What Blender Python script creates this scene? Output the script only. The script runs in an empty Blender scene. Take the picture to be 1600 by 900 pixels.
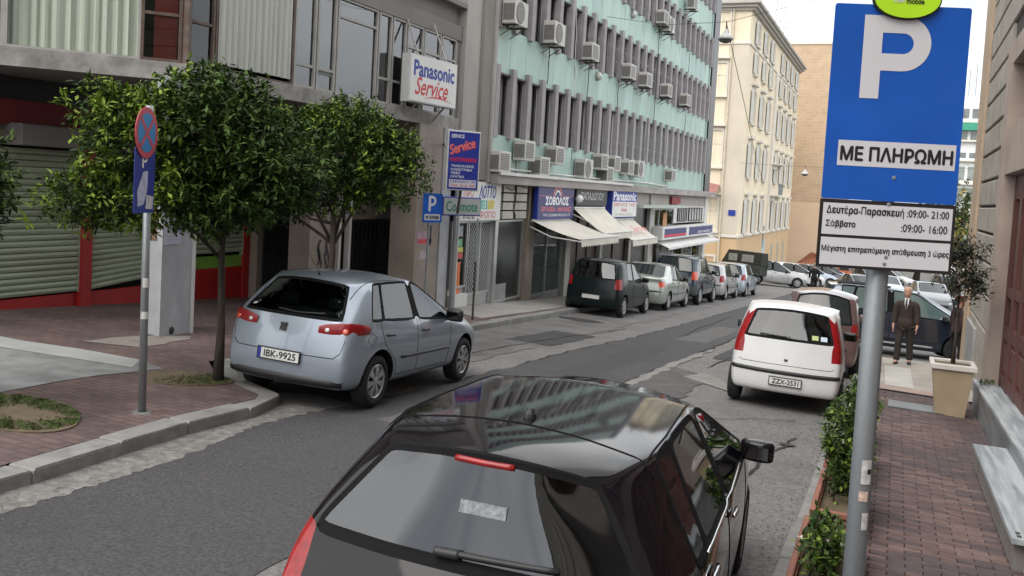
import bpy, bmesh, math, random
from mathutils import Vector, Matrix, noise
from mathutils.bvhtree import BVHTree
random.seed(7)
sc = bpy.context.scene
col = sc.collection
R = math.radians

# ---------------------------------------------------------------- camera
CAM_H = 2.31
cam_d = bpy.data.cameras.new("camera")
cam = bpy.data.objects.new("camera", cam_d)
col.objects.link(cam)
rx = Vector((0.9192083717, 0.3897856697, 0.0558847116))
dn = Vector((0.0736735236, -0.0308249108, -0.9968059173))
fw = Vector((-0.3868180208, 0.9203895676, -0.0570513998))
m = Matrix((rx, -dn, -fw)).transposed().to_4x4()
m.translation = Vector((0, 0, CAM_H))
cam.matrix_world = m
cam_d.sensor_width = 36.0
cam_d.lens = 32.4
cam_d.shift_y = -0.0471
cam_d.clip_start = 0.05
cam_d.clip_end = 2500
sc.camera = cam
sc.render.resolution_x, sc.render.resolution_y = 1024, 576

# ---------------------------------------------------------------- overcast daylight
SUN_EL, SUN_AZ = R(52), R(200)
w = bpy.data.worlds.new("World")
sc.world = w
w.use_nodes = True
nt = w.node_tree
nt.nodes.clear()
wo = nt.nodes.new("ShaderNodeOutputWorld")
bg = nt.nodes.new("ShaderNodeBackground")
sky = nt.nodes.new("ShaderNodeTexSky")
sky.sky_type = 'NISHITA'
sky.sun_disc = False
sky.sun_elevation = SUN_EL
sky.sun_rotation = SUN_AZ
sky.dust_density = 5.0
sky.air_density = 1.0
mx = nt.nodes.new("ShaderNodeMix")
mx.data_type = 'RGBA'
mx.inputs[0].default_value = 0.82          # cloud cover
tc = nt.nodes.new("ShaderNodeTexCoord")
cn = nt.nodes.new("ShaderNodeTexNoise")
cn.inputs["Scale"].default_value = 2.2
cn.inputs["Detail"].default_value = 5
cr = nt.nodes.new("ShaderNodeValToRGB")
cr.color_ramp.elements[0].position = 0.33
cr.color_ramp.elements[0].color = (0.40, 0.45, 0.51, 1)
cr.color_ramp.elements[1].position = 0.62
cr.color_ramp.elements[1].color = (1.38, 1.38, 1.36, 1)
sv = nt.nodes.new("ShaderNodeVectorMath"); sv.operation = 'SCALE'; sv.inputs[3].default_value = 11.5
nt.links.new(tc.outputs["Generated"], cn.inputs["Vector"])
nt.links.new(cn.outputs[0], cr.inputs[0])
nt.links.new(cr.outputs[0], sv.inputs[0])
nt.links.new(sky.outputs[0], mx.inputs[6])
nt.links.new(sv.outputs[0], mx.inputs[7])
nt.links.new(mx.outputs[2], bg.inputs[0])
bg.inputs[1].default_value = 0.12
nt.links.new(bg.outputs[0], wo.inputs[0])
sl = bpy.data.lights.new("sun", 'SUN')
sl.energy = 1.25
sl.angle = R(45)
sl.color = (1.0, 0.96, 0.9)
sun = bpy.data.objects.new("sun", sl)
col.objects.link(sun)
sd = Vector((math.sin(SUN_AZ) * math.cos(SUN_EL), math.cos(SUN_AZ) * math.cos(SUN_EL), math.sin(SUN_EL)))
sun.rotation_euler = sd.to_track_quat('Z', 'Y').to_euler()
sun.location = (0, 0, 60)
sc.view_settings.view_transform = 'Standard'
sc.view_settings.look = 'None'
sc.view_settings.exposure = 0.64
sc.view_settings.gamma = 1.0
sc.view_settings.use_curve_mapping = False

# ---------------------------------------------------------------- helpers
GX, GY = -0.03118, -0.05407            # the street falls away from the camera and to the right
def G(x, y): return GX * x + GY * y
GN = Vector((-GX, -GY, 1)).normalized()

def tag(o, label=None, cat=None, group=None, kind=None):
    if label: o['label'] = label
    if cat: o['category'] = cat
    if group: o['group'] = group
    if kind: o['kind'] = kind
    return o

WMODE = [True]      # True: children are modelled in street coordinates; False: in their parent's own space
def wm(o):
    if o.parent is None: return o.matrix_basis.copy()
    return wm(o.parent) @ o.matrix_parent_inverse @ o.matrix_basis

def link(o, parent=None):
    col.objects.link(o)
    if parent is not None:
        o.parent = parent
        if WMODE[0]: o.matrix_parent_inverse = wm(parent).inverted()
    return o

def empty(name, loc=(0, 0, 0), label=None, cat=None, group=None, rot=None):
    o = bpy.data.objects.new(name, None)
    o.empty_display_size = 0.2
    if isinstance(rot, Matrix):
        mm = rot.to_4x4(); mm.translation = Vector(loc); o.matrix_basis = mm
    else:
        o.location = loc
        if rot: o.rotation_euler = rot
    link(o)
    return tag(o, label, cat, group)

def meshobj(name, verts, faces, mat, parent=None, smooth=False, mats=None, midx=None):
    me = bpy.data.meshes.new(name)
    me.from_pydata([tuple(v) for v in verts], [], faces)
    if mats:
        for q in mats: me.materials.append(q)
    elif mat: me.materials.append(mat)
    if midx: me.polygons.foreach_set('material_index', midx)
    if smooth: me.polygons.foreach_set('use_smooth', [True] * len(me.polygons))
    me.update()
    o = bpy.data.objects.new(name, me)
    return link(o, parent)

def copyobj(o, loc=None, parent=None, name=None, mat=None):
    c = o.copy(); col.objects.link(c)
    if parent is not None:
        c.parent = parent; c.matrix_parent_inverse = o.matrix_parent_inverse.copy()
    if loc is not None: c.location = loc
    return c

def copytree(o, parent=None, loc=None):
    c = copyobj(o, loc, parent)
    for ch in list(o.children):
        copytree(ch, c)
    return c

class MB:
    """collects primitives into one mesh"""
    def __init__(s): s.v = []; s.f = []; s.m = []; s.cur = 0
    def _add(s, vs, fs):
        b = len(s.v); s.v += [Vector(q) for q in vs]
        for f in fs: s.f.append(tuple(b + i for i in f)); s.m.append(s.cur)
    def box(s, x0, x1, y0, y1, z0, z1, M=None, bev=0):
        if x0 > x1: x0, x1 = x1, x0
        if y0 > y1: y0, y1 = y1, y0
        if z0 > z1: z0, z1 = z1, z0
        if bev <= 0:
            vs = [(x, y, z) for z in (z0, z1) for y in (y0, y1) for x in (x0, x1)]
            fs = [(0, 2, 3, 1), (4, 5, 7, 6), (0, 1, 5, 4), (2, 6, 7, 3), (0, 4, 6, 2), (1, 3, 7, 5)]
        else:
            vs = []
            b = bev
            for (z, q) in ((z0, b), (z0 + b, 0), (z1 - b, 0), (z1, b)):
                vs += [(x0 + q, y0 + q, z), (x1 - q, y0 + q, z), (x1 - q, y1 - q, z), (x0 + q, y1 - q, z)]
            fs = [(3, 2, 1, 0), (12, 13, 14, 15)]
            for k in range(3):
                for i in range(4):
                    j = (i + 1) % 4
                    fs.append((4 * k + i, 4 * k + j, 4 * k + 4 + j, 4 * k + 4 + i))
        if M is not None: vs = [M @ Vector(q) for q in vs]
        s._add(vs, fs); return s
    def quad(s, a, b, c, d): s._add([a, b, c, d], [(0, 1, 2, 3)]); return s
    def prism(s, poly, z0, z1, zf=None):
        n = len(poly); zf = zf or (lambda x, y: 0)
        vs = [(x, y, z0 + zf(x, y)) for x, y in poly] + [(x, y, z1 + zf(x, y)) for x, y in poly]
        fs = [tuple(range(n - 1, -1, -1)), tuple(range(n, 2 * n))]
        fs += [(i, (i + 1) % n, n + (i + 1) % n, n + i) for i in range(n)]
        s._add(vs, fs); return s
    def tube(s, pts, rad, n=8, cap=True):
        pts = [Vector(p) for p in pts]
        if not hasattr(rad, '__len__'): rad = [rad] * len(pts)
        rings = []
        for i, p in enumerate(pts):
            d = (pts[min(i + 1, len(pts) - 1)] - pts[max(i - 1, 0)])
            if d.length < 1e-9: d = Vector((0, 0, 1))
            d.normalize()
            a = Vector((0, 0, 1)) if abs(d.z) < 0.9 else Vector((1, 0, 0))
            u = d.cross(a).normalized(); v = d.cross(u)
            rings.append([p + rad[i] * (math.cos(2 * math.pi * k / n) * u + math.sin(2 * math.pi * k / n) * v) for k in range(n)])
        vs = [q for r in rings for q in r]; fs = []
        for i in range(len(pts) - 1):
            for k in range(n):
                k2 = (k + 1) % n
                fs.append((i * n + k, (i + 1) * n + k, (i + 1) * n + k2, i * n + k2))
        if cap:
            fs.append(tuple(range(n))); fs.append(tuple(range((len(pts) - 1) * n + n - 1, (len(pts) - 1) * n - 1, -1)))
        s._add(vs, fs); return s
    def lathe(s, prof, n=16, M=None, cap=False):
        """prof: list of (r, h) revolved about local Z"""
        vs = []; fs = []
        for r, h in prof:
            for k in range(n):
                a = 2 * math.pi * k / n
                vs.append(Vector((r * math.cos(a), r * math.sin(a), h)))
        for i in range(len(prof) - 1):
            for k in range(n):
                k2 = (k + 1) % n
                fs.append((i * n + k, i * n + k2, (i + 1) * n + k2, (i + 1) * n + k))
        if cap:
            fs.append(tuple(range(n - 1, -1, -1))); fs.append(tuple((len(prof) - 1) * n + k for k in range(n)))
        if M is not None: vs = [M @ q for q in vs]
        s._add(vs, fs); return s
    def build(s, name, mat, parent=None, smooth=False, mats=None):
        return meshobj(name, s.v, s.f, mat, parent, smooth, mats, s.m if mats else None)

# ---------------------------------------------------------------- materials
MATS = {}
def lin(c):
    """sRGB 0-255 triple to linear"""
    out = []
    for q in c[:3]:
        q = q / 255.0
        out.append(q / 12.92 if q <= 0.04045 else ((q + 0.055) / 1.055) ** 2.4)
    return tuple(out)
def mat(name, c, rough=0.8, var=0.15, scale=3.0, metal=0.0, bump=0.0, bscale=40.0, spec=0.4,
        stain=0.0, stainc=(0.05, 0.05, 0.045), coat=0.0, emit=None, detail=6, stretch=None, sscale=0.8):
    if name in MATS: return MATS[name]
    mt = bpy.data.materials.new(name); mt.use_nodes = True
    t = mt.node_tree; N = t.nodes; L = t.links
    p = N["Principled BSDF"]
    p.inputs["Roughness"].default_value = rough
    p.inputs["Metallic"].default_value = metal
    p.inputs["Specular IOR Level"].default_value = spec
    p.inputs["Coat Weight"].default_value = coat
    p.inputs["Coat Roughness"].default_value = 0.03
    tcn = N.new("ShaderNodeTexCoord")
    vec = tcn.outputs["Object"]
    if stretch:
        mp = N.new("ShaderNodeMapping"); mp.inputs["Scale"].default_value = stretch
        L.new(vec, mp.inputs[0]); vec = mp.outputs[0]
    no = N.new("ShaderNodeTexNoise"); no.inputs["Scale"].default_value = scale; no.inputs["Detail"].default_value = detail
    L.new(vec, no.inputs["Vector"])
    rp = N.new("ShaderNodeMapRange")
    rp.inputs[1].default_value = 0.25; rp.inputs[2].default_value = 0.75
    rp.inputs[3].default_value = 1 - var; rp.inputs[4].default_value = 1 + var
    L.new(no.outputs[0], rp.inputs[0])
    sc_ = N.new("ShaderNodeVectorMath"); sc_.operation = 'SCALE'
    sc_.inputs[0].default_value = c[:3]
    L.new(rp.outputs[0], sc_.inputs[3])
    out = sc_.outputs[0]
    if stain > 0:
        n2 = N.new("ShaderNodeTexNoise"); n2.inputs["Scale"].default_value = sscale; n2.inputs["Detail"].default_value = 8
        n2.inputs["Roughness"].default_value = 0.65
        L.new(vec, n2.inputs["Vector"])
        r2 = N.new("ShaderNodeMapRange"); r2.inputs[1].default_value = 0.48; r2.inputs[2].default_value = 0.75
        r2.inputs[3].default_value = 0; r2.inputs[4].default_value = stain
        L.new(n2.outputs[0], r2.inputs[0])
        m2 = N.new("ShaderNodeMix"); m2.data_type = 'RGBA'
        L.new(r2.outputs[0], m2.inputs[0]); L.new(out, m2.inputs[6]); m2.inputs[7].default_value = (*stainc, 1)
        out = m2.outputs[2]
    L.new(out, p.inputs["Base Color"])
    if bump > 0:
        n3 = N.new("ShaderNodeTexNoise"); n3.inputs["Scale"].default_value = bscale; n3.inputs["Detail"].default_value = 4
        L.new(tcn.outputs["Object"], n3.inputs["Vector"])
        bp = N.new("ShaderNodeBump"); bp.inputs["Strength"].default_value = bump; bp.inputs["Distance"].default_value = 0.01
        L.new(n3.outputs[0], bp.inputs["Height"]); L.new(bp.outputs[0], p.inputs["Normal"])
    if emit:
        p.inputs["Emission Color"].default_value = (*emit, 1); p.inputs["Emission Strength"].default_value = 1
    MATS[name] = mt
    return mt

def glass_mat(name, tint=0.25, ior=1.7, rough=0.02, colr=(0.8, 0.95, 0.92)):
    if name in MATS: return MATS[name]
    mt = bpy.data.materials.new(name); mt.use_nodes = True
    t = mt.node_tree; N = t.nodes; L = t.links; N.clear()
    o = N.new("ShaderNodeOutputMaterial"); mxs = N.new("ShaderNodeMixShader"); fr = N.new("ShaderNodeFresnel")
    fr.inputs[0].default_value = ior
    tr = N.new("ShaderNodeBsdfTransparent"); tr.inputs[0].default_value = (tint * colr[0], tint * colr[1], tint * colr[2], 1)
    gl = N.new("ShaderNodeBsdfGlossy"); gl.inputs["Roughness"].default_value = rough; gl.inputs[0].default_value = (.95, .97, 1, 1)
    L.new(fr.outputs[0], mxs.inputs[0]); L.new(tr.outputs[0], mxs.inputs[1]); L.new(gl.outputs[0], mxs.inputs[2])
    L.new(mxs.outputs[0], o.inputs[0])
    MATS[name] = mt
    return mt

def marble_mat(name, base, vein, scale=2.0):
    if name in MATS: return MATS[name]
    mt = bpy.data.materials.new(name); mt.use_nodes = True
    t = mt.node_tree; N = t.nodes; L = t.links; p = N["Principled BSDF"]
    p.inputs["Roughness"].default_value = 0.45
    tcn = N.new("ShaderNodeTexCoord"); mp = N.new("ShaderNodeMapping"); mp.inputs["Scale"].default_value = (8, .45, 3)
    mp.inputs["Rotation"].default_value = (0, 0, 0.15)
    L.new(tcn.outputs["Object"], mp.inputs[0])
    no = N.new("ShaderNodeTexNoise"); no.inputs["Scale"].default_value = scale; no.inputs["Detail"].default_value = 9
    no.inputs["Distortion"].default_value = 0.35
    L.new(mp.outputs[0], no.inputs["Vector"])
    r = N.new("ShaderNodeValToRGB"); r.color_ramp.elements[0].position = .35; r.color_ramp.elements[0].color = (*vein, 1)
    r.color_ramp.elements[1].position = .62; r.color_ramp.elements[1].color = (*base, 1)
    L.new(no.outputs[0], r.inputs[0]); L.new(r.outputs[0], p.inputs["Base Color"])
    MATS[name] = mt; return mt

def brick_mat(name, c1, c2, mortar, bw, bh, scale=1.0, rough=.85, gap=.06, swap=False, var=.25, planes='xy'):
    """procedural courses for surfaces whose pieces are too small to tell apart"""
    if name in MATS: return MATS[name]
    mt = bpy.data.materials.new(name); mt.use_nodes = True
    t = mt.node_tree; N = t.nodes; L = t.links; p = N["Principled BSDF"]
    p.inputs["Roughness"].default_value = rough
    tcn = N.new("ShaderNodeTexCoord"); sp = N.new("ShaderNodeSeparateXYZ"); cb = N.new("ShaderNodeCombineXYZ")
    L.new(tcn.outputs["Object"], sp.inputs[0])
    ax = {'x': 0, 'y': 1, 'z': 2}
    L.new(sp.outputs[ax[planes[0]]], cb.inputs[0]); L.new(sp.outputs[ax[planes[1]]], cb.inputs[1])
    br = N.new("ShaderNodeTexBrick"); br.inputs["Scale"].default_value = scale
    br.inputs["Color1"].default_value = (*c1, 1); br.inputs["Color2"].default_value = (*c2, 1); br.inputs["Mortar"].default_value = (*mortar, 1)
    br.inputs["Mortar Size"].default_value = gap * bh; br.inputs["Brick Width"].default_value = bw; br.inputs["Row Height"].default_value = bh
    br.inputs["Mortar Smooth"].default_value = .3
    L.new(cb.outputs[0], br.inputs["Vector"])
    no = N.new("ShaderNodeTexNoise"); no.inputs["Scale"].default_value = .9; no.inputs["Detail"].default_value = 8
    no.inputs["Roughness"].default_value = .7
    L.new(tcn.outputs["Object"], no.inputs["Vector"])
    rp = N.new("ShaderNodeMapRange"); rp.inputs[1].default_value = .3; rp.inputs[2].default_value = .7
    rp.inputs[3].default_value = 1 - var; rp.inputs[4].default_value = 1 + var
    L.new(no.outputs[0], rp.inputs[0])
    s_ = N.new("ShaderNodeVectorMath"); s_.operation = 'SCALE'
    L.new(br.outputs[0], s_.inputs[0]); L.new(rp.outputs[0], s_.inputs[3])
    L.new(s_.outputs[0], p.inputs["Base Color"])
    bp = N.new("ShaderNodeBump"); bp.inputs["Strength"].default_value = .5; bp.inputs["Distance"].default_value = .006; bp.invert = True
    L.new(br.outputs["Fac"], bp.inputs["Height"]); L.new(bp.outputs[0], p.inputs["Normal"])
    MATS[name] = mt; return mt

def paint(name, c, metal=0.0, rough=0.28, coat=1.0, dirt=.12):
    if name in MATS: return MATS[name]
    mt = mat(name, c, rough=rough, var=dirt * .5, scale=1.3, metal=metal, spec=.5, coat=coat, detail=10, stain=dirt, stainc=(.10, .095, .085), sscale=1.6)
    # bare inner side of the shell
    t = mt.node_tree; N = t.nodes; L = t.links
    o = [n for n in N if n.type == 'OUTPUT_MATERIAL'][0]; p = N["Principled BSDF"]
    g = N.new("ShaderNodeNewGeometry"); ms = N.new("ShaderNodeMixShader"); d = N.new("ShaderNodeBsdfDiffuse")
    d.inputs[0].default_value = (.03, .03, .032, 1)
    L.new(g.outputs["Backfacing"], ms.inputs[0]); L.new(p.outputs[0], ms.inputs[1]); L.new(d.outputs[0], ms.inputs[2])
    L.new(ms.outputs[0], o.inputs[0])
    return mt

def frame_at(o, ux, uz=(0, 0, 1)):
    """matrix whose X runs along a board, Y is up, Z comes out of its face"""
    ux = Vector(ux).normalized(); uy = Vector(uz).normalized(); un = ux.cross(uy).normalized(); uy = un.cross(ux)
    mm = Matrix((ux, uy, un)).transposed().to_4x4(); mm.translation = Vector(o)
    return mm

def text(s, M, x, y, w, h, mt, parent, bold=0.0, depth=0.002, align='L', name='lettering', shear=0.0, z=0.004):
    """lettering fitted to a box w x h whose lower left corner is x, y on the board"""
    s = ''.join(chr(0x1D770 + 'αβγδεζηθικλμνξοπρςστυφχψω'.index(ch)) if ch in 'αβγδεζηθικλμνξοπρςστυφχψω' else ch for ch in s)
    cu = bpy.data.curves.new(name, 'FONT'); cu.body = s; cu.size = 1.0
    cu.extrude = 0.0; cu.shear = shear; cu.resolution_u = 3
    ob = bpy.data.objects.new(name, cu); col.objects.link(ob)
    dg = bpy.context.evaluated_depsgraph_get()
    me = bpy.data.meshes.new_from_object(ob.evaluated_get(dg))
    bpy.data.objects.remove(ob); bpy.data.curves.remove(cu)
    if not me.vertices: return None
    xs = [v.co.x for v in me.vertices]; ys = [v.co.y for v in me.vertices]
    x0, x1, y0, y1 = min(xs), max(xs), min(ys), max(ys)
    sx = w / max(1e-6, x1 - x0); sy = h / max(1e-6, y1 - y0)
    T = M
    for v in me.vertices:
        v.co = T @ Vector((x + (v.co.x - x0) * sx, y + (v.co.y - y0) * sy, z))
    if bold > 0:       # heavier strokes: the same outlines laid slightly beside each other
        V0 = [v.co.copy() for v in me.vertices]; F0 = [tuple(p.vertices) for p in me.polygons]
        vx, vy, vn = T.to_3x3() @ Vector((1, 0, 0)), T.to_3x3() @ Vector((0, 1, 0)), T.to_3x3() @ Vector((0, 0, 1))
        vs = []; fs = []; bw_ = bold * h * 1.3
        for i, (a, b) in enumerate(((-1, 0), (1, 0), (0, 1), (0, -1))):
            o_ = len(vs); vs += [q + vx * a * bw_ + vy * b * bw_ + vn * i * .00012 for q in V0]; fs += [tuple(o_ + k for k in f) for f in F0]
        me = bpy.data.meshes.new(name); me.from_pydata([tuple(q) for q in vs], [], fs); me.update()
    me.materials.clear(); me.materials.append(mt)
    o = bpy.data.objects.new(name, me)
    link(o, parent)
    return o

def flat(poly, M, mt, parent, name, z=0.004, thick=0.0):
    """a flat printed shape on a board; poly in board coordinates"""
    T = M
    n = len(poly)
    vs = [T @ Vector((a, b, z)) for a, b in poly]
    return meshobj(name, vs, [tuple(range(n))], mt, parent)
# ---------------------------------------------------------------- palette
M_asph = mat("asphalt", (.058, .056, .059), .85, .5, 38, bump=.8, bscale=70, stain=.55, stainc=(.035, .034, .036), detail=12)
M_conc = mat("worn_concrete", (.155, .147, .143), .9, .42, 22, bump=.5, bscale=50, stain=.7, stainc=(.09, .085, .083), detail=12, sscale=1.3)
M_conc2 = mat("gutter_concrete", (.175, .167, .157), .9, .4, 14, bump=.8, bscale=30, stain=.9, stainc=(.075, .07, .067), detail=14, sscale=4)
M_kerb = mat("kerb_stone_grey", (.225, .22, .21), .85, .35, 5, bump=.8, bscale=18, stain=.8, stainc=(.08, .078, .072), sscale=2.5)
M_ground = mat("earth", (.10, .095, .085), .95, .2, .3)
M_slab_l = mat("pale_paving", (.33, .30, .265), .85, .15, 2, stain=.45, stainc=(.16, .14, .12), bump=.2)
M_slab_g = mat("grey_stone_paving", (.215, .222, .22), .8, .4, 2.6, stain=.8, stainc=(.10, .105, .105), bump=.2, stretch=(1, 1, 1), detail=10)
M_leftpave = brick_mat("left_brick_paving", (.135, .085, .078), (.095, .062, .060), (.07, .055, .05), .22, .11, 1.0, gap=.13, var=.5)
M_rightpave = brick_mat("right_brick_paving", (.15, .095, .085), (.10, .066, .064), (.05, .042, .04), .24, .075, 1.0, gap=.10, var=.3)
M_brick = [mat("brick_rose", (.125, .080, .074), .8, .25, 9, bump=.3, stain=.4, stainc=(.07, .055, .055)),
           mat("brick_brown", (.082, .060, .060), .8, .25, 9, bump=.3, stain=.4, stainc=(.06, .05, .05)),
           mat("brick_pale", (.15, .10, .09), .8, .25, 9, bump=.3, stain=.4, stainc=(.10, .07, .065)),
           mat("brick_grey", (.085, .062, .062), .8, .25, 9, bump=.3)]
M_joint = mat("sand_joint", (.075, .06, .055), .95, .2, 12)
M_grass = mat("grass_green", (.055, .085, .02), .9, .35, 12)
M_soil = mat("soil", (.13, .10, .065), .95, .25, 5, bump=.5, bscale=20)

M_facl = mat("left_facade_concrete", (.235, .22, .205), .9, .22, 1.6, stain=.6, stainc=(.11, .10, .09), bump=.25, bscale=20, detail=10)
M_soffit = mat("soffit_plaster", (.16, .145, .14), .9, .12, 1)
M_frame_b = mat("brown_window_frame", (.10, .065, .05), .6, .3, 4, stain=.4, stainc=(.25, .22, .19), sscale=5)
M_frame_w = mat("pale_window_frame", (.36, .35, .33), .6, .25, 4, stain=.5, stainc=(.15, .10, .07), sscale=4)
M_curt = mat("pale_green_curtain", (.42, .46, .38), .9, .10, 1.5, stretch=(6, 6, .6))
M_curt2 = mat("cream_curtain", (.52, .53, .48), .9, .10, 1.5, stretch=(6, 6, .6))
M_redcurt = mat("red_window_strip", (.50, .035, .03), .6, .12, 2)
M_red = mat("red_shopfront_paint", (.33, .015, .015), .55, .2, 2, stain=.3, stainc=(.12, .01, .01))
M_dkred = mat("dark_red_fascia", (.16, .008, .01), .6, .15, 2)
M_shut = mat("sage_shutter_metal", (.33, .375, .27), .6, .15, 1.5, stain=.35, stainc=(.15, .12, .09), stretch=(.4, .4, 5))
M_shutb = mat("shutter_box_grey", (.19, .17, .165), .7, .12, 2)
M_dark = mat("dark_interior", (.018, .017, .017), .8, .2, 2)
M_black = mat("black_metal", (.012, .012, .013), .5, .2, 4)
M_white = mat("white_paint", (.62, .61, .59), .6, .12, 2, stain=.35, stainc=(.38, .36, .33))
M_pillarw = mat("dirty_white_pillar", (.40, .41, .43), .75, .14, 3, stain=.55, stainc=(.26, .27, .28), sscale=2.5)
M_stonep = mat("beige_marble_cladding", (.27, .225, .185), .6, .2, 2, stain=.4, stainc=(.16, .12, .10))
M_green = mat("green_band", (.16, .33, .05), .6, .2, 4)
M_cream_col = mat("pale_column", (.40, .385, .36), .7, .15, 3, stain=.4, stainc=(.2, .18, .16))
M_party = mat("party_wall_render", (.40, .375, .35), .9, .2, 1.2, stain=.6, stainc=(.20, .19, .17), detail=10, stretch=(1, 1, .35))
M_partyg = mat("party_wall_grey", (.25, .24, .215), .9, .2, 1.2, stain=.6, stainc=(.13, .125, .10), detail=10, stretch=(1, 1, .3))
M_teal = mat("teal_panel_enamel", (.36, .50, .44), .5, .09, 2, stain=.6, stainc=(.20, .34, .30), stretch=(1, 2.6, .22), sscale=2.0, detail=9)
M_fin = mat("mauve_grey_fin", (.33, .305, .315), .85, .12, 3, stain=.35, stainc=(.17, .145, .16), bump=.3, bscale=60)
M_winbk = mat("window_recess_wall", (.22, .22, .21), .8, .2, 1)
M_glassb = mat("dark_window_glass", (.115, .135, .13), .12, .4, .7, spec=.8)
M_glassg = mat("grey_green_window_glass", (.19, .22, .205), .12, .45, .9, spec=.8)
M_alu = mat("aluminium", (.50, .50, .49), .4, .15, 5, metal=.6)
M_beam = mat("canopy_beam_concrete", (.36, .33, .31), .9, .2, 2, stain=.6, stainc=(.18, .16, .15), stretch=(1, .6, 2))
M_acw = mat("air_conditioner_cream", (.52, .51, .47), .5, .1, 3, stain=.3, stainc=(.3, .28, .25), sscale=3)
M_acg = mat("air_conditioner_grille", (.17, .155, .15), .6, .2, 20)
M_bk = mat("bracket_dark_metal", (.06, .05, .045), .6, .2, 8)
M_blackstrip = mat("black_end_cladding", (.020, .019, .021), .35, .2, 1)
M_awn = mat("cream_awning_canvas", (.60, .565, .49), .9, .10, 2, stain=.35, stainc=(.40, .36, .30), sscale=1.5)
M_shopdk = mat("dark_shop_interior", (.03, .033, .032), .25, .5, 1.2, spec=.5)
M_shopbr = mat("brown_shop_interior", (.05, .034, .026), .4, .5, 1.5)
M_lotto = mat("white_sign_face", (.70, .70, .68), .5, .06, 3)
M_blue = mat("deep_blue_sign", (.02, .035, .26), .45, .08, 2)
M_pblue = mat("parking_blue", (.004, .082, .41), .42, .14, 4, stain=.14, stainc=(.05, .12, .35), sscale=9)
M_navy = mat("navy_sign", (.03, .03, .14), .45, .1, 2)
M_signw = mat("sign_white", (.56, .56, .59), .45, .05, 3)
M_txblk = mat("lettering_black", (.012, .012, .015), .5, .05, 2)
M_txblu = mat("lettering_blue", (.02, .045, .30), .5, .05, 2)
M_txred = mat("lettering_red", (.55, .025, .04), .5, .05, 2)
M_txpink = mat("lettering_pale_red", (.62, .16, .17), .5, .05, 2)
M_txwht = mat("lettering_white", (.75, .75, .77), .5, .05, 2)
M_txgrn = mat("lettering_green", (.03, .22, .15), .5, .05, 2)
M_txgry = mat("lettering_grey", (.42, .42, .42), .5, .05, 2)
M_yel = mat("cream_yellow_stucco", (.78, .68, .51), .9, .07, .6, stain=.22, stainc=(.55, .46, .34), sscale=.4, detail=10)
M_yelg = mat("grey_cream_stucco", (.58, .52, .43), .9, .08, .6, stain=.25, stainc=(.42, .38, .31), sscale=.4)
M_ochre = mat("ochre_plinth_stucco", (.58, .41, .24), .9, .08, .7, stain=.2, stainc=(.42, .30, .18))
M_trimw = mat("pale_stucco_trim", (.66, .62, .55), .85, .07, 2)
M_shutw = mat("white_louvre_shutter", (.60, .60, .57), .7, .08, 3)
M_gwall = brick_mat("tan_brick_gable", (.50, .37, .25), (.45, .33, .22), (.54, .42, .30), .9, .35, 1.0, gap=.06, var=.10, planes='xz')
M_gwall2 = mat("peach_rendered_gable", (.64, .48, .34), .9, .07, .5, stain=.2, stainc=(.5, .38, .28))
M_farb = mat("far_block_white", (.68, .69, .68), .8, .06, 1)
M_stone = mat("weathered_limestone", (.34, .31, .265), .85, .2, 2.2, bump=.5, bscale=14, stain=.6, stainc=(.15, .135, .12), sscale=1.6, detail=12)
M_stonewarm = mat("peach_corner_stone", (.46, .34, .24), .85, .14, 2, stain=.3, stainc=(.3, .22, .16))
M_trimst = mat("pinkish_door_surround", (.36, .29, .25), .8, .15, 2, stain=.3, stainc=(.25, .19, .165))
M_wood = mat("reddish_brown_woodwork", (.105, .040, .034), .5, .3, 3, stretch=(5, 5, .5), stain=.3, stainc=(.05, .02, .018))
M_board = mat("tan_board", (.50, .34, .20), .8, .1, 3)
M_marble = marble_mat("grey_marble", (.43, .455, .47), (.21, .235, .25))
M_marble2 = marble_mat("grey_marble_riser", (.24, .25, .26), (.13, .14, .15))
M_terra = mat("terracotta", (.27, .115, .08), .8, .15, 4, stain=.3, stainc=(.2, .08, .06))
M_pot = mat("beige_pot", (.36, .28, .185), .75, .12, 3, stain=.25, stainc=(.24, .18, .12))
M_potw = mat("pale_pot_rim", (.55, .51, .47), .7, .1, 3)
M_bark = mat("tree_bark", (.055, .045, .035), .95, .3, 8, bump=.8, bscale=20, stretch=(4, 4, .6))
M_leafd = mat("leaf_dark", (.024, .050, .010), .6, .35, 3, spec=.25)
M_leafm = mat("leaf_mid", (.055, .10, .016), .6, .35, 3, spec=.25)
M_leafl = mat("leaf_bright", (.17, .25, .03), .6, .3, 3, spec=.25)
M_leafo = mat("olive_leaf", (.065, .075, .045), .6, .35, 3)
M_flower = mat("pale_blossom", (.55, .52, .42), .7, .1, 3)
M_galv = mat("galvanised_steel", (.30, .325, .34), .42, .14, 3, metal=.55, stain=.35, stainc=(.20, .21, .21), sscale=3, stretch=(1, 1, .35), bump=.1)
M_sticker = mat("sticker_white", (.55, .55, .53), .6, .15, 10)
M_tyre = mat("tyre_rubber", (.018, .018, .019), .85, .2, 8, bump=.2)
M_rim = mat("wheel_silver", (.42, .42, .43), .35, .15, 6, metal=.5, stain=.3, stainc=(.1, .09, .08), sscale=5)
M_blkpl = mat("black_plastic", (.020, .020, .022), .45, .15, 5)
M_seal = mat("rubber_seal", (.007, .007, .008), .75, .1, 5, spec=.12)
M_seat = mat("seat_fabric", (.05, .05, .055), .9, .2, 5)
M_lampr = mat("tail_lamp_red", (.25, .008, .010), .3, .35, 30, coat=.3, spec=.4)
M_lampro = mat("tail_lamp_orange_red", (.55, .06, .02), .15, .2, 20, coat=1.0)
M_lampc = mat("lamp_clear", (.55, .55, .55), .12, .2, 20, coat=1.0, metal=.3)
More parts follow.
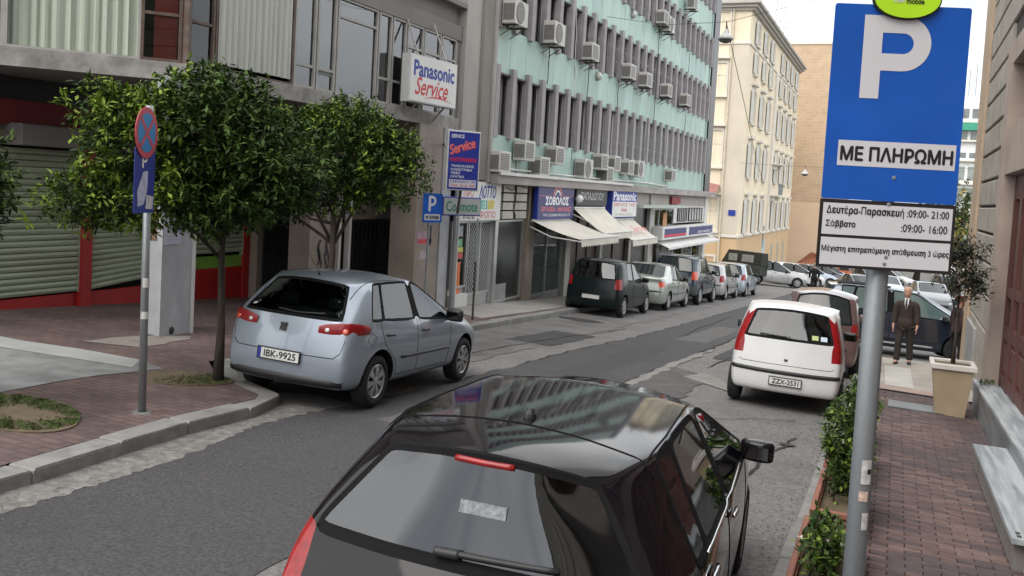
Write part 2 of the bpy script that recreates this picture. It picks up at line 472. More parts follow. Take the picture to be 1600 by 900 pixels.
M_plate = mat("plate_white", (.62, .63, .60), .5, .05, 3)
M_chrome = mat("chrome", (.7, .7, .72), .12, .05, 3, metal=1.0)
GL_car = glass_mat("car_glass", .34, 1.75)
GL_carb = glass_mat("car_rear_glass", .22, 2.3)
GL_shop = glass_mat("shop_glass", .55, 1.5)
M_cglass = mat("dark_car_glass", (.018, .022, .024), .06, .4, 1.2, spec=.55)
M_cglassl = mat("pale_reflecting_car_glass", (.10, .15, .15), .05, .35, 1.2, spec=1.0, coat=1.0)
# ================================================================ THE SETTING: ground
def sheet(name, poly, dz, mt, cuts=0):
    vs = [(x, y, G(x, y) + dz) for x, y in poly]
    o = meshobj(name, vs, [tuple(range(len(poly)))], mt)
    tag(o, kind='structure')
    return o
def jag(pts, step=0.35, amp=0.05, seed=1):
    rnd = random.Random(seed); out = []
    for (a, b) in zip(pts[:-1], pts[1:]):
        L_ = math.hypot(b[0] - a[0], b[1] - a[1]); n = max(1, int(L_ / step))
        for i in range(n):
            t = i / n
            out.append((a[0] + (b[0] - a[0]) * t + rnd.uniform(-amp, amp), a[1] + (b[1] - a[1]) * t))
    out.append(pts[-1]); return out
def strip(name, left, right, dz, mt):
    """sheet between two edge polylines, built of quads"""
    n = max(len(left), len(right)) * 2
    def res_(pl):
        acc = [0]
        for a, b in zip(pl[:-1], pl[1:]): acc.append(acc[-1] + math.hypot(b[0] - a[0], b[1] - a[1]))
        out = []
        for i in range(n + 1):
            d = acc[-1] * i / n
            k = max(j for j in range(len(acc)) if acc[j] <= d + 1e-9); k = min(k, len(pl) - 2)
            t = (d - acc[k]) / max(1e-9, acc[k + 1] - acc[k]); t = min(1, t)
            out.append((pl[k][0] + (pl[k + 1][0] - pl[k][0]) * t, pl[k][1] + (pl[k + 1][1] - pl[k][1]) * t))
        return out
    l, r = res_(left), res_(right); vs = []; fs = []
    for a, b in zip(l, r): vs += [(a[0], a[1], G(*a) + dz), (b[0], b[1], G(*b) + dz)]
    for i in range(n): fs.append((2 * i, 2 * i + 1, 2 * i + 3, 2 * i + 2))
    return tag(meshobj(name, vs, fs, mt), kind='structure')

# terrain to the horizon (a single fine-grained slope that levels out far away)
def terr(x, y):
    g = G(x, y)
    if y > 150: g = G(x, 150) - (y - 150) * 0.01
    return g - 0.02
xs = [-900, -400, -200, -100, -50, -20, 0, 20, 50, 100, 200, 400, 900]
ys = [-300, -100, -50, -20, 0, 20, 50, 100, 150, 250, 400, 700, 1500]
tv = [(x, y, terr(max(-60, min(60, x)), y)) for y in ys for x in xs]
nx_ = len(xs)
tf = [(j * nx_ + i, j * nx_ + i + 1, (j + 1) * nx_ + i + 1, (j + 1) * nx_ + i) for j in range(len(ys) - 1) for i in range(nx_ - 1)]
tag(meshobj("ground", tv, tf, M_ground), kind='structure')

road = sheet("road", [(-40, -20), (30, -20), (30, 148), (-40, 148)], 0.0, M_conc)
aL = jag([(-5.35, -20), (-5.43, 4.3), (-5.53, 6.0), (-5.90, 7.6), (-5.62, 10), (-5.55, 13.7), (-5.53, 16.6), (-5.35, 20), (-5.27, 28), (-5.25, 39), (-5.3, 60), (-4.8, 100)], .3, .045, 3)
aR = jag([(-3.3, -20), (-3.45, 5), (-3.7, 10), (-3.72, 13.7), (-3.75, 15.5), (-3.65, 17.9), (-3.6, 22.8), (-3.6, 30), (-3.2, 45), (-2.0, 60), (-1, 100)], .35, .05, 4)
strip("asphalt_lane", aL, aR, 0.006, M_asph)
def edge_line(pl, wv, seed):
    rnd = random.Random(seed); mb = MB()
    for a, b in zip(pl[:-1], pl[1:]):
        if rnd.random() < .25 or a[1] < 2: continue
        w0, w1 = rnd.uniform(.3, 1) * wv, rnd.uniform(.3, 1) * wv
        mb.quad((a[0] - w0, a[1], G(*a) + .0135), (a[0] + w0, a[1], G(*a) + .0135), (b[0] + w1, b[1], G(*b) + .0135), (b[0] - w1, b[1], G(*b) + .0135))
    tag(mb.build("road_seam", mat("crack_dark", (.02, .02, .02), .9)), kind='structure')
edge_line([p for p in aL if p[1] > 9], .022, 1); edge_line([p for p in aR if p[1] > 12.5], .026, 2)
strip("gutter", [(-5.45, -12), (-5.72, 4.5), (-5.86, 5.5), (-6.02, 6.85), (-6.02, 8.2), (-6.1, 8.6)],
      jag([(-4.95, -12), (-5.10, 2.0), (-5.38, 4.3), (-5.48, 6.0), (-5.80, 7.5), (-5.75, 8.6)], .06, .035, 5), 0.009, M_conc2)
M_mend = mat("road_mend_dark", (.085, .08, .079), .9, .25, 3, bump=.4, bscale=60, stain=.4, stainc=(.05, .05, .05))
M_mendl = mat("road_mend_pale", (.20, .19, .178), .9, .2, 3, bump=.3, stain=.5, stainc=(.15, .14, .13), sscale=2)
strip("road_patch", jag([(-3.80, 13.4), (-3.68, 16.5)], .3, .04, 7), jag([(-2.75, 13.2), (-2.85, 15.9)], .3, .05, 8), 0.010, M_mend)
strip("road_patch_seam", jag([(-3.74, 13.5), (-3.74, 17.0), (-3.6, 20)], .3, .03, 9), jag([(-3.60, 13.5), (-3.58, 17.0), (-3.5, 20)], .2, .05, 10), 0.014, M_mendl)
strip("road_patch_strip", jag([(-3.2, 15.4), (-3.0, 16.3)], .2, .03, 11), jag([(-2.3, 14.6), (-2.2, 15.0)], .2, .04, 12), 0.014, M_mendl)
strip("parking_strip", jag([(-7.9, 10.2), (-7.95, 50)], .5, .02, 13), jag([(-6.2, 10.5), (-6.0, 50)], .5, .12, 14), 0.008, mat("parking_concrete", (.125, .118, .115), .9, .25, 1.2, bump=.4, stain=.5, stainc=(.2, .19, .18), sscale=1))
for i, (x, y, sx, sy) in enumerate([(-7.3, 22.2, .55, .35), (-1.05, 11.3, .10, .07), (-6.5, 9.4, .9, .45)]):
    rnd = random.Random(i)
    sheet("oil_stain", [(x + sx * (1 + .25 * rnd.uniform(-1, 1)) * math.cos(a * .35), y + sy * (1 + .3 * rnd.uniform(-1, 1)) * math.sin(a * .35)) for a in range(18)], 0.017 + .001 * i,
          mat("dark_stain", (.035, .033, .032), .7, .3, 4))
# cracks in the road surface
mb = MB(); rnd = random.Random(5)
for (x, y, n, dx, dy) in [(-1.3, 8.5, 14, .01, .22), (-3.1, 17, 16, .05, .3), (-6.6, 14, 20, .03, .35), (-4.6, 22, 20, -.02, .4), (-2.2, 12.0, 10, .12, .1), (-7.2, 18, 9, .2, .1)]:
    for k in range(n):
        x2 = x + dx + rnd.uniform(-.06, .06); y2 = y + dy * rnd.uniform(.6, 1.4); wv = rnd.uniform(.008, .02)
        mb.quad((x - wv, y, G(x, y) + .0165), (x + wv, y, G(x, y) + .0165), (x2 + wv, y2, G(x2, y2) + .0165), (x2 - wv, y2, G(x2, y2) + .0165))
        x, y = x2, y2
tag(mb.build("road_crack", mat("crack_dark", (.02, .02, .02), .9)), kind='structure')

PH = 0.12
kerbline = [(-5.30, -12), (-5.42, -2), (-5.56, 2), (-5.70, 4.51), (-5.84, 5.49), (-6.0, 6.85), (-6.02, 8.05), (-6.25, 8.42), (-7.2, 8.85), (-7.8, 9.4), (-7.92, 10.4), (-7.85, 16.8), (-8.0, 22.9), (-8.05, 35), (-8.05, 50.3)]
zg = lambda x, y: G(x, y)
inner = []
for i, p in enumerate(kerbline):
    a = Vector(kerbline[max(0, i - 1)]); b = Vector(kerbline[min(len(kerbline) - 1, i + 1)]); d = (b - a).normalized()
    inner.append((p[0] - d.y * .24, p[1] + d.x * .24))
# left pavement, cut round nothing: the tree pits are shallow soil rings standing on it
def strip_mesh(name, left, right, zoff, thick, mt, parent=None):
    vs = []; fs = []
    for a, b in zip(left, right):
        vs += [(a[0], a[1], G(*a) + zoff), (b[0], b[1], G(*b) + zoff)]
    for i in range(len(left) - 1): fs.append((2 * i, 2 * i + 1, 2 * i + 3, 2 * i + 2))
    return meshobj(name, vs, fs, mt, parent)
far_l = [(-24 if p[1] < 10.3 else -13.2, p[1]) for p in inner]
pv = strip_mesh("pavement_left", [(-24, p[1]) if p[1] < 9 else (-13.2, p[1]) for p in inner], inner, PH, 0, M_leftpave)
tag(pv, kind='structure')
# beyond the first block the shops' pavement is pale screed rather than brick
strip("shop_pavement", [(-9.72, 19.0), (-9.72, 50.6)], [(-8.35, 18.4), (-8.32, 50.4)], PH + .006, mat("shop_screed", (.30, .285, .26), .9, .18, 1.2, stain=.55, stainc=(.17, .16, .15), bump=.2))
sheet("marble_path", [(-24, 7.4), (-14, 8.0), (-10.23, 8.36), (-9.44, 8.55), (-8.5, 8.62), (-7.95, 8.45), (-8.08, 7.6), (-8.06, 7.0), (-7.96, 6.28), (-8.1, 4), (-24, -2)], PH + .006, M_slab_g)
mb = MB(); rnd = random.Random(8)
sheet("marble_path_band", [(-24, 7.9), (-14, 8.3), (-10.23, 8.40), (-9.44, 8.57), (-8.5, 8.64), (-8.2, 8.2), (-9.3, 8.0), (-11, 7.7), (-24, 6.6)], PH + .011, mat("pale_marble_path", (.34, .35, .34), .7, .2, 1.5, stain=.4, stainc=(.2, .21, .21)))
sheet("worn_step", jag([(-9.9, 9.0), (-9.95, 9.9), (-9.51, 10.7), (-9.3, 10.3), (-9.2, 9.3), (-9.9, 9.0)], .15, .04, 21)[:-1], PH + .007, mat("worn_cement_patch", (.22, .195, .175), .9, .3, 5, stain=.7, stainc=(.11, .085, .08), sscale=5))
# kerb stones, each its own block
def kerb_run(parent_name, pts, wdt, hgt, side, length=1.0, mt=M_kerb, seed=1):
    rnd = random.Random(seed)
    root = tag(meshobj(parent_name, [(p[0], p[1], G(*p) - .03) for p in pts] , [], mt), kind='structure')
    # a low bed under the stones
    n = len(pts); vs = []; fs = []
    acc = [0]
    for a, b in zip(pts[:-1], pts[1:]): acc.append(acc[-1] + math.hypot(b[0] - a[0], b[1] - a[1]))
    def at(d):
        k = max(j for j in range(n) if acc[j] <= d + 1e-9); k = min(k, n - 2)
        t = (d - acc[k]) / (acc[k + 1] - acc[k]); a, b = pts[k], pts[k + 1]
        dv = Vector((b[0] - a[0], b[1] - a[1])).normalized()
        return Vector((a[0] + (b[0] - a[0]) * t, a[1] + (b[1] - a[1]) * t)), dv
    d = 0.0
    while d < acc[-1] - .15:
        l_ = min(length * rnd.uniform(.85, 1.1), acc[-1] - d)
        p0, v0 = at(d + .006); p1, v1 = at(d + l_ - .006)
        dv = (p1 - p0).normalized(); nv = Vector((-dv.y, dv.x)) * side
        z = hgt + rnd.uniform(-.012, .012); off = rnd.uniform(-.012, .012); b = .014
        base = [p0 + nv * off, p1 + nv * off, p1 + nv * (wdt + off), p0 + nv * (wdt + off)]
        ctr = sum(base, Vector((0, 0))) / 4
        vs = []
        for (q, dz) in ((0, -.1), (0, z - b), (b, z)):
            for c_ in base:
                e = (ctr - c_).normalized() * q * 1.4
                x, y = c_.x + e.x, c_.y + e.y
                vs.append((x, y, G(x, y) + dz + rnd.uniform(-.004, .004)))
        fs = [(8, 9, 10, 11)]
        for k in range(2):
            for i in range(4): fs.append((4 * k + i, 4 * k + (i + 1) % 4, 4 * k + 4 + (i + 1) % 4, 4 * k + 4 + i))
        if side < 0: fs = [tuple(reversed(f)) for f in fs]
        meshobj("kerb_stone", vs, fs, mt, root)
        d += l_
    return root
kerb_run("kerb_left", kerbline[1:], .23, PH + .006, 1, 1.0)

# right pavement: brick courses, near ones laid one by one
KX = -0.62
strip("pavement_base", [(KX, -12), (KX, 23.3)], [(1.5, -12), (1.5, 23.3)], PH - .03, M_joint)
rp = strip_mesh("pavement_right", [(KX + .2, -12), (KX + .2, 5.15)], [(1.5, -12), (1.5, 5.15)], PH, 0, M_rightpave)
tag(rp, kind='structure')
BW, BH_ = .245, .088
def brick_verts(rnd, x0, x1, y0, y1):
    z = PH + rnd.uniform(-.004, .004); b = .006
    tl = rnd.uniform(-.0025, .0025)
    vs = []
    for (q, dz) in ((0, z - .03), (0, z - b), (b, z)):
        for (x, y) in ((x0 + q, y0 + q), (x1 - q, y0 + q), (x1 - q, y1 - q), (x0 + q, y1 - q)):
            vs.append((x, y, G(x, y) + dz + (tl if x > (x0 + x1) / 2 else -tl)))
    fs = [(8, 9, 10, 11)]
    for k in range(2):
        for i in range(4): fs.append((4 * k + i, 4 * k + (i + 1) % 4, 4 * k + 4 + (i + 1) % 4, 4 * k + 4 + i))
    return vs, fs
rnd = random.Random(12); nb = 0; rest = MB(); row = 0
y = 5.15
while y < 17.0:
    x = KX + .22 + (BW / 2 if row % 2 else 0) - (BW if row % 2 else 0)
    while x < 1.24:
        x0, x1 = max(x, KX + .22), min(x + BW - .006, 1.26)
        if x1 - x0 > .03:
            vs, fs = brick_verts(rnd, x0, x1, y, y + BH_ - .007)
            pale = (0.15 < (x - .1) < 0.0) or noise.noise(Vector((x * 1.1, y * .8, 3))) > .12
            k = (2 if rnd.random() < .5 else 0) if pale and rnd.random() < .7 else (1 if rnd.random() < .55 else (3 if rnd.random() < .5 else 0))
            if x > .75 and k == 2: k = 1
            if y > 5.6 and nb < 300 and x0 > -.1:
                meshobj("brick", vs, fs, M_brick[k], rp); nb += 1
            else:
                rest.cur = k; rest._add(vs, fs)
        x += BW
    y += BH_; row += 1
tag(rest.build("brick_field", None, rp, mats=M_brick), kind='stuff')
strip("paved_crossing", [(KX + .2, 17.08), (KX + .1, 22.6)], [(1.45, 17.08), (1.45, 22.9)], PH + .004, M_slab_l)
strip("threshold_slab", [(KX + .2, 16.95), (KX + .2, 17.5)], [(1.2, 16.95), (1.2, 17.5)], PH + .012, mat("pink_slab", (.36, .26, .225), .85, .15, 3, stain=.3, stainc=(.2, .15, .13)))
strip("pale_slab", [(-.05, 17.55), (-.1, 20.9)], [(.42, 17.55), (.40, 20.9)], PH + .012, mat("bright_slab", (.42, .41, .38), .85, .1, 3, stain=.3, stainc=(.28, .26, .23)))
strip("threshold_joint", [(KX + .2, 16.86), (KX + .2, 16.95)], [(1.2, 16.86), (1.2, 16.95)], PH + .016, mat("crack_dark", (.02, .02, .02), .9))
kerb_run("kerb_right", [(KX, -6), (KX, 21.0), (KX + .25, 22.4), (KX + 1.0, 23.1), (6, 23.2)], .22, PH + .006, -1, .95, seed=3)
t_ = MB(); t_.prism([(.02, 15.0), (.80, 15.05), (.80, 15.75), (.02, 15.7)], PH + .002, PH + .018, zg)
mh = t_.build("manhole_cover", mat("cover_metal", (.16, .17, .17), .5, .2, 4, metal=.3), None)
tag(mh, "square grey metal inspection cover set in the right brick pavement before the plant pot", "manhole cover")
# tree pits on the left pavement
def pit(name, cx, cy, rx_, ry_, rot, label, grass_n, seed, bare):
    rnd = random.Random(seed); mb = MB(); poly = []
    for k in range(28):
        a = 2 * math.pi * k / 28; r = 1 + .05 * math.sin(3 * a + seed)
        x = rx_ * r * math.cos(a); yv = ry_ * r * math.sin(a)
        poly.append((cx + x * math.cos(rot) - yv * math.sin(rot), cy + x * math.sin(rot) + yv * math.cos(rot)))
    mb.prism(poly, PH - .02, PH + .014, zg)
    o = tag(mb.build(name, M_soil), kind='structure')
    g = MB()
    for k in range(grass_n):
        a = rnd.uniform(0, 6.283); r = math.sqrt(rnd.random()) * .96
        x = rx_ * r * math.cos(a); yv = ry_ * r * math.sin(a)
        X, Y = cx + x * math.cos(rot) - yv * math.sin(rot), cy + x * math.sin(rot) + yv * math.cos(rot)
        if bare(X - cx, Y - cy, rnd): continue
        h_ = rnd.uniform(.008, .028); z = G(X, Y) + PH + .012
        dx, dy = rnd.uniform(-.02, .02), rnd.uniform(-.02, .02); wv = rnd.uniform(.004, .009); c_, s_ = math.cos(a * 7), math.sin(a * 7)
        g._add([(X - wv * c_, Y - wv * s_, z), (X + wv * c_, Y + wv * s_, z), (X + dx, Y + dy, z + h_)], [(0, 1, 2)])
    tag(g.build("grass", M_grass, None), label, "grass", kind='stuff')
    return o
pit("tree_pit", -7.42, 8.22, .52, .40, .5, "thin short grass round the trunk of the orange tree beside the blue car", 2600, 1, lambda x, y, r: x + r.uniform(-.2, .2) < .05)
pit("tree_pit", -7.25, 5.85, .78, .52, -.25, "green grass ring in the round tree pit at the left edge of the pavement", 9000, 2,
    lambda x, y, r: abs(x - .12) < .35 + r.uniform(-.1, .1) and abs(y - .02) < .22 + r.uniform(-.06, .06))

# litter and grit lying in the gutters
def grit(name, n, area, size, mt, label, seed):
    rnd = random.Random(seed); mb = MB()
    for k in range(n):
        x, y = area(rnd); s_ = rnd.uniform(*size); z = G(x, y) + .016 + (PH if x > KX + .2 or False else 0)
        a = rnd.uniform(0, 6.28); pts = [(x + s_ * math.cos(a + q) * rnd.uniform(.6, 1.2), y + s_ * math.sin(a + q) * rnd.uniform(.6, 1.2), z) for q in (0, 2.1, 4.2)]
        mb._add(pts + [(x, y, z + s_ * .7)], [(0, 1, 3), (1, 2, 3), (2, 0, 3)])
    tag(mb.build(name, mt, None), label, "grit", kind='stuff')
grit("grit", 1500, lambda r: (-5.95 + r.random() ** 1.6 * 1.0 + .08 * math.sin(r.random() * 6), r.uniform(2.5, 8.2)), (.003, .009), mat("grit_pale", (.15, .14, .13), .9, .4, 9), "pale grit along the left kerb of the street", 3)
grit("grit", 1200, lambda r: (-.66 - r.random() ** 1.8 * 1.2, r.uniform(4.5, 13)), (.004, .014), mat("grit_dark", (.10, .09, .085), .9, .4, 9), "dark grit beside the right kerb", 4)
grit("grit", 900, lambda r: (-7.7 + r.random() ** 1.3 * 2.2, r.uniform(11, 22)), (.003, .009), mat("grit_pale", (.15, .14, .13), .9, .4, 9), "pale grit scattered over the empty parking bay", 5)

# old repairs of different age in the carriageway
M_p1 = mat("road_repair_dark", (.045, .044, .046), .85, .4, 30, bump=.6, bscale=60, stain=.4, stainc=(.07, .068, .066), sscale=3)
M_p2 = mat("road_repair_grey", (.10, .096, .094), .9, .4, 24, bump=.6, bscale=60, stain=.5, stainc=(.06, .058, .058), sscale=3)
for i, (x0, x1, y0, y1, m_) in enumerate(((-5.1, -4.2, 8.6, 10.9, M_p2), (-4.9, -4.3, 12.5, 19.0, M_p1), (-4.6, -3.9, 21, 26, M_p2), (-2.6, -1.4, 8.9, 10.2, M_p1), (-7.4, -6.4, 12.2, 14.4, M_p2), (-7.0, -6.0, 16.5, 19.2, M_p1), (-3.3, -2.4, 18.5, 24, M_p1))):
    pts = jag([(x0, y0), (x1, y0 + .1), (x1 + .05, y1), (x0 + .1, y1 - .1), (x0, y0)], .16, .035, 40 + i)[:-1]
    sheet("road_patch", pts, .0078 + .0003 * i, m_)
# ================================================================ BUILDINGS
WMODE[0] = True
# ---------------------------------------------------------------- left office building with overhang
LB = empty("office_building", (-11, 14, G(-11, 14)), "weathered concrete office building with curtained windows overhanging a red shuttered shop front", "building")
CR = Vector((-9.85, 10.65, 0)); WD = Vector((-.688, -.726, 0)).normalized()     # the corner and the direction of the turned wing
WN = Vector((.726, -.688, 0))
def wingM(t=0, z=0, off=0):
    """X along the wing from the corner, Y up, Z out"""
    o = CR + WD * t + WN * off; o.z = z
    return Matrix((WD, Vector((0, 0, 1)), WN)).transposed().to_4x4().__class__(Matrix.Translation(o) @ Matrix((WD, Vector((0, 0, 1)), WN)).transposed().to_4x4())
def mainM(y=0, z=0, x=-9.85):
    """X along the main front (+Y), Y up, Z out (towards the street)"""
    return Matrix.Translation((x, y, z)) @ Matrix(((0, 0, 1), (1, 0, 0), (0, 1, 0))).to_4x4()
Z0, Z1, Z2, Z3 = 3.58, 3.84, 5.65, 5.98
wl = 9.0
wend = CR + WD * wl
def slab_poly(out):
    a = CR + WN * out * .7 + Vector((out * .3, 0, 0)); b = wend + WN * out
    return [(-9.85 + out, 19.62), (-9.85 + out, 10.65), (b.x, b.y), (b.x - 5, b.y + 5), (-14.5, 19.62)]
mb = MB(); mb.prism(slab_poly(.10), Z0, Z1); mb.build("floor_slab", mat("slab_edge_concrete", (.31, .295, .275), .9, .3, 4, stain=.8, stainc=(.14, .125, .11), sscale=3, bump=.5, bscale=25), LB)
mb = MB(); mb.prism(slab_poly(.06), Z2, Z3); mb.build("floor_slab", M_facl, LB)
mb = MB(); mb.prism(slab_poly(.16), Z3 + .42, Z3 + .52); mb.build("floor_slab", M_facl, LB)
mb = MB(); mb.prism(slab_poly(-.05), Z3, Z3 + .42); mb.build("parapet_wall", M_facl, LB)
mb = MB(); mb.prism(slab_poly(-.5), Z3 + .52, 8.2); mb.build("upper_storey_wall", M_winbk, LB)
mb = MB(); mb.prism(slab_poly(-.02), 8.2, 11.5); mb.build("upper_wall", M_facl, LB)
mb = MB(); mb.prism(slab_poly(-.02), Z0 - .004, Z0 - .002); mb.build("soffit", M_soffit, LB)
mb = MB(); mb.prism(slab_poly(-2.2), Z1, Z2); mb.build("office_interior", mat("office_interior_grey", (.10, .105, .10), .9, .3, .8), LB)
# window bands: frames and panes, one part per window
def window(M, x0, x1, y0, y1, fm, gm, parent, bars_v=(), bars_h=(), fw=.05, name="window", dep=.04, pane=True, lab=None):
    mb = MB()
    for (a, b, c_, d) in ((x0, x1, y0, y0 + fw), (x0, x1, y1 - fw, y1)): mb.box(a, b, c_, d, -dep, dep, M=M)
    for a in (x0, x1 - fw): mb.box(a, a + fw, y0 + fw, y1 - fw, -dep, dep, M=M)
    for t in bars_v: xx = x0 + (x1 - x0) * t; mb.box(xx - fw / 2, xx + fw / 2, y0 + fw, y1 - fw, -dep * .9, dep * .9, M=M)
    for t in bars_h: yy = y0 + (y1 - y0) * t; mb.box(x0 + fw, x1 - fw, yy - fw / 2, yy + fw / 2, -dep * .8, dep * .8, M=M)
    o = mb.build(name, fm, parent)
    if lab: o['label'] = lab
    if pane:
        p_ = MB(); p_.box(x0 + fw * .5, x1 - fw * .5, y0 + fw * .5, y1 - fw * .5, -.012, -.004, M=M)
        p_.build("pane", gm, o)
    return o
def curtain(M, x0, x1, y0, y1, mt, parent, pitch=.14, z=-.10, amp=.03, name="curtain", seed=1):
    rnd = random.Random(seed); mb = MB(); n = int((x1 - x0) / pitch * 4); vs = []; fs = []
    ph = 0
    for i in range(n + 1):
        x = x0 + (x1 - x0) * i / n; ph += rnd.uniform(.8, 2.2)
        zz = z + amp * math.sin(ph)
        vs += [M @ Vector((x, y0, zz)), M @ Vector((x, y1, zz * .96))]
    for i in range(n): fs.append((2 * i, 2 * i + 2, 2 * i + 3, 2 * i + 1))
    mb._add(vs, fs); return mb.build(name, mt, parent, smooth=False)
GL_w = glass_mat("office_window_glass", .62, 1.55, .03, (.9, .97, .95))
GL_d = glass_mat("office_window_dim", .5, 1.95, .03, (.9, .95, .93))
W0, M0 = wingM(0), mainM(0)
h0, h1 = Z1, Z2
curtain(W0, .62, 2.30, h0 + .02, h1, M_curt, LB, seed=2)
window(W0, .60, 2.32, h0, h1, M_frame_w, None, LB, fw=.035, pane=False)
curtain(W0, 2.9, 5.2, h0 + .02, h1, M_curt, LB, seed=3)
window(W0, 2.32, 2.9, h0, h1, M_frame_w, GL_d, LB, bars_h=(.42,))
window(W0, 2.9, 5.2, h0, h1, M_frame_w, GL_w, LB)
window(W0, 5.2, 9.0, h0, h1, M_frame_w, M_glassg, LB, bars_v=(.3, .7))
w_ = window(W0, .04, .60, h0, h1, M_frame_b, glass_mat('clear_office_pane', .9, 1.3), LB, bars_h=(.38,), fw=.045)
mb = MB(); mb.box(.10, .42, h0 + .05, h1, -.035, -.02, M=W0); mb.build("red_window_strip", M_redcurt, LB)
window(M0, 10.70, 11.25, h0, h1, M_frame_b, GL_w, LB, bars_h=(.36,), fw=.045)
curtain(M0, 10.75, 11.22, h0 + .02, h1, M_curt2, LB, seed=5, z=-.14)
mb = MB(); mb.box(-.045, .045, h0, h1, -.06, .07, M=Matrix.Translation((-9.85, 10.66, 0)) @ Matrix.Rotation(R(20), 4, 'Z') @ Matrix(((0, 0, 1, 0), (1, 0, 0, 0), (0, 1, 0, 0), (0, 0, 0, 1))))
mb.build("corner_post", M_frame_b, LB)
curtain(M0, 11.32, 13.15, h0 + .10, h1, M_curt2, LB, seed=6, z=.02, amp=.025)
window(M0, 11.27, 13.22, h0, h1, M_frame_b, None, LB, fw=.04, pane=False)
window(M0, 13.24, 13.86, h0, h1, M_frame_w, GL_d, LB, bars_h=(.22,))
curtain(M0, 13.3, 14.4, h0 + .3, h1, mat("grey_filler_blind", (.30, .32, .31), .9, .1), LB, seed=7, z=-.2)
w_ = window(M0, 13.90, 14.48, h0, h1, M_frame_w, GL_d, LB, bars_h=(.22,))
t_ = MB(); T = mainM(13.92, h0 + .36) @ Matrix.Rotation(R(22), 4, 'X'); t_.box(.0, .5, -.34, .0, -.01, .02, M=T); t_.build("hopper_pane", M_glassg, w_)
window(M0, 14.52, 15.92, h0, h1, M_frame_w, GL_d, LB, bars_h=(.80,))
curtain(M0, 14.56, 15.9, h0 + .9, h1, mat("grey_filler_blind", (.30, .32, .31), .9, .1), LB, seed=8, z=-.3)  # blind added to lighten the pane, in place of a pale reflection
mb = MB(); mb.box(14.85, 14.97, h0 + .05, h0 + .75, -.25, -.22, M=M0); mb.build("red_window_strip", M_redcurt, LB)  # thin red box stands in for a red thing reflected in the pane
window(M0, 15.96, 16.46, h0, h1, M_frame_w, GL_d, LB, bars_h=(.28,))
window(M0, 16.50, 17.05, h0, h1, M_frame_w, GL_d, LB, bars_h=(.28,))
curtain(M0, 15.96, 19.4, h0 + .05, h1, mat("grey_filler_blind", (.30, .32, .31), .9, .1), LB, seed=9, z=-.5, amp=.02)  # added as well, greys the dark panes where they would mirror pale walls
for (a, b) in ((17.1, 17.8), (17.84, 18.62), (18.66, 19.40)): window(M0, a, b, h0, h1, M_frame_w, GL_d, LB, bars_h=(.72,))
mb = MB(); mb.box(19.42, 19.62, Z1, Z2, -.3, .02, M=M0); mb.build("end_pier", M_facl, LB)
# upper storey windows seen at the top edge
for k in range(5): window(mainM(0, 0, -10.3), 12.6 + k * 1.45, 13.9 + k * 1.45, Z3 + .55, 8.1, M_frame_w, M_glassg, LB, bars_v=(.5,))
# ground floor: set back under the overhang
BX = -12.7
gf = G(BX, 12) + .1
B0 = mainM(0, 0, BX)
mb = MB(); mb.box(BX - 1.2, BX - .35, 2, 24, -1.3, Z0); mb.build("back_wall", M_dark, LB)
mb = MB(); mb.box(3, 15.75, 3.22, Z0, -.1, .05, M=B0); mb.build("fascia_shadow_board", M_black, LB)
mb = MB(); mb.box(3, 15.75, 2.84, 3.22, -.12, .16, M=B0); mb.build("red_fascia", M_dkred, LB)
mb = MB(); mb.box(9.95, 11.40, 2.53, 2.86, -.1, .42, M=B0, bev=.02); mb.build("shutter_box", M_shutb, LB)
mb = MB(); mb.box(11.70, 15.6, 2.53, 2.84, -.1, .22, M=B0, bev=.02); mb.build("shutter_box", M_shutb, LB)
def roller(y0, y1, zb, tilt=0.0, slat=.098):
    base = MB(); base.box(y0 - .03, y0, zb, 2.5, -.06, .03, M=B0); base.box(y1, y1 + .03, zb, 2.5, -.06, .03, M=B0)
    r_ = base.build("roller_shutter", M_shut, LB)
    z = 2.50; k = 0; proto = None
    while z - slat > zb:
        s_ = MB(); T = B0 @ Matrix.Translation((0, z - slat, 0))
        vs = []
        tl = tilt * max(0, (1 - (z - zb) / 1.2))
        for xx in (y0, y1):
            dzt = tl * (xx - y0)
            for (yy, zz) in ((0, -.02), (.010, .012), (slat * .5, .028), (slat * .9, .012), (slat * .97, -.02)):
                vs.append(T @ Vector((xx, yy + dzt, zz)))
        s_._add(vs, [(i, i + 5, i + 6, i + 1) for i in range(4)])
        o = s_.build("slat", M_shut if zb > z - slat * 5 or True else M_shut, r_)
        z -= slat
    return r_
roller(3.2, 7.9, .10); roller(8.1, 11.42, .14); roller(11.68, 13.9, .12, .10); roller(14.1, 15.60, .58)
for (y0, y1) in ((7.92, 8.08), (11.44, 11.66), (13.92, 14.08), (15.62, 15.78)):
    mb = MB(); mb.box(y0, y1, -1.0, 2.86, -.08, .07, M=B0); mb.build("red_post", M_red, LB)
mb = MB(); mb.box(3.0, 13.92, -1.0, .12, -.1, -.01, M=B0); mb.build("red_sill", M_red, LB)
mb = MB(); mb.box(14.08, 15.62, -1.0, .34, -.1, .01, M=B0); mb.build("red_stall_riser", M_red, LB)
mb = MB(); mb.box(14.08, 15.62, .34, .58, -.1, -.01, M=B0); mb.build("green_band", M_green, LB)
